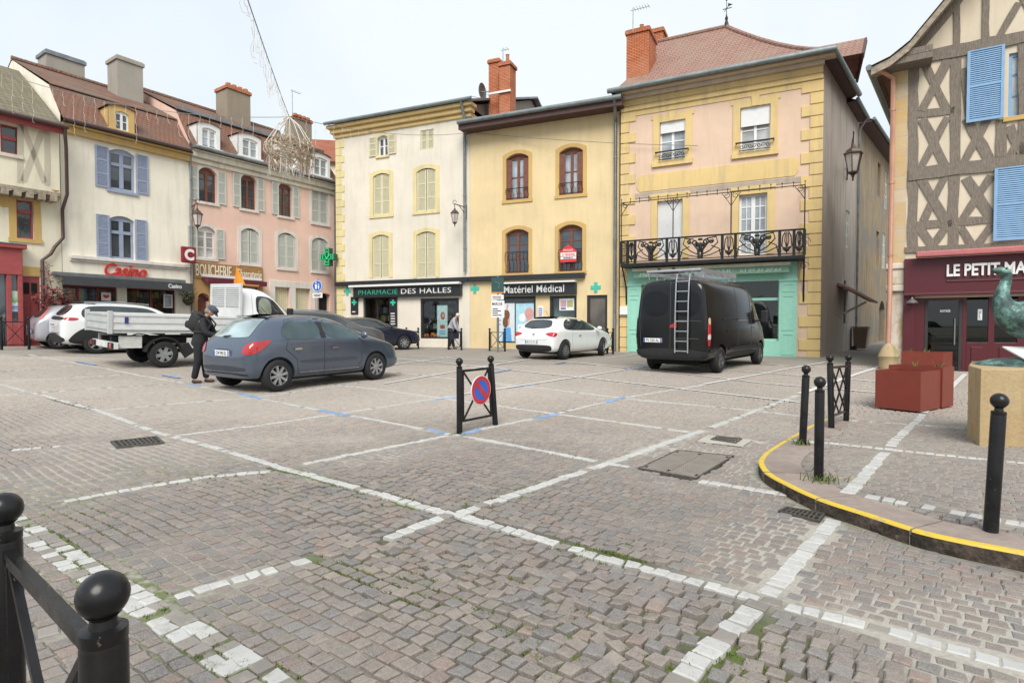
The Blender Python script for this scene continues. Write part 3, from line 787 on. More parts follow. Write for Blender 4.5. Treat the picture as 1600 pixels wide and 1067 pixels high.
def arc(a, b, zs, rise, n=10):
    if rise <= 0: return [(a, zs), (b, zs)]
    h = (b - a) / 2; R = (h * h + rise * rise) / (2 * rise); cx = (a + b) / 2; cz = zs + rise - R; t0 = math.asin(min(1, h / R))
    return [(cx + R * math.sin(-t0 + 2 * t0 * k / n), cz + R * math.cos(-t0 + 2 * t0 * k / n)) for k in range(n + 1)]
def shutter(parent, a, b, c, e, y, m, rails=3, th=.04):
    mb = MB(); st = .065
    mb.box(a, a + st, y, y + th, c, e); mb.box(b - st, b, y, y + th, c, e)
    zs = [c + (e - c) * k / rails for k in range(rails + 1)]
    for i, z in enumerate(zs):
        z0 = z if i == 0 else z - .035; z1 = z + .07 if i == 0 else (z if i == rails else z + .035)
        mb.box(a + st, b - st, y + .001, y + th - .001, z0, z1)
    for z0, z1 in zip(zs[:-1], zs[1:]):
        k = max(3, int((z1 - z0) / .055))
        for q in range(k):
            z = z0 + .05 + (z1 - z0 - .09) * (q + .5) / k
            mb.add([(a + st, y + .006, z - .022), (b - st, y + .006, z - .022), (b - st, y + .03, z + .022), (a + st, y + .03, z + .022)], [(0, 1, 2, 3)])
    mb.box(a + st, b - st, y + .034, y + .037, c + .02, e - .02)
    return mb.build('shutter', m, parent, fixn=False)
def gutter(root, a, b, m, r=.075, name='gutter'):
    return MB().tube([a, b], r, 10).build(name, m, root, smooth=True)
def pipe(root, pts, m, r=.05, name='downpipe', brackets=True):
    mb = MB().tube(pts, r, 10)
    if brackets:
        for a, b in zip(pts[:-1], pts[1:]):
            a = Vector(a); b = Vector(b)
            if abs(b.z - a.z) > 2:
                for t in (.15, .5, .85): p = a.lerp(b, t); mb.tube([p - Vector((0, 0, .03)), p + Vector((0, 0, .03))], r * 1.22, 10)
    return mb.build(name, m, root, smooth=True)
def chimney(parent, f, x0, y0, x1, y1, d, dep, m, cap=None, pots=0, capm=None, potm=None, zlow=2.0, name='chimney'):
    a, b, c, e = f.rect(x0, y0, x1, y1, d)
    mb = MB().box(a, b, d, d + dep, c - zlow, e - .18); 
    ch = mb.build(name, m, parent)
    q = MB().box(a - .06, b + .06, d - .06, d + dep + .06, e - .2, e - .05); q.box(a - .02, b + .02, d - .02, d + dep + .02, e - .05, e)
    q.build('chimney_cap', capm or m, ch, bevel=.01)
    for k in range(pots):
        x = a + (b - a) * (k + .5) / pots
        MB().lathe([(.11, e - .02), (.12, e + .08), (.09, e + .1), (.08, e + .42), (.1, e + .44)], (x, d + dep * .5, 0), 10).build('chimney_pot', potm or M['brick'], ch, smooth=True)
    return ch
def antenna(root, x, d, z0, z1, arm=.7, n=6, name='aerial'):
    mb = MB().tube([(x, d, z0), (x, d, z1)], .018, 6); mb.tube([(x - .1, d, z1 - .1), (x + arm, d + .05, z1 - .06)], .012, 5)
    for k in range(n): q = x + arm * (k + .6) / n; mb.tube([(q, d - .18, z1 - .07), (q, d + .18, z1 - .07)], .008, 4)
    return mb.build(name, M['zinc'], root)
def railing(parent, a, b, z0, z1, y, name='railing', curls=True):
    mb = MB(); mb.bar((a, y, z1), (b, y, z1), .03, .03); mb.bar((a, y, z0), (b, y, z0), .025, .025)
    k = max(3, int((b - a) / .17))
    for q in range(k + 1):
        x = a + (b - a) * q / k
        if curls:
            pts = [(x + .035 * math.sin(t * 2 * math.pi), y, z0 + (z1 - z0) * t) for t in [i / 8 for i in range(9)]]
            mb.tube(pts, .009, 5)
        else: mb.tube([(x, y, z0), (x, y, z1)], .009, 5)
    return mb.build(name, M['iron'], parent)
def scroll(mb, c, r, y, turns=1.4, start=0, sgn=1, th=.01, n=22, r1=.25):
    pts = []
    for k in range(n + 1):
        t = k / n; a = start + sgn * turns * 2 * math.pi * t; rr = r * (1 - (1 - r1) * t)
        pts.append((c[0] + rr * math.cos(a), y, c[1] + rr * math.sin(a)))
    mb.tube(pts, th, 5)
def mansard(h, zE, dB, zB, dR, zR, over=.4, mlow=None, mup=None, hip=(0, 0)):
    """steep lower slope then shallower upper slope, back slope mirrored; returns roof object"""
    a, b = h.s0, h.s1; mb = MB()
    pr = [(-over, zE), (-over * .25, zE + .32), (dB * .45, zE + (zB - zE) * .55), (dB, zB)]
    for (y0, z0), (y1, z1) in zip(pr[:-1], pr[1:]): mb.mi = 0; mb.quad((a, y0, z0), (b, y0, z0), (b, y1, z1), (a, y1, z1))
    mb.mi = 1; mb.quad((a, dB - .06, zB + .05), (b, dB - .06, zB + .05), (b, dR, zR), (a, dR, zR)); mb.quad((a, dR, zR), (b, dR, zR), (b, dR * 2 - dB, zB), (a, dR * 2 - dB, zB))
    mb.quad((a, dB - .06, zB), (b, dB - .06, zB), (b, dB - .06, zB + .05), (a, dB - .06, zB + .05))
    r = mb.build('roof', [mlow, mup], h.root, fixn=False)
    MB().box(a, b, -over + .02, .0, zE - .06, zE - .015).build('soffit', M['dark'], r)
    # gable infill
    for x, nm in ((a, 0), (b, 1)):
        g = MB(); poly = [(0, zE - .4)] + [(max(y, 0), z - .03) for y, z in pr[1:]] + [(dR, zR - .04), (dR * 2 - dB, zB - .03), (dR * 2 - dB, zE - .4)]
        sx = .02 if nm == 0 else -.02
        g.add([(x + sx, y, z) for y, z in poly], [tuple(range(len(poly)))]); g.build('gable', h.wm, h.root, fixn=False)
    rt = MB()
    k = int((b - a) / .4)
    for q in range(k): rt.tube([(a + (b - a) * q / k, dR, zR + .02), (a + (b - a) * (q + .93) / k, dR, zR + .035)], [.11, .09], 8)
    rt.build('ridge_tiles', mup, r, smooth=True)
    return r
def dormer(roof, f, x0, y0, x1, y1, d, m, fw=.2, dep=1.2, gm='glassdark', roofm=None):
    a, b, c, e = f.rect(x0, y0, x1, y1, d); rise = .14; w = (b - a)
    path_o = [(a, c), (a, e - .1)] + arc(a, b, e - .1, .1)[1:-1] + [(b, e - .1), (b, c)]
    ai, bi = a + fw, b - fw; path_i = [(ai, c + .06), (ai, e - .30)] + arc(ai, bi, e - .30, .08)[1:-1] + [(bi, e - .30), (bi, c + .06)]
    mb = MB().ring(path_i, path_o, d - .03, d + .12)
    mb.quad((a, d, c), (a, d, e - .1), (a, d + dep, e - .1), (a, d + dep, c)); mb.quad((b, d, e - .1), (b, d, c), (b, d + dep, c), (b, d + dep, e - .1))
    mb.box(a - .08, b + .08, d - .1, d + .12, c - .06, c + .06)
    dm = mb.build('dormer', m, roof)
    tp = arc(a - .07, b + .07, e - .08, .12); q = MB().strip([(x, d - .09, z) for x, z in tp], [(x, d + dep + .6, z + .02) for x, z in tp]); q.strip([(x, d - .09, z - .05) for x, z in tp], [(x, d - .09, z) for x, z in tp])
    q.build('dormer_roof', roofm or M['tileR'], dm)
    fr = MB(); y0, y1 = d + .03, d + .09; zt = e - .2
    fr.box(ai, ai + .05, y0, y1, c + .06, zt); fr.box(bi - .05, bi, y0, y1, c + .06, zt); fr.box((ai + bi) / 2 - .04, (ai + bi) / 2 + .04, y0 - .01, y1, c + .06, zt); fr.box(ai, bi, y0 + .002, y1, c + .06, c + .12); fr.box(ai, bi, y0 + .004, y1, e - .34, zt)
    fr.box(ai, bi, y0 + .015, y1 - .01, (c + e) / 2 - .1, (c + e) / 2 - .07)
    fr.build('window', M['white'], dm)
    MB().box(ai, bi, d + .07, d + .1, c + .06, zt).build('pane', M[gm], dm)
    return dm
def lantern(f, px, py, h_px, d, label, wall_px, arm_y=None, group='street lanterns on brackets', swan=False):
    """hanging wall lantern whose lamp body is centred at the pixel"""
    s_, z_ = f.sz(px, py, d); sw, zw = f.sz(wall_px, py, 0); H = f.sz(px, py - h_px / 2, d)[1] - f.sz(px, py + h_px / 2, d)[1]
    t = f.thing('wall_lantern', label, 'lantern', sw, 0, z_ + H * .8, group); dx = s_ - sw; z0 = -H * .8
    br = MB(); zt = z0 + H * .72
    br.bar((0, -.02, zt - .55), (0, -.02, zt + .12), .04, .05); br.tube([(0, -.03, zt), (dx, d, zt + .02)], .022, 6)
    br.tube([(0, -.03, zt - .45), (dx * .3, d * .3, zt - .2), (dx * .62, d * .62, zt)], .016, 6)
    sc = [(dx + .09 * math.cos(a) * math.copysign(1, dx or 1), d, zt + .09 + .09 * math.sin(a)) for a in [math.radians(q) for q in range(-90, 200, 25)]]; br.tube(sc, .012, 5)
    br.tube([(dx, d, zt), (dx, d, z0 + H * .5)], .014, 6)
    br.build('bracket', M['iron'], t)
    k = H / 1.0; c = (dx, d, z0)
    MB().lathe([(.02 * k, .52 * k), (.05 * k, .5 * k), (.06 * k, .44 * k), (.17 * k, .36 * k), (.20 * k, .30 * k), (.25 * k, .27 * k), (.25 * k, .25 * k), (.2 * k, .24 * k)], c, 6).build('cap', M['lampmetal'], t)
    fr = MB()
    for q in range(6):
        a = 2 * math.pi * q / 6; fr.tube([(dx + .215 * k * math.cos(a), d + .215 * k * math.sin(a), z0 + .25 * k), (dx + .12 * k * math.cos(a), d + .12 * k * math.sin(a), z0 - .22 * k)], .012 * k, 5)
    fr.lathe([(.13 * k, -.22 * k), (.13 * k, -.25 * k), (.05 * k, -.3 * k), (.02 * k, -.4 * k), (.03 * k, -.43 * k), (.0 + .008, -.46 * k)], c, 6)
    fr.build('frame', M['lampmetal'], t)
    MB().lathe([(.2 * k, .245 * k), (.112 * k, -.21 * k)], c, 6).build('glass', M['lampglass'], t)
    return t
M['lampmetal'] = flat('lamp_bronze', (.12, .085, .07), .45, .5)
M['lampglass'] = flat('frosted_lamp_glass', (.55, .5, .46), .25, 0, .6)
def fence_panel(mb, a, b, z0, z1, y=0, circ=True):
    mb.bar((a, y, z1), (b, y, z1), .03, .03); mb.bar((a, y, z0), (b, y, z0), .03, .03); mb.bar((a, y, z0), (b, y, z1), .02, .02); mb.bar((a, y, z1), (b, y, z0), .02, .02)
# ================================================================ left row
FL = F(0, 19.4, 525, 31.0)
sx = lambda f, px, d=0: f.sz(px, 400, d)[0]
# ---- red shop house
cream = plaster('cream_render', lin('#eadfbf', .88), (.33, .27, .19), .28)
hl = House(FL, 'shop_house', 'cream half-timbered house with a jettied upper floor and red shopfront at the left edge', sx(FL, -110), sx(FL, 97.5) - .02, FL.sz(50, 303)[1], cream)
zj = FL.sz(40, 303, 0)[1]
hu = House(FL, '', '', hl.s0, sx(FL, 97.5, -.45) - .03, FL.sz(50, 190, -.45)[1], cream, d0=-.45, root=hl.root)
hu.win(hu.px(0, 196, 29, 240), 0, fm='redwood', cols=1, rows=1, transom=.55, sill='stone', dp=.12)
w_ = hl.win(hl.px(25, 313, 52, 373), 0, fm='redwood', cols=1, rows=1, transom=.7, sur='ochre', surw=.2, sur_bottom=True, dp=.15)
hl.win(hl.px(-50, 313, -23, 373), 0, fm='redwood', cols=1, rows=1, transom=.7, sur='ochre', surw=.2, sur_bottom=True, dp=.15)
dr = hl.px(33, 432, 62, 548); hl.op.append((*dr, 0, .1))
hu.wall(zb=zj, name='upper_wall'); hl.wall()
mb = MB().box(dr[0], dr[1], .03, .09, dr[2], dr[3]); dd = mb.build('door', M['redwood'], hl.root, bevel=.01)
q = MB(); 
for k in (0, 1):
    a = dr[0] + (dr[1] - dr[0]) * (.12 + .42 * k); b = a + (dr[1] - dr[0]) * .32
    MB().box(a, b, .022, .05, dr[3] - .62, dr[3] - .22).build('pane', M['dark'], dd); q.box(a - .02, b + .02, .01, .035, dr[2] + .3, dr[3] - .85)
q.build('panel', M['redwood'], dd, bevel=.01)
y = hl.px(30, 417, 66, 431); MB().box(y[0], y[1], -.03, .01, y[2], y[3]).build('lintel', M['ochre'], hl.root)
mb = MB(); bm_ = flat('weathered_oak', (.30, .25, .19), .85, var=.35, sc=9, bump=.5, bsc=25)
for k in range(9): x = hu.s0 + .4 + k * (hu.s1 - hu.s0 - .6) / 8; mb.box(x - .1, x + .1, -.52, .0, zj - .2, zj - .001)
mb.box(hu.s0, hu.s1, -.5, -.455, zj + .0, zj + .12); mb.build('jetty_beam', bm_, hl.root)
fr = hl.px(-70, 386, 30, 545); fr2 = hl.px(-70, 386, 36, 394); sf = MB().box(fr[0], fr[1], -.32, -.005, fr[3] - .9, fr[3]); sf.box(fr[0], fr2[1], -.42, -.006, fr[3] + .001, fr[3] + .14)
sf = sf.build('shop_fascia', M['redwood'], hl.root, bevel=.015)
MB().box(fr[0], fr2[1], -.44, -.006, fr[3] + .14, fr[3] + .17).build('lead_cap', M['greyzinc'], sf)
p1 = MB(); a = hl.px(11, 430, 29, 545)
for x in (a[0] - .09, a[1] - .1): p1.box(x, x + .13, -.3, -.006, -1, fr[3] - .9)
p1.box(a[0], a[1], -.29, -.01, -1, a[2] + .9); p1.build('shop_joinery', M['redwood'], hl.root, bevel=.01)
pw_ = MB().box(a[0] + .04, a[1] - .1, -.2, -.15, a[2] + .9, fr[3] - .9).build('shop_window', M['glassdark'], hl.root)
l_ = hl.px(-70, 430, 9, 545); MB().box(l_[0], l_[1] - .05, -.18, -.13, -.8, fr[3] - .9).build('shop_window', M['glassdark'], hl.root)
r = hl.px(12, 455, 25, 487)
po = FL.thing('poster', 'green and blue landscape poster in the red shop window at the left edge', 'poster', r[0], -.22, r[2]); pn = N('landscape_poster'); v = pn.coord()
sp3 = pn.n('ShaderNodeSeparateXYZ'); pn.l(v, sp3.inputs[0]); hN = pn.math('ADD', pn.math('DIVIDE', sp3.outputs[2], r[3] - r[2]), pn.math('MULTIPLY', pn.noise(v, 5, 3), .35))
pn.col(pn.ramp(hN, [(.2, (.4, .6, .8)), (.4, (.1, .25, .5)), (.55, (.75, .85, .85)), (.62, (.12, .4, .12)), (.95, (.45, .7, .5))])); pn.set(.3)
MB().box(0, r[1] - r[0], 0, .012, 0, r[3] - r[2]).build('sheet', pn.m, po)
# roof and red eaves board
zE = hu.zt + .02; mb = MB(); a, b = hu.s0, hu.s1 + .03
mb.quad((a, -.85, zE - .05), (b, -.85, zE - .05), (b, 3.6, zE + 3.0), (a, 3.6, zE + 3.0)); mb.quad((a, 3.6, zE + 3.0), (b, 3.6, zE + 3.0), (b, 7.6, zE), (a, 7.6, zE))
rf = mb.build('roof', M['tileG'], hl.root, fixn=False)
MB().box(a, b, -.78, -.72, zE - .3, zE - .08).build('eaves_board', M['redwood'], rf); MB().box(a, b, -.72, -.46, zE - .12, zE - .09).build('soffit', M['redwood'], rf)
gutter(hl.root, (a, -.92, zE - .06), (b + .1, -.92, zE - .06), M['brownmetal'])
xp = FL.sz(97, 300, -.12)[0]; z1 = FL.sz(98, 372, -.12)[1]; x2, z2 = FL.sz(66, 400, -.12); z3 = FL.sz(66, 520, -.12)[1]
pipe(hl.root, [(b + .02, -.9, zE - .1), (b + .02, -.85, zE - .3), (xp, -.58, zE - .7), (xp, -.58, zj + .1), (xp, -.12, zj - .4), (xp, -.12, z1), (xp - .25, -.12, z1 - .35), (x2 + .25, -.12, z2 + .1), (x2, -.12, z2 - .15), (x2, -.12, z3)], M['brownmetal'], .055)
x, z = FL.sz(84, 307, -.3); q = MB().lathe([(.05, -.22), (.16, -.14), (.22, .0), (.20, .12), (.24, .2)], (x, -.25, z), 12); q.build('corbel', M['ochre'], hl.root, smooth=True)
tq_ = MB(); gt = plaster('grey_cream_relief', lin('#d9cdb0', .74)); up = lambda px, py: FL.sz(px, py, -.46)
for (x0, y0, x1, y1) in ((34, 192, 70, 286), (70, 196, 36, 284), (32, 190, 32, 286), (74, 196, 74, 290)):
    a = up(x0, y0); b = up(x1, y1); tq_.bar((a[0], -.452, a[1]), (b[0], -.452, b[1]), .17, .012, (0, -1, 0))
tq_.build('timber_relief', gt, hl.root)
oc = hl.px(0, 302, 9, 322); MB().lathe([(.0, -.005), (.16, -.012), (.17, -.03), (.25, -.03), (.26, 0)], ((oc[0] + oc[1]) / 2, 0, (oc[2] + oc[3]) / 2), 16, 'y').build('oculus', M['ochre'], hl.root)

# ---- grocery house
cream2 = plaster('pale_cream_render', lin('#efe6d0', .90), (.42, .35, .25), .3)
hc = House(FL, 'grocery_house', 'cream three storey house with lavender shutters above the grocery shop', sx(FL, 97.5), sx(FL, 297), FL.sz(198, 216)[1], cream2)
for (o, lab) in (((170, 234, 210.5, 298), 0), ((171, 338, 209.5, 405), 1)):
    hc.win(hc.px(*o), .16, fm='blueshutter', cols=2, rows=1, transom=.62, sur=None, shut='LR', dp=.16, fw=.09, mull=.07, sill='blueshutter' if not lab else None)
sh1 = hc.px(90, 446, 183, 540); sh2 = hc.px(198, 450, 274, 545)
hc.op += [(*sh1[:2], sh1[2] + .35, sh1[3], 0, .3), (*sh2[:2], -1.1, sh2[3], 0, .3)]
hc.wall()
zE = hc.zt; MB().box(hc.s0, hc.s1, -.18, -.005, zE - .38, zE - .12).box(hc.s0, hc.s1, -.3, -.005, zE - .12, zE - .02).build('cornice', M['ochre'], hc.root, bevel=.04)
gutter(hc.root, (hc.s0, -.42, zE + .02), (hc.s1 - .1, -.42, zE + .02), M['brownmetal'])
zB = FL.sz(165, 157, 1.0)[1]; zR = FL.sz(150, 132, 5)[1]
rc = mansard(hc, zE, 1.0, zB, 5, zR, mlow=M['tileR'], mup=M['tileA'])
dormer(rc, FL, 170, 166, 209, 207, -.28, M['ochre'], fw=.2, dep=1.5)
grey = plaster('grey_render', lin('#b3aa9c', .75), (.2, .18, .15), .3)
chimney(rc, FL, 72, 86, 132, 150, 5.2, 1.0, grey, capm=M['zinc'], zlow=.6); chimney(rc, FL, 183, 92, 223, 150, 3.0, 1.0, grey, zlow=.8, capm=grey)
# shop interior and joinery
def shop_interior(root, r, dp, seed, zb, shelves=True, name='shop_interior'):
    rr = random.Random(seed); a, b, c, e = r
    mb = MB(); pal_ = [(.5, .08, .06), (.7, .6, .2), (.15, .3, .12), (.6, .6, .58), (.1, .15, .35), (.45, .3, .15), (.75, .72, .65)]
    ms = [flat('interior_wall', (.10, .085, .075), .8)] + [flat('goods_%s' % 'abcdefg'[i], c_, .5) for i, c_ in enumerate(pal_)]
    mb.quad((a - .6, dp + 2.6, c), (b + .6, dp + 2.6, c), (b + .6, dp + 2.6, e), (a - .6, dp + 2.6, e)); mb.quad((a - .6, .31, e), (b + .6, .31, e), (b + .6, dp + 2.6, e), (a - .6, dp + 2.6, e))
    mb.quad((a - .6, .31, c), (a - .6, dp + 2.6, c), (a - .6, dp + 2.6, e), (a - .6, .31, e)); mb.quad((b + .6, .31, c), (b + .6, dp + 2.6, c), (b + .6, dp + 2.6, e), (b + .6, .31, e)); mb.quad((a - .6, .31, c), (b + .6, .31, c), (b + .6, dp + 2.6, c), (a - .6, dp + 2.6, c))
    for lv in range(5 if shelves else 0):
        z = zb + .25 + lv * .42; mb.mi = 0; mb.box(a - .4, b + .4, dp + 1.2, dp + 1.6, z - .03, z); x = a - .35
        while x < b + .3:
            ww = rr.uniform(.05, .22); mb.mi = rr.randint(1, 7); mb.box(x, x + ww, dp + 1.22, dp + 1.5, z + .001, z + rr.uniform(.12, .33)); x += ww + rr.uniform(.0, .12)
    return mb.build(name, ms, root)
zg_c = -1.1
shop_interior(hc.root, (sh1[0], sh1[1], sh1[2] + .35, sh1[3] + .15), .3, 1, sh1[2] + .3); shop_interior(hc.root, (sh2[0], sh2[1], .3, sh2[3]), .3, 2, .6)
dred = flat('dark_red_joinery', (.16, .018, .022), .5)
for r, dv in ((sh1, 3), (sh2, 2)):
    mb = MB(); a, b, c, e = r
    for k in range(dv + 1): x = a + (b - a) * k / dv; mb.box(max(a, x - .04), min(b, x + .04), .1, .17, -.5, e)
    mb.box(a, b, .101, .171, e - .1, e); wj = mb.build('shop_window', dred, hc.root); MB().box(a, b, .13, .14, c + .3, e - .1).build('pane', M['shopglass'], wj)
pf = hc.px(84, 405, 288, 412); zc = pf[3]; MB().box(hc.s0 + .2, hc.s1 - .15, -.16, -.004, zc - .14, zc).box(hc.s0 + .2, hc.s1 - .15, -.1, -.004, zc - .22, zc - .141).build('shop_cornice', M['palestone'], hc.root, bevel=.02)
# awning
aw = hc.px(84, 428, 285, 452); t = FL.thing('awning', 'dark grey awning rolled out over the grocery shop windows', 'awning', aw[0], 0, aw[2])
z0, z1 = 0, FL.sz(100, 430, 0)[1] - aw[2]; wd = aw[1] - aw[0]; dk = flat('dark_awning_cloth', (.045, .047, .05), .85, var=.15, bump=.2)
mb = MB().quad((0, -.02, z1), (wd, -.02, z1), (wd, -.85, .32), (0, -.85, .32)); mb.box(0, wd, -.88, -.85, .02, .33); mb.build('canopy', dk, t); MB().box(-.05, wd + .05, -.16, -.02, z1 - .05, z1 + .1).build('casing', M['zinc'], t)
MB().bar((.1, -.03, z1 - .3), (.1, -.83, .3), .03, .03).bar((wd - .1, -.03, z1 - .3), (wd - .1, -.83, .3), .03, .03).build('arm', M['zinc'], t)
r = FL.rect(263, 444, 284, 450, -.88); text_obj('lettering', 'Casino', M['white'], t, r[0] - aw[0], r[1] - aw[0], .1, .27, -.885, .006, bold=.02)
r = hc.px(162, 413, 228, 433); t = FL.thing('shop_sign', 'red cut-out letters reading Casino on the cream grocery fascia', 'sign', r[0], 0, r[2])
redl = flat('red_letters', (.55, .022, .02), .4); text_obj('lettering', 'Casino', redl, t, 0, r[1] - r[0], .0, r[3] - r[2], -.05, .05, shear=.3, bold=.02)
# projecting C sign
r = FL.rect(290, 386, 303, 411, -.5); s_, z_ = FL.sz(296, 399, -.5); t = FL.thing('projecting_sign', 'dark red square sign with a white letter C on a bracket beside the grocery', 'sign', sx(FL, 292), 0, r[2])
H = r[3] - r[2]; x0 = s_ - sx(FL, 292) - H / 2; MB().box(x0, x0 + H * .9, -.56, -.42, 0, H).build('panel', flat('sign_red', (.22, .015, .025), .4), t, bevel=.05)
MB().bar((x0 + .4, 0, H * .5), (x0 + .4, -.45, H * .5), .04, .04).bar((x0 + .4, 0, -.2), (x0 + .4, -.45, -.2), .02, .02).build('bracket', M['iron'], t); text_obj('lettering', 'C', M['white'], t, x0 + H * .16, x0 + H * .74, H * .14, H * .86, -.562, .01, bold=.05)
M['glassdk2'] = M['glassdark']
# posters on grocery front
for (px, lab, c1, c2) in (((158, 457, 173, 470), 'white poster with a red heart in the grocery window', (.75, .73, .7), (.6, .03, .03)), ((255, 460, 269, 481), 'grey framed notice board right of the grocery door', (.28, .3, .34), (.7, .7, .7))):
    r = FL.rect(*px, .06); t = FL.thing('poster', lab, 'poster', r[0], .05, r[2]); wd, H = r[1] - r[0], r[3] - r[2]
    MB().box(0, wd, 0, .03, 0, H).build('board', flat(lab[:12].replace(' ', '_'), c1, .5), t)
    if 'heart' in lab:
        MB().prism([(wd * (.5 + .34 * math.sin(a) ** 3), H * (.52 + .3 * (13 * math.cos(a) - 5 * math.cos(2 * a) - 2 * math.cos(3 * a) - math.cos(4 * a)) / 17)) for a in [2 * math.pi * k / 24 for k in range(24)]], -.008, -.001).build('heart', flat('heart_red', c2, .5), t)
    else:
        q = MB().ring([(.05, .05), (wd - .05, .05), (wd - .05, H - .05), (.05, H - .05)], [(0, 0), (wd, 0), (wd, H), (0, H)], -.02, -.001, True); q.build('frame', M['whiteplastic'], t)
        q = MB()
        for k in range(7): q.box(wd * .2, wd * random.uniform(.5, .8), -.006, -.001, H * (.2 + .09 * k), H * (.23 + .09 * k))
        q.build('print', M['white'], t)

# ---- pink house
pink = plaster('pink_render', lin('#eec2ac', .85), (.5, .36, .28), .25)
hk = House(FL, 'pink_house', 'pink three storey house with pale shutters above the butcher shop', sx(FL, 297) + .02, sx(FL, 526), FL.sz(415, 262)[1] - .55, pink)
for x0, y0, x1, y1 in ((310, 262, 338, 316), (376, 273, 400, 327), (435, 286, 456, 338)):
    hk.win(hk.px(x0, y0, x1, y1), .25, fm='brownwood', cols=2, rows=3, sill='palestone', sur='palestone', surw=.14, shut='LR', shm='greyshutter', dp=.2)
hk.win(hk.px(487, 292, 512, 349), .25, fm='white', sill='palestone', sur='palestone', surw=.16, shut='C', shm='greyshutter', dp=.25)
hk.win(hk.px(308, 354, 336, 403), .22, fm='white', gm='glasslite', cols=2, rows=3, sill='palestone', sur='palestone', surw=.14, shut='LR', shm='greyshutter')
for k, (x0, y0, x1, y1) in enumerate(((376, 357, 404, 412), (434, 364, 461, 419), (487, 372, 512, 424))):
    hk.win(hk.px(x0, y0, x1, y1), .22, fm='white', sill='palestone', sur='palestone', surw=.16, shut='Cg' if k == 0 else 'C', shm='greyshutter', dp=.25)
gd = hk.px(428, 447, 484, 545); gd2 = hk.px(498, 458, 516, 545); bd = hk.px(333, 447, 404, 545); bo = hk.px(308, 458, 326, 545)
g1 = hk.px(429, 449, 452, 545); g2 = hk.px(461, 449, 484, 545)
for r in (g1, g2): hk.op.append((r[0], r[1], -1.2 + .2, r[3], 0, .2))
hk.op.append((gd2[0], gd2[1], -1.0, gd2[3], .1, .35)); hk.op.append((bo[0], bo[1], -1.0, bo[3], .35, .3)); hk.op.append((bd[0], bd[1], -1.0, bd[3], 0, .3))
hk.wall()
for r in (g1, g2):
    mb = MB(); k = 7
    for q in range(k): a = r[0] + (r[1] - r[0]) * q / k; mb.box(a + .012, a + (r[1] - r[0]) / k - .012, .15, .19, -1, r[3])
    mb.box(r[0], r[1], .17, .2, -1, r[3]); mb.build('garage_door', M['creamshutter'], hk.root)
q = MB(); z = g1[3]; q.box(g1[0] - .3, g2[1] + .3, -.06, -.003, z + .001, z + .32)
for x in (g1[0] - .3, g1[1] + .001, g2[1] + .001): wq = (g2[0] - g1[1]) - .002 if x == g1[1] + .001 else .299; q.box(x, x + wq, -.06, -.003, -1, z)
q.build('garage_surround', M['palestone'], hk.root, bevel=.01)
MB().box(gd2[0], gd2[1], .3, .34, -1, gd2[3]).build('door', M['dark'], hk.root)
MB().box(bo[0], bo[1], .25, .3, -1, bo[3]).build('door', M['brownwood'], hk.root)
shop_interior(hk.root, (bd[0], bd[1], .3, bd[3]), .3, 5, .5); mb = MB().box(bd[0], bd[0] + .06, .1, .16, -1, bd[3]).box(bd[1] - .06, bd[1], .1, .16, -1, bd[3]).box((bd[0] + bd[1]) / 2 - .04, (bd[0] + bd[1]) / 2 + .04, .1, .16, -1, bd[3]); wj = mb.build('shop_window', dred, hk.root); MB().box(bd[0], bd[1], .12, .13, 0, bd[3]).build('pane', M['shopglass'], wj)
oc_ = plaster('ochre_render', lin('#cf9d4f', .75)); z = hk.px(302, 437, 408, 442)[3]; x1 = hk.px(300, 437, 410, 442)[1]
mb = MB(); inn = [(bo[0], -1)] + arc(bo[0], bo[1], bo[3] - .35, .35) + [(bo[1], -1)]; out = [(hk.s0 + .02, -1), (hk.s0 + .02, z)] + [(bd[0] - .02, z), (bd[0] - .02, -1)]
mb.ring(inn, [(hk.s0 + .02, -1)] + [(hk.s0 + .02 + (bd[0] - hk.s0 - .04) * k / 10, z) for k in range(11)] + [(bd[0] - .02, -1)], -.04, -.002); mb.box(bd[1] + .02, x1, -.04, -.002, -1, z); mb.build('shopfront', oc_, hk.root)
zc = hk.zt; zc2 = FL.sz(415, 262)[1]
MB().box(hk.s0, hk.s1, -.12, .3, zc - .02, zc + .2).box(hk.s0, hk.s1, -.26, .3, zc + .201, zc2 - .1).box(hk.s0, hk.s1, -.36, .3, zc2 - .099, zc2).build('cornice', M['stone'], hk.root, bevel=.05)
zB = FL.sz(405, 211, 1.1)[1]; zR = FL.sz(380, 190, 5)[1]
rk = mansard(hk, zc2, 1.1, zB, 5, zR, over=.42, mlow=M['tileR'], mup=M['tileA'])
MB().box(hk.s0, hk.s1, .98, 1.1, zB + .03, zB + .16).build('zinc_break', M['zinc'], rk)
for x0, y0, x1, y1 in ((309, 193, 343, 233), (373, 210, 407, 248), (434, 224, 464, 262), (486, 240, 515, 277)):
    dormer(rk, FL, x0, y0, x1, y1, -.22, M['white'], fw=.17, dep=1.5, gm='glasssky')
chb = plaster('brown_grey_render', lin('#ab9a82', .7), (.2, .16, .12), .4)
chimney(rk, FL, 355, 138, 391, 195, 3.6, 1.1, chb, capm=M['brick'], pots=0, zlow=1.2); chimney(rk, FL, 461, 184, 487, 225, 4.2, 1.0, chb, capm=M['brick'], pots=0, zlow=1.2)
for x0, y0, x1, n_ in ((355, 138, 391, 4), (461, 184, 487, 4)):
    a, b, c, e = FL.rect(x0, y0, x1, y0 + 10, 4.0); q = MB()
    for k in range(n_): q.lathe([(.14, e), (.13, e + .14), (.1, e + .15)], (a + (b - a) * (k + .5) / n_, 4.2, 0), 8)
    q.build('chimney_pots', M['brick'], rk)
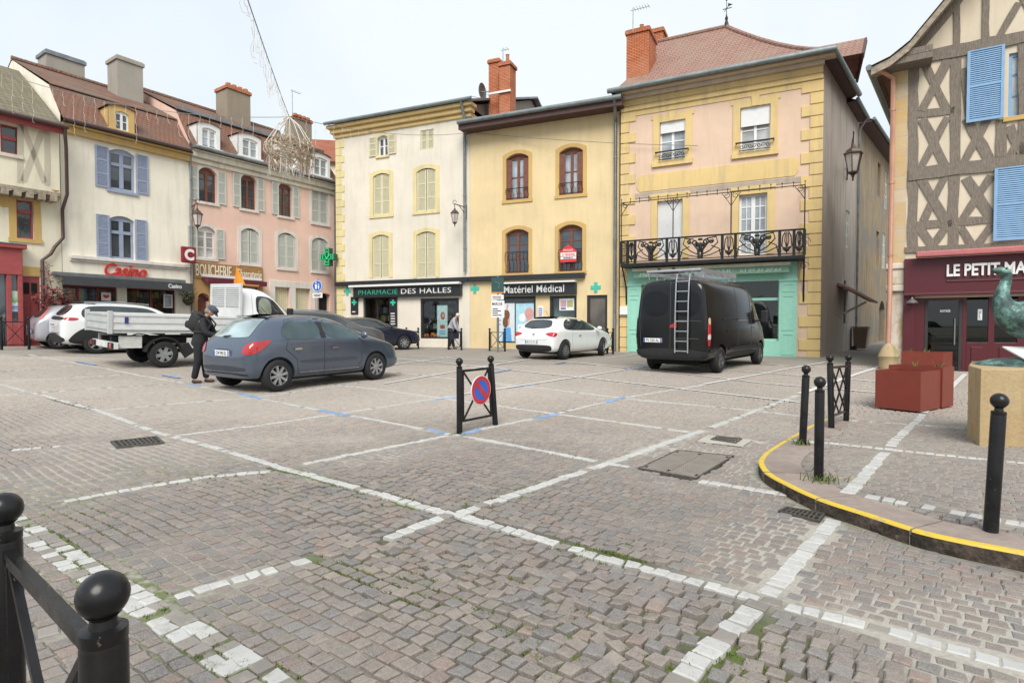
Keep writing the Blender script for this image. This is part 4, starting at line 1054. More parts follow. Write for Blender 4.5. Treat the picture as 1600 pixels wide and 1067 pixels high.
x, z = FL.sz(457, 190, 4.6); antenna(rk, x, 4.6, z - .6, FL.sz(457, 140, 4.6)[1], .6, 3)
x = sx(FL, 524, -.12); pipe(hk.root, [(x - .1, -.38, zc2 - .1), (x, -.12, zc - .5), (x, -.12, -.2)], M['zinc'], .06)
gutter(hk.root, (hk.s0, -.46, zc2 + .03), (hk.s1, -.46, zc2 + .03), M['zinc'])
x = sx(FL, 300, -.1); pipe(hk.root, [(x, -.1, zc2), (x, -.1, -.2)], M['zinc'], .04); 
# butcher sign and awning
r = hk.px(301, 414, 409, 438); t = FL.thing('shop_sign', 'brown fascia sign with cream letters reading Boucherie Charcuterie', 'sign', r[0], -.02, r[2]); wd, H = r[1] - r[0], r[3] - r[2]
MB().box(0, wd, -.06, 0.01, 0, H).build('board', flat('brown_sign', (.32, .17, .06), .5), t); lc = flat('cream_letters', (.72, .68, .55), .5)
text_obj('lettering', 'BOUCHERIE', lc, t, .08, wd * .52, H * .14, H * .9, -.062, .02, bold=.005); text_obj('lettering', 'Charcuterie', lc, t, wd * .6, wd * .98, H * .2, H * .8, -.062, .02)
r = hk.px(314, 437, 406, 446); t = FL.thing('awning', 'narrow dark red awning above the butcher shop window', 'awning', r[0], -.02, r[2]); wd, H = r[1] - r[0], r[3] - r[2]; MB().hexa([(0, -.55, 0), (wd, -.55, 0), (wd, -.02, H * .6), (0, -.02, H * .6)], [(0, -.58, .22), (wd, -.58, .22), (wd, -.02, H + .02), (0, -.02, H + .02)]).build('canopy', flat('burgundy_cloth', (.13, .02, .035), .85), t); MB().box(0, wd, -.16, 0.01, H + .03, H + .15).build('casing', M['whiteplastic'], t)

# red-tiled house behind the gap
FB = F(470, 36, 640, 37); hb = House(FB, 'far_house', 'small house with a red tiled roof beyond the pink house', 0, FB.W, FB.sz(515, 252)[1], cream, depth=7); hb.wall()
zE = hb.zt; zr = FB.sz(520, 225, 3)[1] + .4
MB().quad((0, -.3, zE - .1), (FB.W, -.3, zE - .1), (FB.W, 3.5, zr), (0, 3.5, zr)).quad((0, 3.5, zr), (FB.W, 3.5, zr), (FB.W, 7.3, zE - .1), (0, 7.3, zE - .1)).build('roof', tiles('bright_red_tiles', [(.36, .12, .07), (.3, .1, .06), (.33, .14, .09)]), hb.root, fixn=False)

# ================================================================ pharmacy and medical supply houses
FP = F(525, 29.9, 968, 24.0)
cr3 = plaster('ivory_render', lin('#e6dcc8', .84), (.45, .38, .27), .22)
hp = House(FP, 'pharmacy_house', 'ivory three storey house with pale yellow window surrounds above the pharmacy', sx(FP, 526), sx(FP, 734), FP.sz(640, 186)[1] - .1, cr3, depth=16)
hp.win(hp.px(590, 212, 606, 243), .12, fm='white', cols=2, rows=2, dp=.2, shut='LR', shm='creamshutter', shw=.48, sill='paleyellow', sur='paleyellow', surw=.12)
hp.win(hp.px(657, 203, 678, 234), 0, dp=.2, shut='C', shm='creamshutter', rails=2)
for k, (x0, y0, x1, y1) in enumerate(((583, 271, 609, 336), (651, 263, 681, 330), (582, 367, 608, 434), (651, 362, 681, 434))):
    hp.win(hp.px(x0, y0, x1, y1), .14, dp=.22, shut='C' if k == 0 else 'Cg', shm='creamshutter', sur='paleyellow', surw=.2, sur_bottom=(k < 2), rails=3)
zs = FP.sz(640, 440)[1]   # shop cornice height
dop = hp.px(567, 463, 609, 545); wop = hp.px(657, 466, 717, 529)
hp.op += [(dop[0], dop[1], -.9, dop[3], 0, .3), (*wop, 0, .3)]
hp.wall()
shop_interior(hp.root, (dop[0], dop[1], .3, dop[3]), .3, 11, .5); shop_interior(hp.root, (wop[0], wop[1], wop[2] - .1, wop[3]), .3, 12, wop[2] - .2)
an = M['blacksign']
mb = MB(); a, b, c, e = dop; 
for x in (a, a + (b - a) * .5 - .05, b - .1): mb.box(x, x + .1, .1, .17, -.6, e)
mb.box(a + .1, b - .1, .101, .169, e - .1, e).build('shop_door', an, hp.root); MB().box(a, b, .13, .14, .35, e - .1).build('pane', M['shopglass'], hp.root.children[-1] if False else None) if False else None
dj = [o for o in hp.root.children if o.name.startswith('shop_door')][-1]; MB().box(a, b, .13, .14, .35, e - .1).build('pane', M['shopglass'], dj)
mb = MB(); a, b, c, e = wop; mb.box(a, a + .12, .03, .1, c, e).box(b - .12, b, .03, .1, c, e).box(a + .12, b - .12, .031, .1, e - .15, e).box(a + .12, b - .12, .031, .1, c, c + .08); wj = mb.build('shop_window', an, hp.root); MB().box(a, b, .06, .07, c, e).build('pane', M['shopglass'], wj)
zE = hp.zt
MB().box(hp.s0 - .1, hp.s1 + .1, -.1, .2, zE - .3, zE - .1).box(hp.s0 - .2, hp.s1 + .2, -.25, .2, zE - .099, zE + .12).box(hp.s0 - .3, hp.s1 + .3, -.42, .2, zE + .121, zE + .3).build('cornice', M['yellow'], hp.root, bevel=.05)
q = MB(); z = -.5
x = hp.s0
while z < zE - .5:
    ln = .55 if int(z / .38) % 2 else .38; q.box(x - .012, x + ln, -.03, .01, z, z + .365); z += .38
q.build('quoins', M['paleyellow'], hp.root, bevel=.008)
zr = FP.sz(835, 153, 8)[1]; a, b = hp.s0 - .3, hp.s1 + .35
mb = MB().quad((a, -.5, zE + .3), (b, -.5, zE + .3), (b, 8, zr), (a, 8, zr)).quad((a, 8, zr), (b, 8, zr), (b, 16, zE + .3), (a, 16, zE + .3)); rp = mb.build('roof', M['tileA'], hp.root, fixn=False)
g = MB(); g.add([(hp.s1 - .01, 0, zE + .25), (hp.s1 - .01, 8, zr - .12), (hp.s1 - .01, 16, zE + .25)], [(0, 1, 2)]); g.add([(hp.s0 + .01, 0, zE + .25), (hp.s0 + .01, 8, zr - .12), (hp.s0 + .01, 16, zE + .25)], [(0, 1, 2)]); g.build('gable', grey, hp.root, fixn=False)
MB().bar((b - .1, -.5, zE + .28), (b - .1, 8, zr - .02), .25, .1).bar((b - .1, 8, zr - .02), (b - .1, 16, zE + .28), .25, .1).build('verge', M['zinc'], rp)
gutter(hp.root, (a, -.52, zE + .36), (b, -.52, zE + .36), M['greyzinc'], .085)
chimney(rp, FP, 613, 180, 632, 190, 3.2, .8, M['brick'], pots=1, zlow=.7)
x, zt_ = FP.sz(726, 170, -.14); pipe(hp.root, [(x, -.5, zE + .3), (x, -.14, zE - .4), (x, -.14, FP.sz(726, 424, -.14)[1])], M['greyzinc'], .07)
# medical supply house
be = plaster('sand_yellow_render', lin('#e9cd90', .84), (.42, .33, .2), .25)
hm = House(FP, 'medical_shop_house', 'sand yellow two storey house with red-brown windows above the medical supply shop', sx(FP, 734) + .01, sx(FP, 967), FP.sz(850, 192)[1], be, depth=9)
for k, (x0, y0, x1, y1) in enumerate(((791, 240, 826, 312), (874, 230, 911, 304), (790, 358, 826, 427), (873, 351, 910, 424))):
    wn = hm.win(hm.px(x0, y0, x1, y1), .2, fm='brownwood', gm='glasssky' if k < 2 else 'glassdark', cols=2, rows=3 if k > 1 else 2, sur='ochre', surw=.17, sur_bottom=True, dp=.22, fw=.09, mull=.06)
    a, b, c, e = hm.px(x0, y0, x1, y1); railing(wn, a + .02, b - .02, c + .06, c + (.5 if k < 2 else .95), -.05)
    if k < 2:
        for x in (a + .02, b - .26): MB().box(x, x + .24, .02, .06, c + .02, e - .25).build('shutter', M['brownwood'], wn)
mo = hm.px(776, 463, 837, 545); m2 = hm.px(859, 462, 901, 531); md = hm.px(917, 461, 949, 548)
hm.op += [(mo[0], mo[1], .55, mo[3], 0, .3), (*m2, 0, .3), (md[0], md[1], -.5, md[3], 0, .3)]
hm.wall()
for r, sd in ((mo, 21), (m2, 22)):
    a, b, c, e = r; c = max(c, .55); q = MB(); q.box(a, b, .6, .64, c, e).build('backing_panel', flat('pale_green_panel', (.36, .42, .38), .6), hm.root)
    mb = MB().box(a, a + .1, .03, .1, c, e).box(b - .1, b, .03, .1, c, e).box(a + .1, b - .1, .031, .1, e - .12, e).box(a + .1, b - .1, .031, .1, c, c + .06); wj = mb.build('shop_window', an, hm.root); MB().box(a, b, .06, .07, c, e).build('pane', M['shopglass'], wj)
a, b, c, e = md; mb = MB().box(a, a + .12, .05, .14, -.4, e).box(b - .1, b, .05, .14, -.4, e).box(a + .12, b - .1, .051, .14, e - .12, e); dj = mb.build('door', flat('black_door', (.02, .018, .016), .5), hm.root); MB().box(a, b, .09, .12, .2, e).build('pane', glassy('brown_door_glass', (.10, .085, .065), .03, .8), dj)
zE = hm.zt; a, b = hm.s0 - .2, hm.s1 + .25
mb = MB().quad((a, -.75, zE + .28), (b, -.75, zE + .28), (b, 4.5, zE + 1.25), (a, 4.5, zE + 1.25)).quad((a, 4.5, zE + 1.25), (b, 4.5, zE + 1.25), (b, 9, zE + .3), (a, 9, zE + .3)); rm = mb.build('roof', M['tileA'], hm.root, fixn=False)
bw = flat('purple_brown_boards', (.085, .045, .042), .7); MB().box(a, b, -.7, -.0, zE - .0, zE + .06).box(a, b, -.74, -.69, zE - .03, zE + .26).build('eaves', bw, rm)
gutter(hm.root, (a, -.82, zE + .28), (b, -.82, zE + .28), M['greyzinc'], .1)
MB().box(a, b, -.6, .3, zE + .33, zE + .36).build('flashing', M['zinc'], rm)
x = sx(FP, 961, -.14); pipe(hm.root, [(x + .1, -.8, zE + .25), (x + .05, -.5, zE - .1), (x, -.14, zE - .5), (x, -.14, .1)], M['zinc'], .07)
# twin brick chimney between the two
ch = chimney(rm, FP, 763.5, 92, 779.5, 190, 1.5, .7, M['brick'], zlow=.9); ch2 = chimney(rm, FP, 780, 96, 797, 190, 1.1, .7, M['brick'], zlow=1.2, pots=1)
r = FP.rect(762, 140, 798, 146, 1.05); MB().box(r[0], r[1], 1.02, 1.08, r[2], r[2] + .09).build('strap', M['white'], ch2)
x, z = FP.sz(757, 143, .9); ds = FP.thing('satellite_dish', 'grey satellite dish fixed to the twin brick chimney', 'dish', x, .9, z - .4)
pr = [(.02 + .36 * math.sqrt(k / 8), .12 * k / 8) for k in range(9)]; q = MB(); bs = len(q.v)
q.lathe([(.02, .0), (.2, .03), (.33, .09), (.40, .15), (.40, .16), (.33, .1), (.2, .04)], (-.25, 0, .4), 18, 'x'); q.build('dish', M['zinc'], ds, smooth=True); MB().tube([(-.25, 0, .4), (.25, .12, .4)], .025).tube([(-.2, 0, .1), (-.75, -.05, .28)], .012).build('arm', M['zinc'], ds)
antenna(rm, sx(FP, 786, 1.8), 1.8, FP.sz(786, 140, 1.8)[1], FP.sz(786, 76, 1.8)[1], .3, 2)
# shared dark cornice strip over both shops
a = hp.s0 + .02; b = FP.sz(915, 432)[0]; MB().box(a, hp.s1, -.22, -.004, zs - .12, zs + .1).build('shop_cornice', an, hp.root, bevel=.02); MB().box(hp.s1 + .02, b, -.22, -.004, zs - .12, zs + .1).build('shop_cornice', an, hm.root, bevel=.02)
r = hp.px(556, 447, 723, 464); t = FP.thing('shop_sign', 'long dark sign reading Pharmacie des Halles in green and white', 'sign', r[0], -.1, r[2]); wd, H = r[1] - r[0], r[3] - r[2]
MB().box(0, wd, -.12, .09, 0, H).build('board', an, t, bevel=.01); MB().box(-.15, wd + .0, -.3, -.0, H + .003, H + .1).build('casing', M['white'], t)
gl_ = flat('sign_green', (.03, .40, .25), .4); text_obj('lettering', 'PHARMACIE', gl_, t, wd * .055, wd * .435, H * .27, H * .72, -.122, .02, bold=-.006, spacing=1.08); text_obj('lettering', 'DES HALLES', M['white'], t, wd * .47, wd * .92, H * .27, H * .74, -.122, .02, bold=.0, spacing=1.08)
r = hm.px(787, 440, 902, 461); t = FP.thing('shop_sign', 'long dark sign reading Matériel Médical in white letters', 'sign', r[0], -.1, r[2]); wd, H = r[1] - r[0], r[3] - r[2]
MB().box(0, wd, -.12, .09, 0, H * .84).build('board', an, t, bevel=.01); MB().box(0, wd, -.3, -.0, H * .86, H * .97).build('casing', M['white'], t); text_obj('lettering', 'Matériel Médical', M['white'], t, wd * .0 + .12, wd * .85, H * .17, H * .72, -.122, .02, bold=.004, spacing=1.05)
# flat green crosses on the wall
def cross(mb, cx, cz, s, y0, y1):
    a = s / 2; b = s / 6; mb.prism([(cx - b, cz - a), (cx + b, cz - a), (cx + b, cz - b), (cx + a, cz - b), (cx + a, cz + b), (cx + b, cz + b), (cx + b, cz + a), (cx - b, cz + a), (cx - b, cz + b), (cx - a, cz + b), (cx - a, cz - b), (cx - b, cz - b)], y0, y1); return mb
gc = flat('turquoise_cross', (.05, .45, .34), .45)
for px, py, lab in ((543, 455, 'small flat turquoise cross at the left end of the pharmacy front'), (742, 451, 'flat turquoise cross on the wall between the two dark shop signs'), (931, 449, 'flat turquoise cross above the brown glass door')):
    x, z = FP.sz(px, py); t = FP.thing('pharmacy_cross', lab, 'cross', x, 0, z - .25, 'flat crosses on the shop fronts'); cross(MB(), 0, .25, .44, -.03, -.002).build('cross', gc, t)
for px, w_, lab in (((549, 464, 560, 491), 0, 'narrow dark sign panel with a green cross left of the pharmacy door'), ((609, 464, 621, 510), 0, 'taller dark sign panel with a green cross right of the pharmacy door')):
    r = hp.px(*px); t = FP.thing('sign_panel', lab, 'sign', r[0], -.01, r[2]); wd, H = r[1] - r[0], r[3] - r[2]; MB().box(0, wd, -.05, .006, 0, H).build('board', an, t); cross(MB(), wd / 2, H - .28, .3, -.06, -.051).build('cross', M['greenglow'], t)
    q = MB()
    for k in range(int((H - .7) / .13)): q.box(wd * .2, wd * random.uniform(.6, .8), -.056, -.051, .1 + .13 * k, .15 + .13 * k)
    q.build('print', M['white'], t)
# estate agent board shaped like a house
r = hm.px(877, 383, 902, 410); t = FP.thing('estate_agent_board', 'red and white house-shaped sale board on a first floor window railing', 'sign', r[0], -.1, r[2]); wd, H = r[1] - r[0], r[3] - r[2]
rd = flat('board_red', (.62, .03, .035), .45); MB().prism([(0, 0), (wd, 0), (wd, H * .62), (wd * 1.05, H * .62), (wd * .5, H), (wd * -.05, H * .62), (0, H * .62)], -.03, 0).build('board', rd, t); MB().box(0.01, wd - .01, -.04, -.031, H * .33, H * .55).box(.01, wd - .01, -.04, -.031, H * .17, H * .3).build('band', M['white'], t)
text_obj('lettering', 'A VENDRE', rd, t, wd * .1, wd * .9, H * .37, H * .5, -.046, .004, bold=.01); text_obj('lettering', 'MAISONS', M['white'], t, wd * .2, wd * .8, H * .62, H * .74, -.038, .006)
text_obj('lettering', 'IMMO', flat('board_blue', (.05, .06, .25), .5), t, wd * .2, wd * .8, H * .19, H * .28, -.046, .004, bold=.01)
# ================================================================ kebab house on the corner
FK = F(968, 23.8, 1280, 20.5)
pk = plaster('salmon_render', lin('#e8c4a4', .84), (.45, .33, .24), .25)
K = House(FK, 'corner_house', 'salmon corner house with yellow quoins, iron balcony and turquoise shopfront', 0.02, FK.W, FK.sz(1278, 92)[1], pk)
zE = K.zt
def locdir(f, v): return Vector((v.dot(f.u), v.dot(f.n), 0))
sdw = Vector((.637, .771, 0)); sdl = locdir(FK, sdw)
wh = M['whiteplastic']
for x0, y0, x1, y1, sh_ in ((1031, 189, 1071, 250, .28), (1157, 166, 1204, 236, .42)):
    r = K.px(x0, y0, x1, y1); a, b, c, e = r
    wn = K.win(r, 0, fm='white', gm='glasslite' if x0 > 1100 else 'glasssky', cols=2, rows=4, dp=.2, fw=.06, mull=.05)
    MB().box(a + .02, b - .02, .05, .11, e - (e - c) * sh_, e).build('roller_shutter', wh, wn)
    sw = .26; q = MB(); q.ring([(a, c), (a, e), (b, e), (b, c)], [(a - sw, c), (a - sw, e + sw), (b + sw, e + sw), (b + sw, c)], -.035, .01); q.box(a - sw - .08, a + .06, -.03, .01, e + sw * .55, e + sw + .06).box(b - .06, b + sw + .08, -.03, .01, e + sw * .55, e + sw + .06)
    q.prism([((a + b) / 2 - .11, e), ((a + b) / 2 + .11, e), ((a + b) / 2 + .15, e + sw + .12), ((a + b) / 2 - .15, e + sw + .12)], -.06, -.03); q.box(a - sw - .03, b + sw + .03, -.09, .01, c - .22, c - .003); q.build('surround', M['yellow'], wn, bevel=.006)
    rl = MB(); y = -.16; rl.bar((a - .15, y, c + .32), (b + .15, y, c + .32), .05, .05); rl.bar((a - .02, y, c + .02), (b + .02, y, c + .02), .025, .025)
    for x in (a - .13, b + .13): rl.bar((x, y, c + .32), (x, 0, c + .32), .03, .03)
    k = 7
    for i in range(k): x = a + (b - a) * (i + .5) / k; scroll(rl, (x, c + .16), .085, y, 1.2, 0, 1 if i % 2 else -1, .012, 14)
    rl.build('railing', M['iron'], wn)
for x0, y0, x1, y1, kind in ((1027, 313, 1067, 404, 's'), (1155, 303, 1199, 398, 'w')):
    r = K.px(x0, y0, x1, y1); a, b, c, e = r
    if kind == 's':
        K.opening(r, 0, .2); wn = MB().box(a, b, .12, .17, c, e).build('balcony_door', wh, K.root)
        q = MB(); k = 34
        for i in range(k): z = c + (e - c) * i / k; q.box(a + .02, b - .02, .105, .12, z + .008, z + (e - c) / k - .004)
        q.build('roller_shutter', wh, wn)
    else:
        wn = K.win(r, 0, fm='white', gm='glasssky', cols=2, rows=5, dp=.2, fw=.08, mull=.07, name='balcony_door')
        q = MB()
        for s_ in (-1, 1): x = (a + b) / 2 + s_ * (b - a) * .24; q.box(x - .018, x + .018, .14, .17, c + .1, e - .1)
        q.build('glazing_bar', wh, wn)
    sw = .24; q = MB(); q.ring([(a, c), (a, e), (b, e), (b, c)], [(a - sw, c), (a - sw, e + sw), (b + sw, e + sw), (b + sw, c)], -.035, .01); q.box(a - sw - .06, b + sw + .06, -.06, -.036, e + sw * .7, e + sw + .05); q.build('surround', M['yellow'], wn, bevel=.006)
sfr = K.px(982, 418, 1246, 555); shw_ = K.px(1003, 442, 1218, 540)
K.op.append((shw_[0], shw_[1], .75, shw_[3], 0, .5))
K.wall(right=False)
# side wall along the alley
L1 = 4.6; e1 = Vector((K.s1, 0, 0)) + sdl * L1
gs = plaster('grey_brown_side_render', lin('#bdb0a2', .82), (.16, .13, .11), .5)
MB().quad((K.s1, 0, -1), (e1.x, e1.y, -1), (e1.x, e1.y, zE), (K.s1, 0, zE)).build('side_wall', gs, K.root, fixn=False)
# quoins
def quoin(a, b, sgn, ytop):
    q = MB(); z = .0; i = 0
    while z < ytop - .4:
        ext = (.62 if i % 2 else .36); q.box(a if sgn > 0 else a - ext, a + ext if sgn > 0 else a, -.045, .01, z + .012, z + .40); z += .42; i += 1
    return q
zt = FK.sz(1265, 128)[1]
q = quoin(K.s0 + .0, 0, 1, zt); q.build('quoins', M['yellow'], K.root, bevel=.012)
q = MB(); z = 0; i = 0
while z < zt - .4:
    ext = .66 if i % 2 else .38; q.box(K.s1 - ext, K.s1 + .04, -.045, .01, z + .012, z + .40); z += .42; i += 1
q.build('quoins', M['yellow'], K.root, bevel=.012)
# string course, frieze and eaves
z1 = FK.sz(1130, 147)[1]; MB().box(K.s0, K.s1 + .03, -.1, -.002, z1 - .08, z1 + .06).box(K.s0, K.s1 + .02, -.05, -.002, zE - .52, zE - .28).build('string_course', M['yellow'], K.root, bevel=.02)
MB().box(K.s0, K.s1 + .06, -.2, -.002, zE - .279, zE - .12).box(K.s0 - .1, K.s1 + .4, -.46, -.002, zE - .119, zE + .02).build('cornice', plaster('beige_cornice', lin('#dcc8ae', .8)), K.root, bevel=.03)
MB().box(K.s0, K.s1, -.03, -.002, zE - .95, zE - .53).build('frieze', M['yellow'], K.root)
r0 = K.px(995, 268, 1248, 288); h_ = .36; q = MB(); q.prism([(r0[0], r0[2] + h_ * .5), (r0[0] + .12, r0[2]), (r0[1] - .12, r0[2]), (r0[1], r0[2] + h_ * .5), (r0[1], r0[2] + h_ * 1.4), (r0[1] - .12, r0[2] + h_ * 1.9), (r0[0] + .12, r0[2] + h_ * 1.9), (r0[0], r0[2] + h_ * 1.4)], -.02, -.002); q.build('sign_panel', M['yellow'], K.root, bevel=.01)
# roof: hipped, flaring at the eaves
zR = FK.sz(1135, 43, 4.3)[1]; s2 = FK.sz(1135, 43, 4.3)[0]; s1_ = FK.sz(1022, 60, 4.3)[0]
A = Vector((-.3, -.6, zE)); B = Vector((K.s1 + .25, -.6, zE)); C = B + sdl * 5.0; D = Vector((-.3, 9, zE)); P1 = Vector((s1_, 4.3, zR)); P2 = Vector((s2, 4.3, zR)); Hh = zR - zE
def prof(e, p, t): v = e.lerp(p, t); v.z = zE + Hh * (t ** 1.22); return v
ts = [0, .08, .18, .3, .45, .6, .75, .9, 1]
mb = MB()
for e0, e1_, p0, p1 in ((A, B, P1, P2), (B, C, P2, P2), (C, D, P2, P1), (D, A, P1, P1)):
    for t0, t1 in zip(ts[:-1], ts[1:]):
        mb.quad(prof(e0, p0, t0), prof(e1_, p1, t0), prof(e1_, p1, t1), prof(e0, p0, t1))
rk_ = mb.build('roof', M['tileK'], K.root, fixn=False)
hp_ = MB(); hp_.tube([prof(B, P2, t) + Vector((0, 0, .03)) for t in ts], .09, 8).tube([P1 + Vector((0, 0, .03)), P2 + Vector((0, 0, .03))], .1, 8); hp_.build('ridge_tiles', M['tileK'], rk_, smooth=True)
MB().tube([A + Vector((-.05, -.08, -.02)), B + Vector((.08, -.08, -.02)), C + Vector((.1, 0, -.02))], .1, 10).build('gutter', M['greyzinc'], K.root, smooth=True)
mb = MB(); mb.quad(A + Vector((0, 0, -.05)), B + Vector((0, 0, -.05)), Vector((K.s1, .0, zE - .05)), Vector((0, 0, zE - .05))); mb.quad(B + Vector((0, 0, -.05)), C + Vector((0, 0, -.05)), Vector((K.s1, 0, zE - .05)) + sdl * 4.9, Vector((K.s1, 0, zE - .05))); mb.build('soffit', bw, rk_, fixn=False)
# finial
f0 = P2 + Vector((0, 0, .0)); q = MB().lathe([(.12, 0), (.09, .15), (.05, .3), (.07, .4), (.03, .5), (.015, .6), (.012, 1.15), (.05, 1.22), (.01, 1.3)], f0, 8); q.bar(f0 + Vector((-.16, 0, .82)), f0 + Vector((.22, 0, .82)), .02, .03).bar(f0 + Vector((-.1, 0, .7)), f0 + Vector((.1, .0, .95)), .02, .02).prism([(f0.x + .06, f0.z + .9), (f0.x + .26, f0.z + .95), (f0.x + .06, f0.z + 1.05)], f0.y - .01, f0.y + .01); q.build('weather_vane', M['iron'], rk_)
c1 = chimney(rk_, FK, 979, 44, 1014, 118, 1.2, 1.4, M['brick'], pots=1, zlow=1.0); chimney(rk_, FK, 1017, 44, 1036, 70, 4.6, .8, M['brick'], zlow=.8)
x, z = FK.sz(989, 40, .9); antenna(rk_, x, .9, z - .3, FK.sz(989, 13, .9)[1], .7, 6)
# cross gable peeping over the hip
gq = FK.sz(1300, 76, 3.6); ga, gz = gq; q = MB(); zg0 = FK.sz(1300, 100, 3.6)[1]
q.quad((ga - 2.2, 2.6, zg0 - .2), (ga + 1.0, 2.6, zg0 - .2), (ga + 1.2, 3.8, gz + .25), (ga - 2.2, 3.8, gz + .25)).quad((ga - 2.2, 3.8, gz + .25), (ga + 1.2, 3.8, gz + .25), (ga + 1.0, 5.2, zg0 - .2), (ga - 2.2, 5.2, zg0 - .2))
q.build('gable_roof', M['tileK'], rk_, fixn=False); MB().bar((ga + 1.0, 2.6, zg0 - .3), (ga + 1.2, 3.8, gz + .16), .08, .2).bar((ga + 1.2, 3.8, gz + .16), (ga + 1.0, 5.2, zg0 - .3), .08, .2).build('bargeboard', bw, rk_)
# balcony with art nouveau ironwork
d = -.85; ra, rb, rz0, rz1 = FK.rect(971, 368, 1257, 404, d); rz1 = FK.sz(1257, 358, d)[1]; rz0 = FK.sz(1257, 398, d)[1]
MB().box(ra - .03, rb + .03, d - .04, -.002, rz0 - .14, rz0).build('balcony_slab', M['iron'], K.root, bevel=.02)
q = MB()
for yy in (d,):
    q.bar((ra, yy, rz1), (rb, yy, rz1), .06, .06); q.bar((ra, yy, rz0 + .06), (rb, yy, rz0 + .06), .03, .03)
for x in (ra, rb):
    q.bar((x, d, rz1), (x, 0, rz1), .05, .05); q.bar((x, d, rz0 + .06), (x, 0, rz0 + .06), .03, .03)
    for k in range(1, 5): y = d * k / 5; q.tube([(x, y, rz0), (x, y, rz1)], .012, 5)
    scroll(q, (x, rz0 + .5), .2, d * .5, 1.3)
W = rb - ra; posts = [0, .04, .085, .275, .345, .585, .655, .88, .95, 1.0]
for t in posts: x = ra + W * t; q.bar((x, d, rz0), (x, d, rz1), .1, .06)
def flower(x0, x1):
    c = (x0 + x1) / 2; hw = (x1 - x0) / 2; H = rz1 - rz0; zb = rz0 + .08
    for s in (-1, 1):
        q.tube([(c + s * hw * .06, d, zb), (c + s * hw * .10, d, zb + H * .35), (c + s * hw * .35, d, zb + H * .62), (c + s * hw * .62, d, zb + H * .70)], [.05, .045, .03, .02], 6)
        q.tube([(c, d, zb + H * .1), (c + s * hw * .45, d, zb + H * .3), (c + s * hw * .8, d, zb + H * .62), (c + s * hw * .72, d, zb + H * .85), (c + s * hw * .3, d, zb + H * .8)], .024, 5)
        q.tube([(c + s * hw * .95, d, zb), (c + s * hw * .85, d, zb + H * .35), (c + s * hw * .5, d, zb + H * .5)], .021, 5); q.tube([(c, d, zb + .03), (c + s * hw * .5, d, zb + H * .12), (c + s * hw * .95, d, zb + H * .3)], .019, 5)
        scroll(q, (c + s * hw * .25, zb + H * .66), H * .13, d, 1.3, 0, s, .03, 16); scroll(q, (c + s * hw * .5, zb + H * .68), H * .1, d, 1.2, 1, -s, .024, 14)
        q.sphere((c + s * hw * .12, d, zb + H * .55), .07, 8, 6, (1, .4, 1.2))
    q.sphere((c, d, zb + H * .45), .09, 8, 6, (.8, .4, 2.2)); q.sphere((c, d, zb + H * .78), .06, 8, 6, (1.6, .4, .8))
def bud(x0, x1):
    c = (x0 + x1) / 2; hw = (x1 - x0) / 2 * .7; H = rz1 - rz0; zb = rz0 + .08
    q.sphere((c, d, zb + H * .16), .09, 8, 6, (1, .4, 1)); 
    for s in (-1, 1):
        q.tube([(c, d, zb + H * .1), (c + s * hw, d, zb + H * .3), (c + s * hw * .8, d, zb + H * .7), (c + s * hw * .3, d, zb + H * .85)], .021, 5); q.tube([(c, d, zb + H * .2), (c + s * hw * .4, d, zb + H * .5), (c + s * hw * .3, d, zb + H * .8)], .018, 5); scroll(q, (c + s * hw * .5, zb + H * .2), .06, d, 1.1, 0, s, .02, 10)
    q.tube([(c, d, zb), (c, d, zb + H * .85)], .019, 5)
flower(ra + W * .085, ra + W * .275); flower(ra + W * .345, ra + W * .585); flower(ra + W * .655, ra + W * .88)
for a_, b_ in ((.04, .085), (.275, .345), (.585, .655), (.88, .95), (.95, 1)): bud(ra + W * a_, ra + W * b_)
bal = q.build('balcony_railing', M['iron'], K.root)
# posts and rail of the former canopy
zp = FK.sz(1257, 289, d)[1]; q = MB(); q.bar((ra, d, zp), (rb, d, zp), .03, .03)
for t in (0, .31, .63, 1):
    x = ra + W * t; q.tube([(x, d, rz1), (x, d, zp)], .02, 6)
    for s in (-1, 1):
        if 0 <= t + s * .02 <= 1: scroll(q, (x + s * .16, zp - .12), .12, d, 1.2, math.pi / 2, s, .012, 14); q.tube([(x, d, zp - .5), (x + s * .12, d, zp - .3), (x + s * .32, d, zp - .03)], .012, 5)
for k in range(19): x = ra + W * k / 18; q.bar((x, d, zp - .06), (x, d, zp + .13), .02, .02); q.sphere((x, d, zp + .13), .025, 6, 4)
for x in (ra, rb): q.bar((x, d, zp), (x, 0, zp + .05), .03, .03)
q.build('canopy_frame', M['iron'], K.root)
zst = FK.sz(1130, 293)[1]; q = MB(); q.box(K.s0 + .1, K.s1 - .1, -.02, -.003, zst - .1, zst + .1); q.build('canopy_scar', plaster('old_mortar_scar', (.42, .34, .26), (.25, .2, .16), .6), K.root)
for x in (ra + .0, rb - .0):
    q = MB(); scroll(q, (x, rz0 - .35), .16, -.5, 1.2); q.tube([(x, -.05, rz0 - 1.6), (x, -.12, rz0 - .9), (x, -.7, rz0 - .15)], .03, 6); q.build('balcony_bracket', M['iron'], K.root)
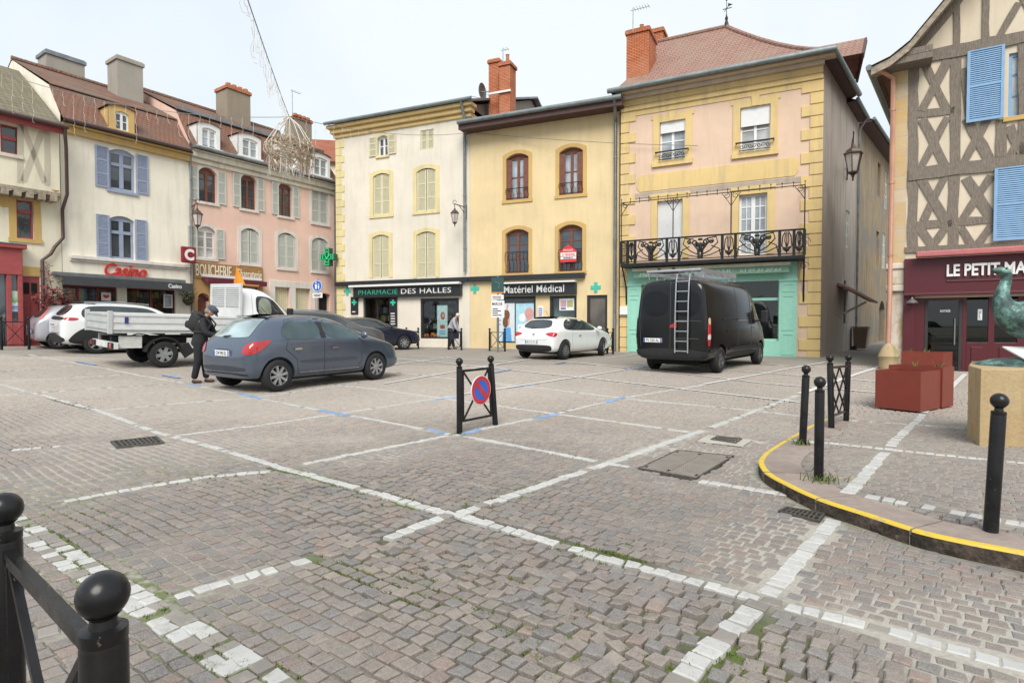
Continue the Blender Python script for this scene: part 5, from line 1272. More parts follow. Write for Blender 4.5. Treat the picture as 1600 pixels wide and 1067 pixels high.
# turquoise shopfront
tq = flat('turquoise_paint', lin('#a2dfc9', .80), .5, var=.05)
a, b, c, e = sfr; wa, wb, wc_, we_ = shw_; y = -.14; zt_s = FK.sz(1130, 409)[1]; q = MB()
q.box(a, wa, y, -.047, -.0, zt_s).box(wb, b, y, -.047, -.0, zt_s).box(wa, wb, y, -.047, we_, zt_s).box(wa, wb, y, -.047, -.0, .75)
shf = q.build('shopfront', tq, K.root)
q = MB()
for x0, x1 in ((a, wa), (wb, b)):
    for z0, z1 in ((.25, 1.05), (1.15, 2.45), (2.55, we_ - .1)): q.ring([(x0 + .14, z0 + .07), (x1 - .14, z0 + .07), (x1 - .14, z1 - .07), (x0 + .14, z1 - .07)], [(x0 + .08, z0), (x1 - .08, z0), (x1 - .08, z1), (x0 + .08, z1)], y - .02, y - .001, True)
    q.box(x0 - .02, x1 + .02, y - .04, y - .001, we_ - .04, we_ + .06)
q.box(a - .04, b + .04, y - .1, y - .001, zt_s - .1, zt_s); q.build('mouldings', tq, shf)
MB().box(a - .02, b + .02, y - .05, -.02, -.3, .16).build('plinth', plaster('grey_plinth', (.3, .29, .28)), K.root)
shop_interior(K.root, (wa, wb, .75, we_ + .2), .5, 31, 1.0, shelves=False); q = MB()
for t in (0, .3, .62, 1): x = wa + (wb - wa) * t; q.box(max(wa, x - .04), min(wb, x + .04), .1, .18, .75, we_)
q.box(wa, wb, .101, .179, we_ - .72, we_ - .62).box(wa, wb, .101, .179, .75, .83); wj = q.build('shop_window', tq, K.root); MB().box(wa, wb, .13, .14, .8, we_).build('pane', M['shopglass'], wj)
for px in (1213,): pass
# kebab awning with its valance
a, b, c, e = FK.rect(990, 408, 1233, 428, -.5); t = FK.thing('awning', 'pale green awning valance reading Marcigny Kebab Bar with a phone number', 'awning', a, 0, c); wd = b - a; zv = e - c
zv = FK.sz(1233, 407, -.5)[1] - FK.sz(1233, 423, -.5)[1]
vz = FK.sz(1233, 425, -.5)[1] - c; cs = flat('sage_awning_cloth', lin('#8cb49c', .75), .85, bump=.2)
MB().box(0, wd, -.5, -.48, vz, vz + zv - .12).build('valance', cs, t); MB().hexa([(-.05, -.56, vz + zv - .12), (wd + .05, -.56, vz + zv - .12), (wd + .05, -.05, vz + zv + .05), (-.05, -.05, vz + zv + .05)], [(-.05, -.56, vz + zv), (wd + .05, -.56, vz + zv), (wd + .05, -.05, vz + zv + .15), (-.05, -.05, vz + zv + .15)]).build('casing', flat('cream_casing', (.62, .58, .42), .5), t)
lw = flat('pale_letters', (.62, .72, .62), .6); hh = zv - .12
text_obj('lettering', 'MARCIGNY   KEBAB   BAR', lw, t, wd * .045, wd * .655, vz + hh * .22, vz + hh * .75, -.501, .006, bold=.0)
text_obj('lettering', '03 85 25 20 64', lw, t, wd * .71, wd * .955, vz + hh * .24, vz + hh * .64, -.501, .006, shear=.25)
mbx = K.px(968, 479, 980, 492); t = FK.thing('wall_box', 'white meter box on the wall left of the turquoise shopfront', 'box', mbx[0] + .05, -.05, mbx[2]); MB().box(0, mbx[1] - mbx[0], -.12, .0, 0, mbx[3] - mbx[2]).build('box_body', M['white'], t, bevel=.02)

# ================================================================ alley houses
FS = F(1280, 20.5, 1345, 27.7)   # approximate line of the alley's left side
FS.o = FK.o + FK.u * K.s1; FS.o.z = 0; FS.u = sdw.normalized(); FS.n = Vector((-FS.u.y, FS.u.x, 0)); FS.rz = math.atan2(FS.u.y, FS.u.x); FS.W = 9
z2 = FS.sz(1335, 168)[1] - .2
gh = House(FS, 'alley_house', 'grey rendered house with an overhanging eave along the narrow alley', L1 + .02, FS.sz(1339, 300)[0], z2, gs, depth=6, d0=.0)
r = gh.px(1322, 330, 1328, 388); gh.win(r, 0, fm='white', sill=None, shut='C', shm='greyshutter', dp=.15)
r = gh.px(1315, 438, 1322, 505); gh.win(r, 0, fm='brownwood', dp=.2)
gh.wall(left=False)
MB().quad((L1, -.35, z2 - .1), (gh.s1 + .1, -.35, z2 - .1), (gh.s1 + .1, 3, z2 + 1.5), (L1, 3, z2 + 1.5)).quad((L1, 3, z2 + 1.5), (gh.s1 + .1, 3, z2 + 1.5), (gh.s1 + .1, 6, z2), (L1, 6, z2)).build('roof', M['tileA'], gh.root, fixn=False)
MB().box(L1, gh.s1 + .1, -.33, -.0, z2 - .16, z2 - .13).build('eaves', bw, gh.root); gutter(gh.root, (L1, -.4, z2 - .08), (gh.s1 + .1, -.4, z2 - .08), M['greyzinc'])
pipe(gh.root, [(L1 + 2.6, -.36, z2 - .15), (L1 + 2.6, -.1, z2 - .6), (L1 + 2.6, -.1, .2)], M['zinc'], .05)
a, z = FS.sz(1322, 443, -.3); cn = MB().hexa([(a - .1, -1.1, z - .75), (a + 2.4, -1.1, z - .75), (a + 2.4, 0, z - .05), (a - .1, 0, z - .05)], [(a - .1, -1.1, z - .67), (a + 2.4, -1.1, z - .67), (a + 2.4, 0, z + .05), (a - .1, 0, z + .05)]).build('porch_roof', M['tileA'], gh.root)
MB().bar((a, -.05, z - 1.3), (a, -1.0, z - .75), .08, .08).build('porch_strut', bm_, gh.root)
FA = F(1338, 28.5, 1394, 37.0)
stn = plaster('patched_rubble_stone', lin('#b39a72', .68), (.08, .07, .055), .7, patch=(.22, .195, .165))
ah = House(FA, 'rubble_house', 'old rubble stone house with arched doorways at the far end of the alley', 0, FA.W + 4, FA.sz(1360, 212)[1], stn, depth=6)
for x0, y0, x1, y1, sh_ in ((1371.5, 255, 1376, 308, None), (1382.5, 268, 1387, 328, 'C'), (1369.5, 362, 1374, 415, None), (1379, 365, 1384, 420, 'C')):
    ah.win(ah.px(x0, y0, x1, y1), 0, fm='white' if sh_ else 'brownwood', dp=.2, shut=sh_, shm='greyshutter')
for x0, y0, x1, y1 in ((1374, 470, 1382.5, 560), (1387, 470, 1393, 560)):
    r = ah.px(x0, y0, x1, y1); ah.op.append((r[0], r[1], -.4, r[3], .5, .5)); MB().box(r[0], r[1], .4, .45, -.4, r[3]).build('door', M['dark'], ah.root)
ah.wall()
z3 = ah.zt; MB().quad((-.2, -.6, z3 - .1), (FA.W + 4, -.6, z3 - .1), (FA.W + 4, 3, z3 + 1.4), (-.2, 3, z3 + 1.4)).build('roof', M['tileA'], ah.root, fixn=False); MB().box(-.2, FA.W + 4, -.55, 0, z3 - .2, z3 - .15).build('eaves', bw, ah.root); gutter(ah.root, (-.2, -.65, z3 - .08), (FA.W + 4, -.65, z3 - .08), M['greyzinc'])

# ================================================================ half-timbered house
FT = F(1388, 15.9, 1600, 14.36)
inf = plaster('beige_infill_render', lin('#ddccae', .84), (.4, .32, .22), .25)
sT = lambda px: FT.sz(px, 300)[0]
zl = FT.sz(1395, 112)[1]; WT = 9.2; zap = zl + 6.3
s0 = sT(1416)
T = House(FT, 'timbered_house', 'half-timbered gabled house with light blue shutters above the dark red restaurant front', s0, WT, zl, inf, depth=9)
o1 = T.px(1577, 77, 1652, 177); o2 = T.px(1613, 264, 1690, 376)
lb = flat('light_blue_paint', lin('#8db6dc', .74), .6, var=.08); M['lblue'] = lb
for r in (o1, o2):
    a, b, c, e = r
    wn = T.win(r, 0, fm='lblue', gm='glasslite', cols=2, rows=3, dp=.12, fw=.08, sill='ochre')
    sl_ = T.px(1511, 78, 1569, 190) if r is o1 else T.px(1553, 262, 1610, 376)
    shutter(wn, sl_[0], sl_[1], sl_[2], sl_[3], -.13, lb, 2, .05); shutter(wn, b + .05, b + .05 + (sl_[1] - sl_[0]), sl_[2], sl_[3], -.13, lb, 2, .05)
band = T.px(1414, 397, 1750, 458); door = T.px(1446, 465, 1505, 578); w1 = T.px(1512, 463, 1546, 535); w2 = T.px(1556, 463, 1592, 535); w3 = T.px(1604, 463, 1700, 535)
zb2 = door[3]; T.op.append((door[0] - .25, w3[1], .0, zb2, 0, .35))
T.wall(left=False, right=False, back=False)
# gable triangle above
mid = (sT(1392) + WT) / 2
g = MB(); g.add([(sT(1392), 0, zl), (WT, 0, zl), (mid + 2, 0, zl + (zap - zl) * (WT - mid - 2) / (WT - mid)), (mid, 0, zap)], [(0, 1, 2, 3)]); g.build('gable', inf, T.root, fixn=False)
# stone corner pier with a pale rendered foot
ash = N('ashlar_sandstone'); tc = ash.n('ShaderNodeTexCoord'); sep = ash.n('ShaderNodeSeparateXYZ'); ash.l(tc.outputs['Object'], sep.inputs[0]); cb = ash.n('ShaderNodeCombineXYZ'); ash.l(ash.math('ADD', sep.outputs[0], sep.outputs[1]), cb.inputs[0]); ash.l(sep.outputs[2], cb.inputs[1])
bk = ash.n('ShaderNodeTexBrick'); ash.l(cb.outputs[0], bk.inputs[0]); bk.inputs['Scale'].default_value = 1; bk.inputs['Brick Width'].default_value = .62; bk.inputs['Row Height'].default_value = .36; bk.inputs['Mortar Size'].default_value = .012
bk.inputs['Color1'].default_value = (.52, .36, .16, 1); bk.inputs['Color2'].default_value = (.55, .46, .32, 1); bk.inputs['Mortar'].default_value = (.45, .40, .32, 1)
v = ash.coord(); ash.col(ash.mix(ash.ramp(ash.noise(v, 2.2, 6, .65), [(.45, (0,) * 3), (.65, (.7,) * 3)]), bk.outputs['Color'], (.5, .41, .31))); ash.set(.9, 0, .2); ash.bump(ash.math('ADD', ash.noise(v, 20, 5), ash.math('MULTIPLY', bk.outputs['Fac'], -1.5)), .5, .015)
zf = FT.sz(1400, 412)[1]; xa = sT(1390)
side = locdir(FT, sdw.normalized())
mb = MB(); mb.box(xa, s0 - .002, -.03, .6, zf, zl + .1); mb.quad((xa, -.03, -1), (xa + side.x * 9, side.y * 9, -1), (xa + side.x * 9, side.y * 9, zl), (xa, -.03, zl)); mb.build('stone_pier', ash.m, T.root)
pr_ = plaster('peeling_white_render', lin('#ddd0bd', .8), (.42, .3, .14), .5, patch=(.40, .31, .18)); z5 = FT.sz(1400, 450)[1]
MB().box(xa + .04, s0 - .003, -.012, .6, -.6, z5 - .1).box(xa - .06, s0 + .01, -.14, .6, zf - .16, zf).box(xa - .02, s0 + .0, -.09, .6, z5 + .08, zf - .161).box(xa - .05, s0 + .005, -.12, .6, z5 - .1, z5 + .079).build('pier_foot', pr_, T.root, bevel=.03)
# timbers
tw = N('grey_weathered_timber'); v = tw.coord(); gr_ = tw.noise(tw.coord((14, 14, 2.2)), 3, 6, .7)
c = tw.ramp(gr_, [(.25, (.13, .108, .088)), (.5, (.215, .182, .148)), (.8, (.29, .25, .205))]); tw.col(c); tw.set(.9, 0, .15); tw.bump(gr_, .9, .03)
def beam(x0, y0, x1, y1, wpx, pr=.03, dd=0):
    a, z0 = FT.sz(x0, y0); b, z1 = FT.sz(x1, y1); w_ = wpx / FPX * 15.2; A = Vector((a, 0, z0)); B = Vector((b, 0, z1)); dv = (B - A).normalized(); nn = Vector((-dv.z, 0, dv.x)) * w_ / 2; A -= dv * .04; B += dv * .04
    n = max(3, int((B - A).length / .35)); r1 = [random.uniform(.8, 1.1) for _ in range(n + 1)]; r2 = [random.uniform(.8, 1.1) for _ in range(n + 1)]
    P_ = [A.lerp(B, k / n) for k in range(n + 1)]
    U_ = [p + nn * r for p, r in zip(P_, r1)]; L_ = [p - nn * r for p, r in zip(P_, r2)]; y = Vector((0, -pr - dd, 0)); y2 = Vector((0, .02, 0))
    tm.strip([p + y for p in U_], [p + y for p in L_]); tm.strip([p + y2 for p in U_], [p + y for p in U_]); tm.strip([p + y for p in L_], [p + y2 for p in L_])
    tm.quad(U_[0] + y, L_[0] + y, L_[0] + y2, U_[0] + y2); tm.quad(L_[-1] + y, U_[-1] + y, U_[-1] + y2, L_[-1] + y2)
tm = MB()
k = 0
for bmx in [(1427, 104, 1426, 390, 14), (1493.5, 92, 1493, 258, 14), (1490.5, 278, 1489, 388, 14), (1563.6, 190, 1563.6, 243, 13), (1495, 7, 1495, 70, 9), (1540, -12, 1540, 62, 9), (1600, 70, 1600, 245, 13), (1655, 50, 1655, 385, 14),
            (1481, 96, 1441, 172, 13), (1446, 102, 1477, 168, 11), (1442, 188, 1474, 255, 13), (1479, 186, 1440, 260, 11), (1511, 188, 1546, 248, 13), (1541, 190, 1507, 252, 11), (1505, 110, 1512, 180, 8), (1577, 200, 1598, 243, 12), (1599, 203, 1578, 244, 9),
            (1440, 283, 1477, 345, 13), (1474, 281, 1444, 343, 11), (1511, 280, 1547, 339, 13), (1547, 277, 1506, 340, 11), (1438, 358, 1458, 386, 11), (1477, 356, 1455, 388, 11), (1502, 357, 1521, 386, 11), (1548, 354, 1524, 388, 11),
            (1498, 2, 1427, 86, 11), (1590, 8, 1560, 60, 9), (1598, -4, 1625, 40, 9),
            (1433, 179, 1488, 173, 12), (1432, 352, 1484, 349, 12), (1499, 347, 1553, 343, 12), (1555, 120, 1556, 120.5, 1)]:
    beam(*bmx, pr=.028 + .0011 * (k % 9)); k += 1
for bmx in [(1412, 98, 1760, 24, 19), (1422, 273, 1760, 232, 20), (1416, 391, 1760, 378, 10)]: beam(*bmx, pr=.055)
tm.build('timber_frame', tw.m, T.root, fixn=False)
# roof with broken slope
tip_s, tip_z = FT.sz(1361, 106, -.6); md_s, md_z = FT.sz(1421, 67, -.6); up_s, up_z = FT.sz(1480, -4, -.6)
sl_ = (up_z - md_z) / (up_s - md_s); apz = md_z + sl_ * (mid - md_s); prf = [(tip_s, tip_z), ((tip_s + md_s) / 2, (tip_z + md_z) / 2 - .08), (md_s, md_z), (mid, apz)]; prf += [(2 * mid - x, z) for x, z in reversed(prf[:-1])]
sh9 = side * 10
mb = MB(); mb.strip([(x, -.75, z) for x, z in prf], [(x + sh9.x, sh9.y, z) for x, z in prf]); rt_ = mb.build('roof', M['tileA'], T.root, fixn=False)
mb = MB(); mb.strip([(x, -.7, z - .04) for x, z in prf], [(x, -.7, z - .24) for x, z in prf]); mb.strip([(x, -.7, z - .24) for x, z in prf], [(x, -.64, z - .24) for x, z in prf]); mb.strip([(x, -.64, z - .24) for x, z in prf], [(x, -.64, z - .04) for x, z in prf]); mb.strip([(x, -.64, z - .1) for x, z in prf], [(x, .05, z - .1) for x, z in prf]); mb.build('bargeboard', bm_, rt_, fixn=False)
mb = MB()
for zz, l in ((zl - .05, 0), (zl + .12, .15)): mb.box(xa - .1 + l, s0 + .5, -.6, .4, zz, zz + .16)
mb.build('purlin_end', tw.m, T.root)
gx_, gz_ = tip_s - .05, tip_z - .02; MB().tube([(gx_, -.7, gz_), (gx_ + sh9.x, sh9.y, gz_)], .08, 10).build('gutter', M['greyzinc'], T.root, smooth=True)
x, z = FT.sz(1396, 120, -.12); pipe(T.root, [(gx_ + .02, -.55, gz_ - .03), (x - .25, -.3, z + .12), (x, -.12, z - .05), (x, -.12, 2.4), (x - .0, -.22, 2.1), (x - .03, -.22, .1)], M['copper'], .06)
# restaurant front
mr = flat('burgundy_paint', lin('#66202a', .62), .42, var=.06)
a, b, c, e = band; q = MB(); q.box(s0 - .02, WT, -.2, -.06, c, e); q.box(s0 - .02, WT, -.24, -.06, c - .02, c + .05); q.box(s0 + .9, WT, -.225, -.2, c + .32, c + .36)
ff = q.build('shop_fascia', mr, T.root, bevel=.01)
q = MB(); z0 = 0
q.box(s0 - .02, door[0] - .25, -.12, -.06, -.3, c - .021).box(door[0] - .25, door[0], .1, .2, -.3, zb2)
for r0_, r1_ in ((door[1], w1[0]), (w1[1], w2[0]), (w2[1], w3[0])): q.box(r0_, r1_, .1, .2, -.2, zb2)
q.box(door[0], door[1], .1, .2, zb2 - .07, zb2); q.box(w1[0] + .001, w3[1], .102, .198, -.2, w1[2]); q.box(w1[0] + .1, w1[1] - .1, .08, .101, .25, w1[2] - .12); q.box(w2[0] + .1, w2[1] - .1, .08, .101, .25, w1[2] - .12)
sj = q.build('shopfront', mr, T.root, bevel=.008)
shop_interior(T.root, (door[0] - .25, w3[1], .05, zb2 - .0), .45, 41, .6, shelves=False)
MB().box(door[0], w3[1], .14, .15, .0, zb2 - .07).build('pane', clearglass('restaurant_glass', (.6, .64, .62), .05), sj)
q = MB(); dg_ = flat('dark_metal_frame', (.03, .025, .025), .5); q.box(door[0], door[0] + .07, .09, .14, .0, zb2 - .07).box(door[1] - .07, door[1], .09, .14, 0, zb2 - .07).box(door[0] + .07, door[1] - .07, .091, .139, .0, .12); dj = q.build('door', dg_, T.root)
MB().tube([(door[1] - .16, .06, .8), (door[1] - .16, .06, 1.5)], .018).build('handle', M['zinc'], dj)
a, b, c, e = T.px(1470, 483, 1486, 487.5); text_obj('lettering', 'ENTRÉE', M['white'], dj, a, b, c, e, .138, .004, bold=.02)
r = T.px(1478, 412, 1601, 431); t = FT.thing('shop_sign', 'white raised letters reading LE PETIT MA on the dark red restaurant fascia', 'sign', r[0], -.2, r[2]); text_obj('lettering', 'LE PETIT MA', M['white'], t, 0, r[1] - r[0], 0, r[3] - r[2], -.03, .03, bold=.03)
r = T.px(1430, 393, 1760, 399); t = FT.thing('awning', 'rolled pink-red awning cassette above the restaurant fascia', 'awning', r[0], -.2, band[3] - .02); MB().box(0, WT - r[0], -.3, -.0, 0.02, .17).build('casing', flat('faded_pink_red', (.42, .13, .13), .6), t, bevel=.03)
r = T.px(1529, 483, 1536, 500); t = FT.thing('notice', 'white paper notice taped inside the restaurant window', 'notice', r[0], .12, r[2]); MB().box(0, r[1] - r[0], -.004, .002, 0, r[3] - r[2]).build('paper', M['white'], t); q = MB(); H = r[3] - r[2]; wd = r[1] - r[0]
for k in range(6): q.box(wd * .15, wd * random.uniform(.5, .85), -.006, -.0045, H * (.12 + .13 * k), H * (.17 + .13 * k))
q.build('print', M['dark'], t)
r = T.px(1417, 462, 1432, 474); t = FT.thing('wall_lamp', 'dim grey conical wall lamp beside the restaurant door', 'lamp', (r[0] + r[1]) / 2, -.12, r[2]); MB().lathe([(.14, 0), (.1, .06), (.04, .1), (.02, .16)], (0, -.16, 0), 14).build('shade', flat('lamp_grey', (.12, .1, .1), .4), t, smooth=True); MB().bar((0, -.16, .14), (0, 0, .14), .03, .03).build('arm', M['iron'], t)
# stone guard at the corner
p = G(1388, 577); t = thing('corner_stone', 'ochre rounded guard stone at the foot of the timbered house corner', 'stone', p); gsn = plaster('mossy_ochre_stone', (.42, .30, .14), (.16, .17, .08), .7); MB().lathe([(.22, -.05), (.24, .12), (.22, .28), (.26, .36), (.2, .52), (.12, .66), (.05, .72)], (0, 0, 0), 12).build('stone_body', gsn, t, smooth=True)

# ================================================================ lanterns
lantern(FL, 308.5, 344, 36, -1.0, 'bronze hanging lantern at the corner of the grocery and pink house', 299)
lantern(FP, 710.5, 341, 30, -.9, 'pale hanging lantern on a bracket between the pharmacy windows and downpipe', 729)
s_, z_ = FS.sz(1333, 258, -.9)
lt = lantern(FS, 1333, 256, 60, -.9, 'large bronze street lantern on the grey alley wall', 1323)
# ================================================================ vehicles
def paint(name, c, metal=.0, rough=.28, coat=.8):
    n = N(name); v = n.coord()
    fl = n.noise(v, 900, 2); n.col(n.mix(n.ramp(fl, [(.4, (0,) * 3), (.7, (.5,) * 3)]), c, tuple(min(1, x * 1.25 + .004) for x in c)) if metal else c)
    # thin film of road dust, heavier in broad patches
    n.set(rough, metal, .5, coat); n.b.inputs['Coat Roughness'].default_value = .06
    n.l(n.ramp(n.noise(v, 1.2, 3, .5), [(.3, (rough * .9,) * 3), (.75, (min(1, rough * 1.2),) * 3)]), n.b.inputs['Roughness'])
    return n.m
tyre_m = flat('tyre_rubber', (.014, .014, .015), .85, var=.3, bump=.3)
rim_m = flat('alloy_wheel', (.42, .43, .44), .35, .75, var=.1); steel_m = flat('steel_wheel', (.30, .31, .31), .5, .5, var=.2); black_m = flat('black_plastic', (.016, .016, .017), .55)
well_m = flat('wheel_well', (.006, .006, .006), .95)
tail_m = flat('red_lamp_glass', (.42, .012, .015), .12, 0, .7, .6); clear_m = flat('clear_lamp_glass', (.62, .64, .64), .1, .2, .7, .5); chrome_m = flat('chrome', (.6, .6, .6), .15, 1)
amber_m = flat('amber_lamp', (.65, .22, .02), .2)
def ring_pts(st):
    x, zb, zl, zt, wl, wb, wt = st
    return [(x, 0, zb), (x, wl * .80, zb), (x, wl * .985, zb + .07), (x, max(wl, wb) * 1.0, zb + (zl - zb) * .5), (x, wb, zl - .035), (x, wb * .985 + wt * .015, zl + min(.02, (zt - zl) * .3)), (x, wb * .42 + wt * .58, zl + (zt - zl) * .62), (x, wt, zt - min(.06, (zt - zl) * .22)), (x, wt * .6, zt - .006), (x, 0, zt)]
def body_mesh(stations, wells, name, wr=.37, sub=2):
    mb = MB(); R = []
    for st in stations:
        h = ring_pts(st); n = len(h); full = h + [(p[0], -p[1], p[2]) for p in reversed(h[1:-1])]; b = len(mb.v); mb.v.extend(full); R.append(range(b, b + len(full)))
    m = len(R[0])
    for r0, r1 in zip(R[:-1], R[1:]):
        for k in range(m): mb.f.append((r0[k], r0[(k + 1) % m], r1[(k + 1) % m], r1[k])); mb.m.append(0)
    for r, rev in ((R[0], 1), (R[-1], 0)):
        h = m // 2
        for k in range(h):
            a, b, c, d = r[k], r[k + 1], r[(m - k - 1) % m], r[(m - k) % m]
            f = [a, b, c, d] if rev else [d, c, b, a]
            g = []
            for q in f:
                if q not in g: g.append(q)
            if len(g) > 2: mb.f.append(tuple(g)); mb.m.append(0)
    o = mb.build('tmp', [black_m], None); md = o.modifiers.new('s', 'SUBSURF'); md.levels = sub; md.render_levels = sub
    me0 = evaluated(o); bvh = BVHTree.FromPolygons([v.co[:] for v in me0.vertices], [p.vertices[:] for p in me0.polygons])
    cutters = []
    for (x, r) in wells:
        for s in (-1, 1):
            c = MB(); c.lathe([(r, s * .55), (r, s * 1.4)], (x, 0, wr), 40, 'y'); co = c.build('tmpc', well_m, None); cutters.append(co)
    for co in cutters:
        b = o.modifiers.new('b', 'BOOLEAN'); b.operation = 'DIFFERENCE'; b.object = co; b.solver = 'EXACT'; b.material_mode = 'TRANSFER'
    me = evaluated(o); me.name = name
    bpy.data.objects.remove(o)
    for co in cutters: bpy.data.objects.remove(co)
    return me, bvh
def chaikin(p, k=2):
    for _ in range(k):
        q = []
        for a, b in zip(p, p[1:] + p[:1]): q += [(a[0] * .75 + b[0] * .25, a[1] * .75 + b[1] * .25), (a[0] * .25 + b[0] * .75, a[1] * .25 + b[1] * .75)]
        p = q
    return p
DIRS = {'R': ((0, 1, 0), (1, 0, 0)), 'L': ((0, -1, 0), (-1, 0, 0)), 'B': ((1, 0, 0), (0, -1, 0)), 'F': ((-1, 0, 0), (0, 1, 0)), 'T': ((0, 0, -1), (1, 0, 0)), 'BR': ((.7071, .7071, 0), (.7071, -.7071, 0)), 'BL': ((.7071, -.7071, 0), (-.7071, -.7071, 0)), 'FR': ((-.7071, .7071, 0), (.7071, .7071, 0))}
def decal(bvh, poly, mode, m, name, parent, off=.006, rnd=2, step=.07, thick=.0):
    """a pane, lamp or seam that follows the body: polygon seen along a direction, laid on the body surface"""
    d, r = map(Vector, DIRS[mode]); up = Vector((0, 0, 1)) if mode != 'T' else Vector((0, 1, 0))
    if rnd: poly = chaikin(poly, rnd)
    dense = []
    for a, b in zip(poly, poly[1:] + poly[:1]):
        k = max(1, int(math.hypot(b[0] - a[0], b[1] - a[1]) / step)); dense += [(a[0] + (b[0] - a[0]) * i / k, a[1] + (b[1] - a[1]) * i / k) for i in range(k)]
    poly = dense; P_ = np.array(poly); mn, mx = P_.min(0), P_.max(0); ins = []
    for x in np.arange(mn[0] + step / 2, mx[0], step):
        for y in np.arange(mn[1] + step / 2, mx[1], step):
            if inpoly(np.array([x]), np.array([y]), P_)[0] and dist_polyline(np.array([x]), np.array([y]), np.vstack([P_, P_[:1]]))[0] > step * .4: ins.append(Vector((x, y)))
    pts = [Vector(p) for p in poly]
    res = geometry.delaunay_2d_cdt(pts + ins, [], [list(range(len(pts)))], 1, 1e-6)
    vs = []; nr = []
    for p in res[0]:
        o = r * p.x + up * p.y - d * 6
        h = bvh.ray_cast(o, d)
        if h[0] is None: h = bvh.find_nearest(o + d * 6)
        n = h[1] if h[1].dot(d) < 0 else -h[1]
        vs.append(h[0] + n * off); nr.append(n)
    mb = MB(); mb.add(vs, [tuple(f) for f in res[2]])
    me = mb.mesh(name); me.materials.append(m)
    me.polygons.foreach_set('use_smooth', [True] * len(me.polygons))
    # faces outward
    if len(me.polygons) and me.polygons[0].normal.dot(nr[me.polygons[0].vertices[0]]) < 0: me.flip_normals()
    if vs: me.normals_split_custom_set_from_vertices([tuple(n) for n in nr])
    o = bpy.data.objects.new(name, me); COL.objects.link(o); o.parent = parent
    return o
def seam(bvh, pts, mode, parent, name='door_seam', m=None, r=.006, off=.001):
    d, rr = map(Vector, DIRS[mode]); P3 = []
    for a, b in zip(pts[:-1], pts[1:]):
        k = max(1, int(math.hypot(b[0] - a[0], b[1] - a[1]) / .06))
        for i in range(k + (b is pts[-1])):
            p = (a[0] + (b[0] - a[0]) * i / k, a[1] + (b[1] - a[1]) * i / k); h = bvh.ray_cast(rr * p[0] + Vector((0, 0, p[1])) - d * 6, d)
            if h[0] is not None: P3.append(h[0] - d * off)
    if len(P3) > 1: return MB().tube(P3, r, 5).build(name, m or black_m, parent, smooth=True)
def wheel(parent, x, y, r, w, side, rim, style='spoke', n=7, steer=0.0, rr=.66):
    """side -1: outer face towards -y"""
    e = MB(); a = r; s = side
    prof = [(r * rr, -w / 2), (r * .9, -w / 2), (r * .97, -w * .42), (r, -w * .3), (r, w * .3), (r * .97, w * .42), (r * .9, w / 2), (r * rr, w / 2), (r * rr - .01, 0)]
    e.lathe(prof + [prof[0]], (0, 0, 0), 32, 'y', caps=False); wh_ = e.build('wheel', tyre_m, parent, smooth=True); wh_.location = (x, y, r); wh_.rotation_euler = (0, 0, steer)
    q = MB(); R = r * rr; yo = s * w * .40; yi = s * w * .1
    q.lathe([(R, yo + s * .005), (R * .93, yo + s * .012), (R * .9, yo - s * .02), (R * .88, yi)], (0, 0, 0), 32, 'y', caps=False)
    for k in range(n):
        a = 2 * math.pi * k / n + .2; ca, sa = math.cos(a), math.sin(a)
        for t0, t1, w0, w1 in ((.12, .92, .11 if style == 'spoke' else .2, .16 if style == 'spoke' else .26),):
            def pt(t, o, yy): return (R * t * ca - o * R * sa, yy, R * t * sa + o * R * ca)
            q.hexa([pt(t0, -w0, yo - s * .03), pt(t1, -w1, yo - s * .03), pt(t1, w1, yo - s * .03), pt(t0, w0, yo - s * .03)], [pt(t0, -w0, yo), pt(t1, -w1 * .8, yo + s * .004), pt(t1, w1 * .8, yo + s * .004), pt(t0, w0, yo)])
    q.lathe([(.0 + .001, yo + s * .012), (R * .16, yo + s * .01), (R * .2, yo - s * .02), (R * .2, yi)], (0, 0, 0), 16, 'y')
    q.build('rim', rim, wh_, smooth=True)
    MB().lathe([(.001, yi - s * .001), (R * .96, yi)], (0, 0, 0), 24, 'y').build('dark_backing_disc', well_m, wh_)  # near-black disc: the darkness behind the spokes is put into its colour
    return wh_
def head_to(pr, WB, px):
    best = None
    for k in range(200):
        a = math.radians(20 + k * .35); x = pr.x + WB * math.cos(a); y = pr.y + WB * math.sin(a); e = abs(800 + FPX * x / y - px)
        if best is None or e < best[0]: best = (e, (math.cos(a), math.sin(a)))
    return best[1]
def place(root, prw, heading, track_half):
    """put local (0,-track_half) (rear right wheel) on world point"""
    h = Vector((heading[0], heading[1], 0)).normalized(); left = Vector((-h.y, h.x, 0)); o = prw + left * track_half
    f = o + h * 2.6; b = o; l = o + left * .8; rgt = o - left * .8
    pitch = math.atan2(zgf(f.x, f.y) - zgf(b.x, b.y), 2.6); roll = math.atan2(zgf(l.x, l.y) - zgf(rgt.x, rgt.y), 1.6)
    root.location = (o.x, o.y, zgf(o.x, o.y) + .008); root.rotation_euler = (roll, -pitch, math.atan2(h.y, h.x))
def plate(root, y, z, x, txt, tilt=0):
    p = MB().box(x - .012, x, y - .26, y + .26, z - .055, z + .055).build('number_plate', M['white'], root, bevel=.004)
    text_obj('lettering', txt, black_m, p, 0, .36, z - .035, z + .035, 0, .002, bold=.01, xform=lambda v: Vector((x - .0125 + v.y, y + .18 - v.x, v.z)))
    pb = flat('plate_blue', (.02, .09, .42), .5); MB().box(x - .0135, x - .0122, y + .215, y + .255, z - .052, z + .052).box(x - .0135, x - .0122, y - .255, y - .215, z - .052, z + .052).build('plate_band', pb, p)
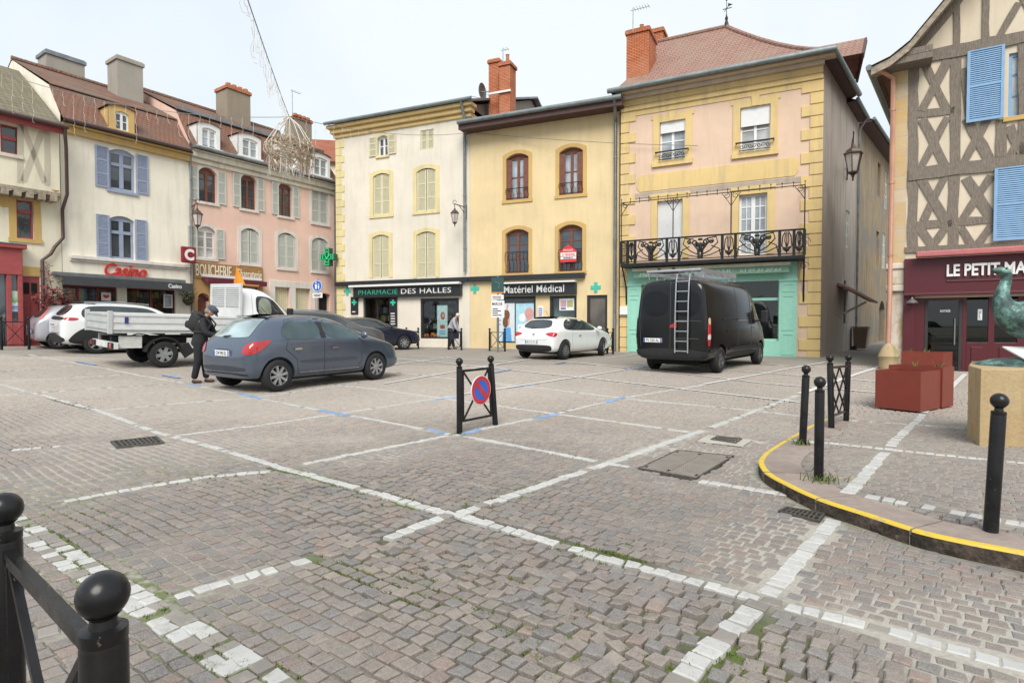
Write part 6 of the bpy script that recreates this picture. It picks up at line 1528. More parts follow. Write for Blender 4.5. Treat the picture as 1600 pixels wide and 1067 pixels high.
def mirror(root, x, y, z, m, s):
    a = MB().sphere((x, y + s * .13, z + .05), .1, 12, 8, (.55, 1.0, .75)); a.bar((x, y - s * .03, z), (x, y + s * .1, z + .02), .06, .04); return a.build('mirror', m, root, smooth=True)
def handle(bvh, root, x, z, mode, m, ln=.17):
    return decal(bvh, [(x - ln / 2, z - .02), (x + ln / 2, z - .014), (x + ln / 2, z + .018), (x - ln / 2, z + .02)], mode, m, 'door_handle', root, off=.03, rnd=1)
def scale_st(st, fx, fz, fw, zo=0): return [(x * fx, zb, zb + (zl - zb) * fz, zb + (zt - zb) * fz, wl * fw, wb * fw, wt * fw) for x, zb, zl, zt, wl, wb, wt in st]
ST_H = [(-.63, .44, .60, .64, .52, .54, .44), (-.615, .34, .70, .78, .70, .72, .60), (-.57, .28, .82, .90, .78, .78, .66), (-.50, .25, .90, 1.0, .82, .80, .67), (-.40, .24, .94, 1.13, .84, .82, .65), (-.25, .22, .955, 1.29, .855, .835, .62), (-.10, .21, .96, 1.40, .862, .85, .60), (.10, .2, .96, 1.452, .868, .86, .58),
        (.6, .19, .955, 1.475, .872, .867, .575), (1.2, .19, .945, 1.468, .872, .868, .57), (1.55, .19, .935, 1.425, .872, .868, .565), (1.95, .19, .93, 1.275, .872, .86, .575), (2.3, .19, .925, 1.11, .87, .85, .6), (2.55, .19, .905, .995, .865, .83, .63), (2.95, .2, .83, .905, .85, .79, .61), (3.22, .22, .73, .80, .80, .72, .55), (3.36, .27, .59, .66, .68, .62, .47), (3.40, .37, .49, .52, .54, .5, .4)]
def hatchback(name, label, pm, st, WB, track, wr, windows, rim, rimn, lamps, plate_txt, glass, group=None, wear=True, bumper=None, lic=(0, .68, -.66), sill_z=.25, rim_style='spoke', cat='car', steer=0):
    t = thing(name, label, cat, group=group)
    me, bvh = body_mesh(st, [(0, wr + .055), (WB, wr + .055)], 'body', wr)
    me.materials.clear(); me.materials.append(pm); me.materials.append(well_m); shade(me, 50)
    b = bpy.data.objects.new('body', me); COL.objects.link(b); b.parent = t
    for x in (0, WB):
        for s in (-1, 1): wheel(t, x, s * (track - .095), wr, .2, s, rim, rim_style, rimn, steer if x else 0)
    for nm, mode, poly in windows: decal(bvh, poly, mode, glass, nm, t, off=.005)
    for nm, mode, poly, m in lamps: decal(bvh, poly, mode, m, nm, t, off=.012, rnd=2, step=.04)
    x0 = bvh.ray_cast(Vector((-5, 0, lic[1])), Vector((1, 0, 0)))[0]
    if x0 is not None and plate_txt: plate(t, lic[0], lic[1], x0.x - .004, plate_txt)
    MB().box(-.25, WB + .3, -track + .25, track - .25, .18, .3).build('underbody', well_m, t)
    return t, bvh
gl207 = glassy('car_glass_teal', (.06, .09, .09), .03, 1.0, .25); gldark = glassy('car_glass_dark', (.035, .042, .045), .03, 1.0); glrear = glassy('rear_glass_sky_tint', (.50, .60, .60), .05, 1.0, .5)  # pale rear glass colour stands in for reflected sky
HV = (.65, .76)
# ---- blue-grey hatchback
p207 = paint('blue_grey_metallic', (.105, .128, .168), .6, .24, .6)
seamd = flat('door_seam_dark', (.02, .022, .03), .8)  # door seams drawn as thin dark strips
pr = G(437, 612); hd = head_to(pr, 2.5, 588)
winR = [('side_window', 'R', [(.10, 1.04), (.2, .99), (1.02, .98), (1.0, 1.385), (.55, 1.395), (.30, 1.34), (.13, 1.2)]), ('side_window', 'R', [(1.1, .98), (2.18, .96), (2.0, 1.09), (1.68, 1.29), (1.45, 1.375), (1.12, 1.385)]),
        ('side_window', 'L', [(-.10, 1.04), (-.2, .99), (-1.02, .98), (-1.0, 1.385), (-.55, 1.395), (-.30, 1.34), (-.13, 1.2)]), ('side_window', 'L', [(-1.1, .98), (-2.18, .96), (-1.68, 1.29), (-1.45, 1.375), (-1.12, 1.385)]),
        ('windscreen', 'F', [(-.68, .98), (.68, .98), (.52, 1.38), (-.52, 1.38)])]
t, bv = hatchback('hatchback_car', 'blue-grey five-door hatchback parked across the nearest bays beside the man with a backpack', p207, ST_H, 2.5, .87, .305, winR, rim_m, 8,
    [('tail_lamp', 'BR', [(-.02, .74), (.20, .72), (.34, .80), (.50, .97), (.46, .99), (.28, .965), (.10, .93)], tail_m), ('tail_lamp', 'BL', [(.02, .74), (-.20, .72), (-.34, .80), (-.50, .97), (-.46, .99), (-.28, .965), (-.10, .93)], tail_m),
     ('headlamp', 'FR', [(1.85, .70), (1.95, .66), (2.1, .74), (1.9, .80), (1.72, .83)], clear_m)], 'CW 943 EL', gl207, lic=(0.02, .735, 0))
place(t, pr, hd, .87)
decal(bv, [(1.0, 1.0), (1.12, 1.0), (1.14, 1.39), (.98, 1.39)], 'R', black_m, 'door_pillar', t, .004, 0)
decal(bv, [(-.56, 1.03), (.56, 1.03), (.60, 1.09), (.50, 1.37), (.4, 1.40), (-.4, 1.40), (-.50, 1.37), (-.60, 1.09)], 'B', glrear, 'rear_window', t, .006)
decal(bv, [(-.52, 1.405), (.52, 1.405), (.5, 1.45), (-.5, 1.45)], 'B', p207, 'spoiler', t, .035, 1)
decal(bv, [(-.22, 1.045), (.05, 1.07), (.06, 1.045), (-.2, 1.02)], 'B', black_m, 'rear_wiper', t, .022, 1)
decal(bv, [(-.30, .655), (.30, .655), (.33, .82), (-.33, .82)], 'B', flat('plate_recess', (.04, .05, .07), .4), 'plate_recess', t, .002, 1)
decal(bv, [(-.70, .40), (.70, .40), (.72, .50), (-.72, .50)], 'B', flat('bumper_dark_blue', (.03, .036, .05), .5), 'bumper_insert', t, .004, 1)  # darker blue strip across the lower bumper
decal(bv, [(-.72, .30), (.72, .30), (.70, .36), (-.70, .36)], 'B', p207, 'bumper_lip', t, .03, 1)
for pts in ([(1.06, .3), (1.06, 1.40)], [(.22, 1.0), (.16, .80), (.40, .60), (.44, .3), (1.9, .28), (2.06, .5), (2.05, .95)], [(.2, 1.0), (.14, 1.15), (.3, 1.37), (.6, 1.42), (1.5, 1.41), (1.75, 1.3), (2.2, .98)]): seam(bv, pts, 'R', t, m=seamd, r=.005)
decal(bv, [(.48, .52), (1.95, .52), (1.95, .575), (.48, .575)], 'R', flat('side_strip', (.05, .055, .07), .5), 'rubbing_strip', t, .012, 1)
seam(bv, [(.48, .33), (2.0, .33)], 'R', t, 'sill_trim', chrome_m, .007)
handle(bv, t, .42, .80, 'R', chrome_m); handle(bv, t, 1.32, .79, 'R', chrome_m); mirror(t, 2.02, -.86, .99, p207, -1); mirror(t, 2.02, .86, .99, p207, 1)
MB().tube([(.35, 0, 1.465), (.2, 0, 1.62)], .006, 5).build('aerial', black_m, t)
# ---- white hatchback in front of the medical shop
pwh = paint('white_car_paint', (.74, .75, .74), 0, .25)
stA = scale_st(ST_H, 1.065, .985, 1.03)
pr, pf = G(884, 562), G(943.5, 556)
wA = [('side_window', 'R', [(.0, 1.08), (.12, .99), (1.25, .97), (2.2, .955), (1.85, 1.2), (1.45, 1.36), (.9, 1.385), (.4, 1.36), (.12, 1.24)]), ('side_window', 'L', [(-.0, 1.08), (-.12, .99), (-1.25, .97), (-2.2, .955), (-1.85, 1.2), (-1.45, 1.36), (-.9, 1.385), (-.4, 1.36), (-.12, 1.24)]), ('windscreen', 'F', [(-.68, .98), (.68, .98), (.52, 1.36), (-.52, 1.36)]),
      ('rear_window', 'B', [(-.60, 1.04), (.60, 1.04), (.52, 1.28), (.35, 1.34), (-.35, 1.34), (-.52, 1.28)])]
t, bv = hatchback('hatchback_car', 'white hatchback with slim red tail lamps parked before the medical supply shop', pwh, stA, 2.63, .895, .32, wA, flat('dark_alloy', (.2, .2, .21), .35, .6), 10,
    [('tail_lamp', 'BR', [(-.12, .88), (.0, .80), (.16, .77), (.26, .83), (.28, .90), (.1, .93)], tail_m), ('tail_lamp', 'BL', [(.12, .88), (.0, .80), (-.16, .77), (-.26, .83), (-.28, .90), (-.1, .93)], tail_m), ('bumper_insert', 'B', [(-.68, .26), (.68, .26), (.76, .46), (.6, .50), (-.6, .50), (-.76, .46)], black_m),
     ('headlamp', 'FR', [(1.95, .70), (2.05, .66), (2.2, .74), (2.0, .80), (1.82, .83)], clear_m)], 'BJ 713 KY', gldark, lic=(0.05, .60, 0), steer=.35)
place(t, pr, head_to(pr, 2.63, 943), .895)
seam(bv, [(.5, .3), (.42, .6), (.45, .96)], 'R', t, m=flat('light_seam', (.3, .3, .3), .8), r=.005); seam(bv, [(2.0, .3), (2.12, .6), (2.05, .95)], 'R', t, m=flat('light_seam', (.3, .3, .3), .8), r=.005); handle(bv, t, .9, .79, 'R', chrome_m, .15); mirror(t, 2.1, -.88, .98, pwh, -1)
decal(bv, [(-.05, .90), (.05, .90), (.05, .80), (-.05, .80)], 'B', chrome_m, 'badge', t, .006, 2); decal(bv, [(-.2, 1.05), (.02, 1.075), (.03, 1.05), (-.2, 1.03)], 'B', black_m, 'rear_wiper', t, .022, 1); seam(bv, [(-.62, .72), (-.5, .67), (.5, .67), (.62, .72)], 'B', t, 'tailgate_seam', flat('light_seam', (.3, .3, .3), .8), .006)
decal(bv, [(-.56, 1.37), (.56, 1.37), (.5, 1.42), (-.5, 1.42)], 'B', pwh, 'spoiler', t, .03, 1); MB().tube([(.3, 0, 1.45), (.1, 0, 1.65)], .006, 5).build('aerial', black_m, t)
# ---- white SUV
ST_S = [(-.92, .50, .78, .86, .60, .64, .56), (-.90, .38, .86, .98, .78, .80, .68), (-.84, .30, .98, 1.10, .86, .86, .70), (-.74, .28, 1.04, 1.28, .90, .88, .68), (-.58, .26, 1.06, 1.46, .915, .89, .66), (-.40, .25, 1.06, 1.575, .92, .90, .64), (-.1, .24, 1.06, 1.61, .925, .905, .63), (.7, .23, 1.05, 1.62, .925, .91, .625), (1.3, .23, 1.04, 1.6, .925, .91, .62), (1.7, .23, 1.03, 1.53, .925, .905, .615), (2.1, .23, 1.02, 1.34, .925, .9, .63), (2.4, .23, 1.01, 1.17, .92, .88, .68), (2.6, .24, 1.0, 1.09, .915, .87, .7), (3.1, .25, .95, 1.03, .89, .82, .66), (3.4, .27, .82, .90, .84, .75, .6), (3.52, .34, .66, .72, .70, .64, .5), (3.55, .44, .55, .58, .55, .5, .4)]
wS = [('side_window', 'R', [(-.42, 1.2), (-.3, 1.08), (2.1, 1.06), (1.65, 1.4), (1.3, 1.5), (-.1, 1.51), (-.36, 1.4)]), ('side_window', 'L', [(.42, 1.2), (.3, 1.08), (-2.1, 1.06), (-1.65, 1.4), (-1.3, 1.5), (.1, 1.51), (.36, 1.4)]), ('windscreen', 'F', [(-.7, 1.08), (.7, 1.08), (.55, 1.5), (-.55, 1.5)]), ('rear_window', 'B', [(-.66, 1.16), (.66, 1.16), (.54, 1.50), (-.54, 1.50)])]
t, bv = hatchback('suv_car', 'white SUV with black lower bumper parked behind the tipper truck', pwh, ST_S, 2.675, .915, .35, wS, rim_m, 5,
    [('lamp_band', 'B', [(-.76, 1.02), (.76, 1.02), (.76, 1.13), (-.76, 1.13)], black_m), ('bumper', 'B', [(-.84, .3), (.84, .3), (.84, .60), (-.84, .60)], black_m), ('wheel_arch', 'R', [(-.80, .30), (-.62, .62), (-.3, .84), (.1, .86), (.42, .66), (.5, .3)], black_m),
     ('tail_lamp', 'BR', [(-.05, 1.03), (.26, 1.03), (.3, 1.12), (-.05, 1.12)], tail_m), ('tail_lamp', 'BL', [(.05, 1.03), (-.26, 1.03), (-.3, 1.12), (.05, 1.12)], tail_m)], 'FK 582 QD', gldark, lic=(.1, .86, 0), cat='car')
place(t, G(152, 553), HV, .915)
seam(bv, [(-.62, .62), (.62, .62)], 'B', t, 'bumper_trim', chrome_m, .014); decal(bv, [(-.6, 1.54), (.6, 1.54), (.55, 1.6), (-.55, 1.6)], 'B', black_m, 'spoiler', t, .05, 1); MB().tube([(-.3, -.63, 1.60), (.6, -.66, 1.65), (1.5, -.63, 1.6)], .018).build('roof_rail', chrome_m, t); mirror(t, 2.1, -.92, 1.08, pwh, -1)
# ---- silver hatchback
psl = paint('silver_paint', (.44, .44, .48), .4, .3)
wF = [('side_window', 'R', [(.10, 1.04), (.2, .99), (2.1, .97), (1.68, 1.29), (1.45, 1.375), (.3, 1.36)]), ('windscreen', 'F', [(-.68, .98), (.68, .98), (.52, 1.38), (-.52, 1.38)]), ('rear_window', 'B', [(-.56, 1.02), (.56, 1.02), (.46, 1.36), (-.46, 1.36)])]
t, bv = hatchback('hatchback_car', 'silver-lilac hatchback with tall pillar lamps, farthest left car', psl, scale_st(ST_H, 1.0, 1.01, .98), 2.51, .85, .3, wF, rim_m, 7,
    [('tail_lamp', 'BR', [(.05, 1.0), (.22, .98), (.22, 1.15), (.14, 1.38), (.05, 1.38), (.1, 1.2)], flat('pink_lamp_glass', (.6, .16, .15), .15)), ('tail_lamp', 'BL', [(-.05, 1.0), (-.22, .98), (-.22, 1.15), (-.14, 1.38), (-.05, 1.38), (-.1, 1.2)], flat('pink_lamp_glass', (.6, .16, .15), .15)), ('bumper_insert', 'B', [(-.5, .47), (.5, .47), (.56, .66), (-.56, .66)], flat('grey_insert', (.12, .12, .14), .5))], 'AB 417 ZC', gldark, lic=(0, .56, 0))
place(t, G(93, 546), HV, .85)
# ---- dark blue saloon
pdb = paint('midnight_blue_paint', (.010, .014, .032), .2, .22)
ST_D = [(-1.0, .5, .7, .74, .56, .58, .5), (-.98, .36, .82, .90, .74, .76, .66), (-.90, .28, .90, .97, .82, .80, .68), (-.5, .25, .93, 1.01, .86, .82, .66), (-.32, .24, .94, 1.08, .865, .83, .63), (.05, .22, .945, 1.29, .87, .845, .58), (.35, .21, .945, 1.395, .87, .85, .56), (.9, .2, .94, 1.42, .872, .855, .555), (1.4, .2, .93, 1.405, .872, .855, .55), (1.75, .2, .925, 1.30, .872, .85, .56), (2.1, .2, .92, 1.12, .872, .84, .6), (2.35, .2, .91, .985, .87, .82, .64), (2.9, .21, .86, .925, .85, .79, .62), (3.3, .23, .78, .84, .80, .73, .56), (3.5, .28, .64, .7, .7, .64, .48), (3.54, .38, .52, .55, .55, .5, .4)]
wD = [('side_window', 'R', [(.12, 1.05), (.2, .985), (2.05, .96), (1.62, 1.26), (1.35, 1.34), (.6, 1.345), (.35, 1.27)]), ('side_window', 'L', [(-.12, 1.05), (-.2, .985), (-2.05, .96), (-1.62, 1.26), (-1.35, 1.34), (-.6, 1.345), (-.35, 1.27)]), ('windscreen', 'F', [(-.68, .97), (.68, .97), (.5, 1.34), (-.5, 1.34)]), ('rear_window', 'B', [(-.6, 1.04), (.6, 1.04), (.46, 1.34), (-.46, 1.34)])]
t, bv = hatchback('saloon_car', 'dark blue saloon parked in front of the pharmacy, half hidden by the nearest hatchback', pdb, ST_D, 2.66, .87, .315, wD, rim_m, 8, [('tail_lamp', 'BR', [(-.1, .72), (.14, .74), (.2, .86), (-.1, .86)], tail_m), ('headlamp', 'FR', [(1.9, .66), (2.1, .6), (2.3, .68), (2.1, .76), (1.8, .77)], clear_m)], 'DL 205 RB', gldark)
pf = P(632, 539, 25.2); pf.z = 0; h = Vector((.82, .57, 0)); place(t, pf - h * 2.66, (h.x, h.y), .87); mirror(t, 2.0, -.86, .98, pdb, -1)
seam(bv, [(1.08, .3), (1.08, .95)], 'R', t, m=flat('blue_seam', (.05, .06, .08), .5), r=.005); handle(bv, t, .6, .82, 'R', chrome_m)
# ---- dark grey people carrier, only its upper half shows
pgr = paint('dark_grey_paint', (.09, .09, .095), .3, .3)
t, bv = hatchback('people_carrier', 'grey people carrier behind the truck cab, only its roof and windows showing', pgr, scale_st(ST_S, 1.0, 1.0, .97), 2.675, .89, .33, [(a, b, c) for a, b, c in wS], rim_m, 7, [('tail_lamp', 'BR', [(-.05, 1.0), (.2, 1.0), (.2, 1.12), (-.05, 1.12)], tail_m)], 'EX 348 PT', gldark)
place(t, P(470, 520, 21.3) * Vector((1, 1, 0)) if False else Vector((P(462, 520, 21.5).x, 21.5, 0)), (.86, .5), .89)
for s in (-1, 1): MB().tube([(-.3, s * .6, 1.60), (.6, s * .63, 1.65), (1.5, s * .6, 1.6)], .018).build('roof_rail', chrome_m, t)
# ---- black van with ladder and rack
pbk = paint('black_van_paint', (.007, .007, .0075), 0, .16, 0)
ST_V = [(-1.03, .52, 1.15, 2.24, .84, .86, .74), (-1.02, .42, 1.15, 2.34, .93, .945, .80), (-.96, .35, 1.2, 2.43, .98, .985, .84), (-.8, .32, 1.2, 2.475, 1.0, 1.0, .86), (0, .30, 1.2, 2.5, 1.005, 1.005, .865), (2.3, .30, 1.2, 2.5, 1.005, 1.005, .865), (2.8, .30, 1.2, 2.46, 1.005, 1.0, .85), (3.15, .3, 1.2, 2.30, 1.0, .995, .83), (3.5, .3, 1.2, 1.98, 1.0, .985, .81), (3.8, .3, 1.2, 1.62, 1.0, .97, .79), (4.05, .3, 1.14, 1.36, .99, .94, .76), (4.35, .32, 1.0, 1.13, .95, .87, .7), (4.52, .38, .8, .9, .86, .77, .6), (4.57, .5, .68, .72, .7, .66, .5)]
van = thing('panel_van', 'black panel van with a roof rack and rear ladder parked before the turquoise kebab shop', 'van')
me, bv = body_mesh(ST_V, [(0, .42), (3.68, .42)], 'body', .345); me.materials.clear(); me.materials.append(pbk); me.materials.append(well_m); shade(me, 50); b = bpy.data.objects.new('body', me); COL.objects.link(b); b.parent = van
for x in (0, 3.68):
    for s in (-1, 1): wheel(van, x, s * .88, .345, .225, s, flat('black_wheel_trim', (.10, .10, .105), .4, .4), 'plate', 6)
MB().box(-.7, 4.3, -.6, .6, .22, .36).build('underbody', well_m, van)
bmp = flat('grey_black_bumper', (.022, .022, .023), .6, 0, .3)
decal(bv, [(-.93, .40), (.93, .40), (.95, .66), (-.95, .66)], 'B', bmp, 'rear_bumper', van, .03, 1); decal(bv, [(.55, .56), (3.1, .56), (3.1, .66), (.55, .66)], 'R', bmp, 'side_moulding', van, .02, 1); decal(bv, [(-.9, .56), (-.5, .56), (-.5, .66), (-.9, .66)], 'R', bmp, 'side_moulding', van, .02, 1); decal(bv, [(.5, .36), (3.2, .36), (3.2, .52), (.5, .52)], 'R', bmp, 'sill', van, .01, 1)
for sgn, md in ((1, 'BR'), (-1, 'BL')):
    decal(bv, [(sgn * -.03, .74), (sgn * .10, .74), (sgn * .10, 1.46), (sgn * -.0, 1.46)], md, tail_m, 'tail_lamp', van, .014, 1, .04); decal(bv, [(sgn * -.02, .90), (sgn * .09, .90), (sgn * .09, 1.04), (sgn * -.01, 1.04)], md, clear_m, 'reversing_lamp', van, .02, 1, .04); decal(bv, [(sgn * .0, 1.28), (sgn * .09, 1.28), (sgn * .09, 1.45), (sgn * .0, 1.45)], md, flat('pale_amber_lamp', (.65, .4, .25), .2), 'indicator_lamp', van, .02, 1, .04)
gb = flat('black_gloss_window', (.006, .006, .007), .06, 0, .35)
for y0, y1 in ((-.78, -.06), (.06, .78)): decal(bv, [(y0, 1.5), (y1, 1.5), (y1, 2.15), (y0, 2.15)], 'B', gb, 'rear_window', van, .006)
gs_ = flat('van_seam', (.06, .06, .062), .4)
seam(bv, [(0, .66), (0, 2.38)], 'B', van, 'rear_door_seam', gs_, .008); seam(bv, [(-.82, .70), (-.86, 1.3), (-.78, 2.3)], 'B', van, 'rear_door_seam', gs_, .006); seam(bv, [(.1, 1.36), (.3, 1.4), (.82, 1.36)], 'B', van, 'door_crease', gs_, .008); seam(bv, [(.15, .92), (.75, .92)], 'B', van, 'plate_trim', gs_, .01)
x0 = bv.ray_cast(Vector((-5, .48, .84)), Vector((1, 0, 0)))[0].x; plate(van, .48, .86, x0 - .004, 'FV 530 AL')
decal(bv, [(.18, 1.2), (-.02, 1.2), (.0, 1.26), (.18, 1.36)], 'B', tail_m, 'warning_triangle', van, .012, 0, .03)
for pts in ([(1.35, .5), (1.35, 2.35)], [(2.62, .5), (2.62, 2.35)], [(3.42, .6), (3.5, 1.2), (3.1, 2.1), (2.7, 2.28)]): seam(bv, pts, 'R', van, 'door_seam', gs_, .006)
seam(bv, [(.1, 1.42), (1.35, 1.42)], 'R', van, 'door_rail', black_m, .022); seam(bv, [(1.4, 1.38), (2.3, 1.38)], 'R', van, 'door_trim', flat('grey_trim', (.25, .25, .25), .4), .01)
for s, md in ((1, 'R'), (-1, 'L')): decal(bv, [(s * 2.7, 1.35), (s * 3.5, 1.32), (s * 3.4, 1.6), (s * 3.05, 2.02), (s * 2.7, 2.05)], md, gldark, 'side_window', van, .006)
decal(bv, [(-.8, 1.4), (.8, 1.4), (.72, 2.2), (-.72, 2.2)], 'F', gldark, 'windscreen', van, .006)
for s in (-1, 1):
    MB().box(3.34, 3.5, s * 1.06, s * 1.26, 1.3, 1.68).bar((3.42, s * .95, 1.36), (3.42, s * 1.1, 1.4), .06, .06).build('mirror', black_m, van, bevel=.03)
handle(bv, van, 2.75, 1.16, 'R', gs_, .2); decal(bv, [(.42, 1.05), (.5, 1.05), (.5, 1.13), (.42, 1.13)], 'R', black_m, 'fuel_flap', van, .006)
al = flat('aluminium', (.50, .51, .52), .35, .8)
lad = MB(); ly0, ly1 = -.16, -.50
for y in (ly0, ly1): lad.tube([(-1.1, y, .55), (-1.11, y, 1.0), (-1.1, y, 1.8), (-1.06, y, 2.35), (-1.0, y, 2.56), (-.88, y, 2.6), (-.75, y, 2.55)], .018, 8)
for k in range(8): z = .6 + k * .255; x = -1.11 if z < 1.8 else -1.09; lad.tube([(x, ly0, z), (x, ly1, z)], .013, 6)
lad.build('ladder', al, van, smooth=True)
rk = MB()
for s in (-1, 1): rk.bar((-.75, s * .74, 2.66), (1.9, s * .74, 2.66), .03, .12)
for k in range(6): x = -.7 + k * .5; rk.bar((x, -.78, 2.60), (x, .78, 2.60), .05, .03); [rk.bar((x, s * .74, 2.48), (x, s * .74, 2.62), .05, .03) for s in (-1, 1)]
rk.tube([(-.85, -.74, 2.68), (-.85, .74, 2.68)], .04, 10); rk.build('roof_rack', al, van)
q = MB()
for y in (.1, .28, .42): q.bar((-.8, y, 2.66), (1.8, y, 2.66), .06, .04)
for y in (.05, .45): q.box(-.78, -.7, y - .03, y + .03, 2.64, 2.78)
q.build('rack_clamps', black_m, van)
van.scale = (.97, .97, .97); pr, pf = G(1128, 583), G(1191, 571.5); place(van, pr, head_to(pr, 3.68, 1191), .98)
# ---- white tipper truck
trk = thing('tipper_truck', 'white tipper truck with a grey dropside bed parked between the SUV and the blue-grey hatchback', 'truck')
ST_C = [(1.96, .75, 1.35, 2.05, .82, .84, .72), (1.98, .62, 1.35, 2.18, .92, .93, .76), (2.1, .55, 1.35, 2.25, .97, .97, .77), (2.5, .5, 1.35, 2.25, .985, .98, .77), (2.85, .45, 1.33, 2.15, .985, .975, .76), (3.15, .42, 1.3, 1.90, .985, .965, .76), (3.45, .4, 1.28, 1.56, .98, .95, .76), (3.65, .4, 1.2, 1.36, .97, .92, .74), (3.95, .4, 1.05, 1.16, .93, .86, .68), (4.12, .44, .85, .93, .85, .77, .6), (4.16, .54, .72, .76, .7, .65, .5)]
me, bv = body_mesh(ST_C, [(3.35, .43)], 'cab', .34); me.materials.clear(); me.materials.append(pwh); me.materials.append(well_m); shade(me, 50); b = bpy.data.objects.new('cab', me); COL.objects.link(b); b.parent = trk
for s, md in ((1, 'R'), (-1, 'L')):
    decal(bv, [(s * 2.42, 1.36), (s * 3.42, 1.33), (s * 3.3, 1.5), (s * 2.95, 1.96), (s * 2.48, 2.02), (s * 2.4, 1.9)], md, gldark, 'side_window', trk, .006); decal(bv, [(s * 2.45, 1.4), (s * 2.88, 1.39), (s * 2.86, 1.93), (s * 2.5, 1.96)], md, glassy('cab_glass_pale', (.30, .33, .27), .04, 1, .2), 'window_pane', trk, .010)
decal(bv, [(-.78, 1.36), (.78, 1.36), (.68, 2.1), (-.68, 2.1)], 'F', gldark, 'windscreen', trk, .006); seam(bv, [(2.3, .6), (2.3, 2.1)], 'R', trk, 'door_seam', flat('light_seam', (.3, .3, .3), .8), .006)
for s in (-1, 1): MB().box(3.28, 3.42, s * 1.02, s * 1.2, 1.3, 1.68).bar((3.35, s * .94, 1.36), (3.35, s * 1.05, 1.4), .06, .05).build('mirror', black_m, trk, bevel=.03)
for x in (0, 3.35):
    for s in (-1, 1): wheel(trk, x, s * .86, .345, .22, s, steel_m, 'plate', 6, rr=.6)
bedm = flat('grey_bed_panel', (.5, .51, .5), .5, .2, var=.1); bedw = flat('pale_bed_panel', (.62, .62, .61), .5, .05, var=.07); chs = flat('chassis_white', (.6, .6, .57), .6, var=.15)
z0, z1, xr, xf, hw = .98, 1.38, -1.22, 1.86, 1.0
MB().box(xr, xf, -hw, hw, z0 - .08, z0).build('bed_floor', bedm, trk)
def drop(x0, x1, y, ax):
    q = MB(); rows = [(z0, z0 + .07, .03), (z0 + .07, z0 + .17, .012), (z0 + .17, z0 + .26, .03), (z0 + .26, z1 - .06, .012), (z1 - .06, z1, .03)]
    for a, b_, pr_ in rows:
        if ax == 'x': q.box(x0, x1, y - math.copysign(pr_, -y) * 1.0 if False else y, y + math.copysign(pr_, y), a, b_)
        else: q.box(y, y + math.copysign(pr_, y), x0, x1, a, b_)
    return q
drop(xr + .06, xf - .06, -hw - .0, 'x').build('dropside', bedw, trk, bevel=.006); drop(xr + .06, xf - .06, hw + .0, 'x').build('dropside', bedw, trk, bevel=.006); drop(-hw + .06, hw - .06, xr, 'y').build('tailboard', bedm, trk, bevel=.006)
for x, y in ((xr, -hw), (xr, hw), (xf, -hw), (xf, hw)): MB().box(x - .05, x + .05, y - .045, y + .045, z0 - .1, z1 + .06).build('corner_post', bedm, trk, bevel=.008)
hb_ = MB(); xh = 1.93; zt = 2.33
for y in (-.98, .98): hb_.box(xh - .04, xh + .02, y - .05, y + .05, z0, zt)
hb_.box(xh - .03, xh + .01, -.93, .93, zt - .12, zt).box(xh - .029, xh + .009, -.93, .93, z0, z1 + .25).box(xh - .031, xh + .011, -.04, .04, z1 + .25, zt - .12)
for k in range(9): z = z1 + .3 + k * .06; hb_.box(xh - .028, xh + .0, -.93, -.041, z, z + .034).box(xh - .028, xh + .0, .041, .93, z, z + .034)
hb_.box(xh + .012, xh + .016, -.93, .93, z1 + .25, zt - .12); hb_.build('headboard', bedw, trk)
q = MB()
for y in (-.42, .42): q.box(-1.05, 2.2, y - .05, y + .05, .62, .78)
for x in (-.9, .8, 1.7): q.box(x, x + .08, -.42, .42, .64, .76)
for k in range(4): x = -.9 + k * .85; q.box(x, x + .06, -.95, .95, z0 - .14, z0 - .081)
q.build('chassis', flat('chassis_black', (.02, .02, .02), .7), trk)
MB().box(-1.12, -1.02, -.96, .96, .50, .66).build('bumper_bar', chs, trk, bevel=.01)
for s in (-1, 1):
    MB().box(-1.16, -1.10, s * .58, s * .94, .51, .65).build('lamp_cluster', black_m, trk); MB().box(-1.175, -1.161, s * .78, s * .92, .52, .64).build('tail_lamp', tail_m, trk)
    q = MB(); pa = [(math.cos(a) * .46, .345 + math.sin(a) * .46) for a in [math.radians(d_) for d_ in range(10, 171, 16)]]; q.strip([(x, s * .74, z) for x, z in pa], [(x, s * 1.0, z) for x, z in pa]); q.strip([(x, s * 1.0, z) for x, z in pa], [(x * .93, s * 1.0, .345 + (z - .345) * .93) for x, z in pa]); q.build('mudguard', black_m, trk)
    MB().box(.55, 1.85, s * .88, s * .93, .5, .78).build('side_skirt', chs, trk); MB().box(-1.0, -.5, s * .86, s * .9, .52, .82).build('side_skirt', chs, trk)
    MB().bar((.62, s * .93, .32), (.45, s * .95, .58), .03, .3).build('mud_flap', black_m, trk)
MB().box(xr + .3, xr + .38, -hw - .045, -hw - .03, z0 + .16, z1 - .08).build('latch', flat('latch_blue', (.03, .04, .18), .5), trk)
q = MB().box(2.15, 2.65, -.55, .45, 2.29, 2.34); q.build('beacon_base', flat('beacon_base_orange', (.45, .2, .05), .5), trk)
MB().lathe([(.09, 2.34), (.1, 2.46), (.06, 2.52)], (2.4, .35, 0), 12).build('beacon', amber_m, trk, smooth=True)
q = MB(); q.add([(2.2, -.16, 2.34), (2.24, .16, 2.34), (2.21, .0, 2.85), (2.42, -.16, 2.34), (2.40, .16, 2.36), (2.24, .0, 2.84)], [(0, 1, 2), (3, 4, 5), (0, 3, 5, 2), (1, 4, 5, 2)]); q.build('warning_triangle', flat('hazard_orange', (.75, .28, .02), .5), trk)
place(trk, G(257, 575), HV, .97)
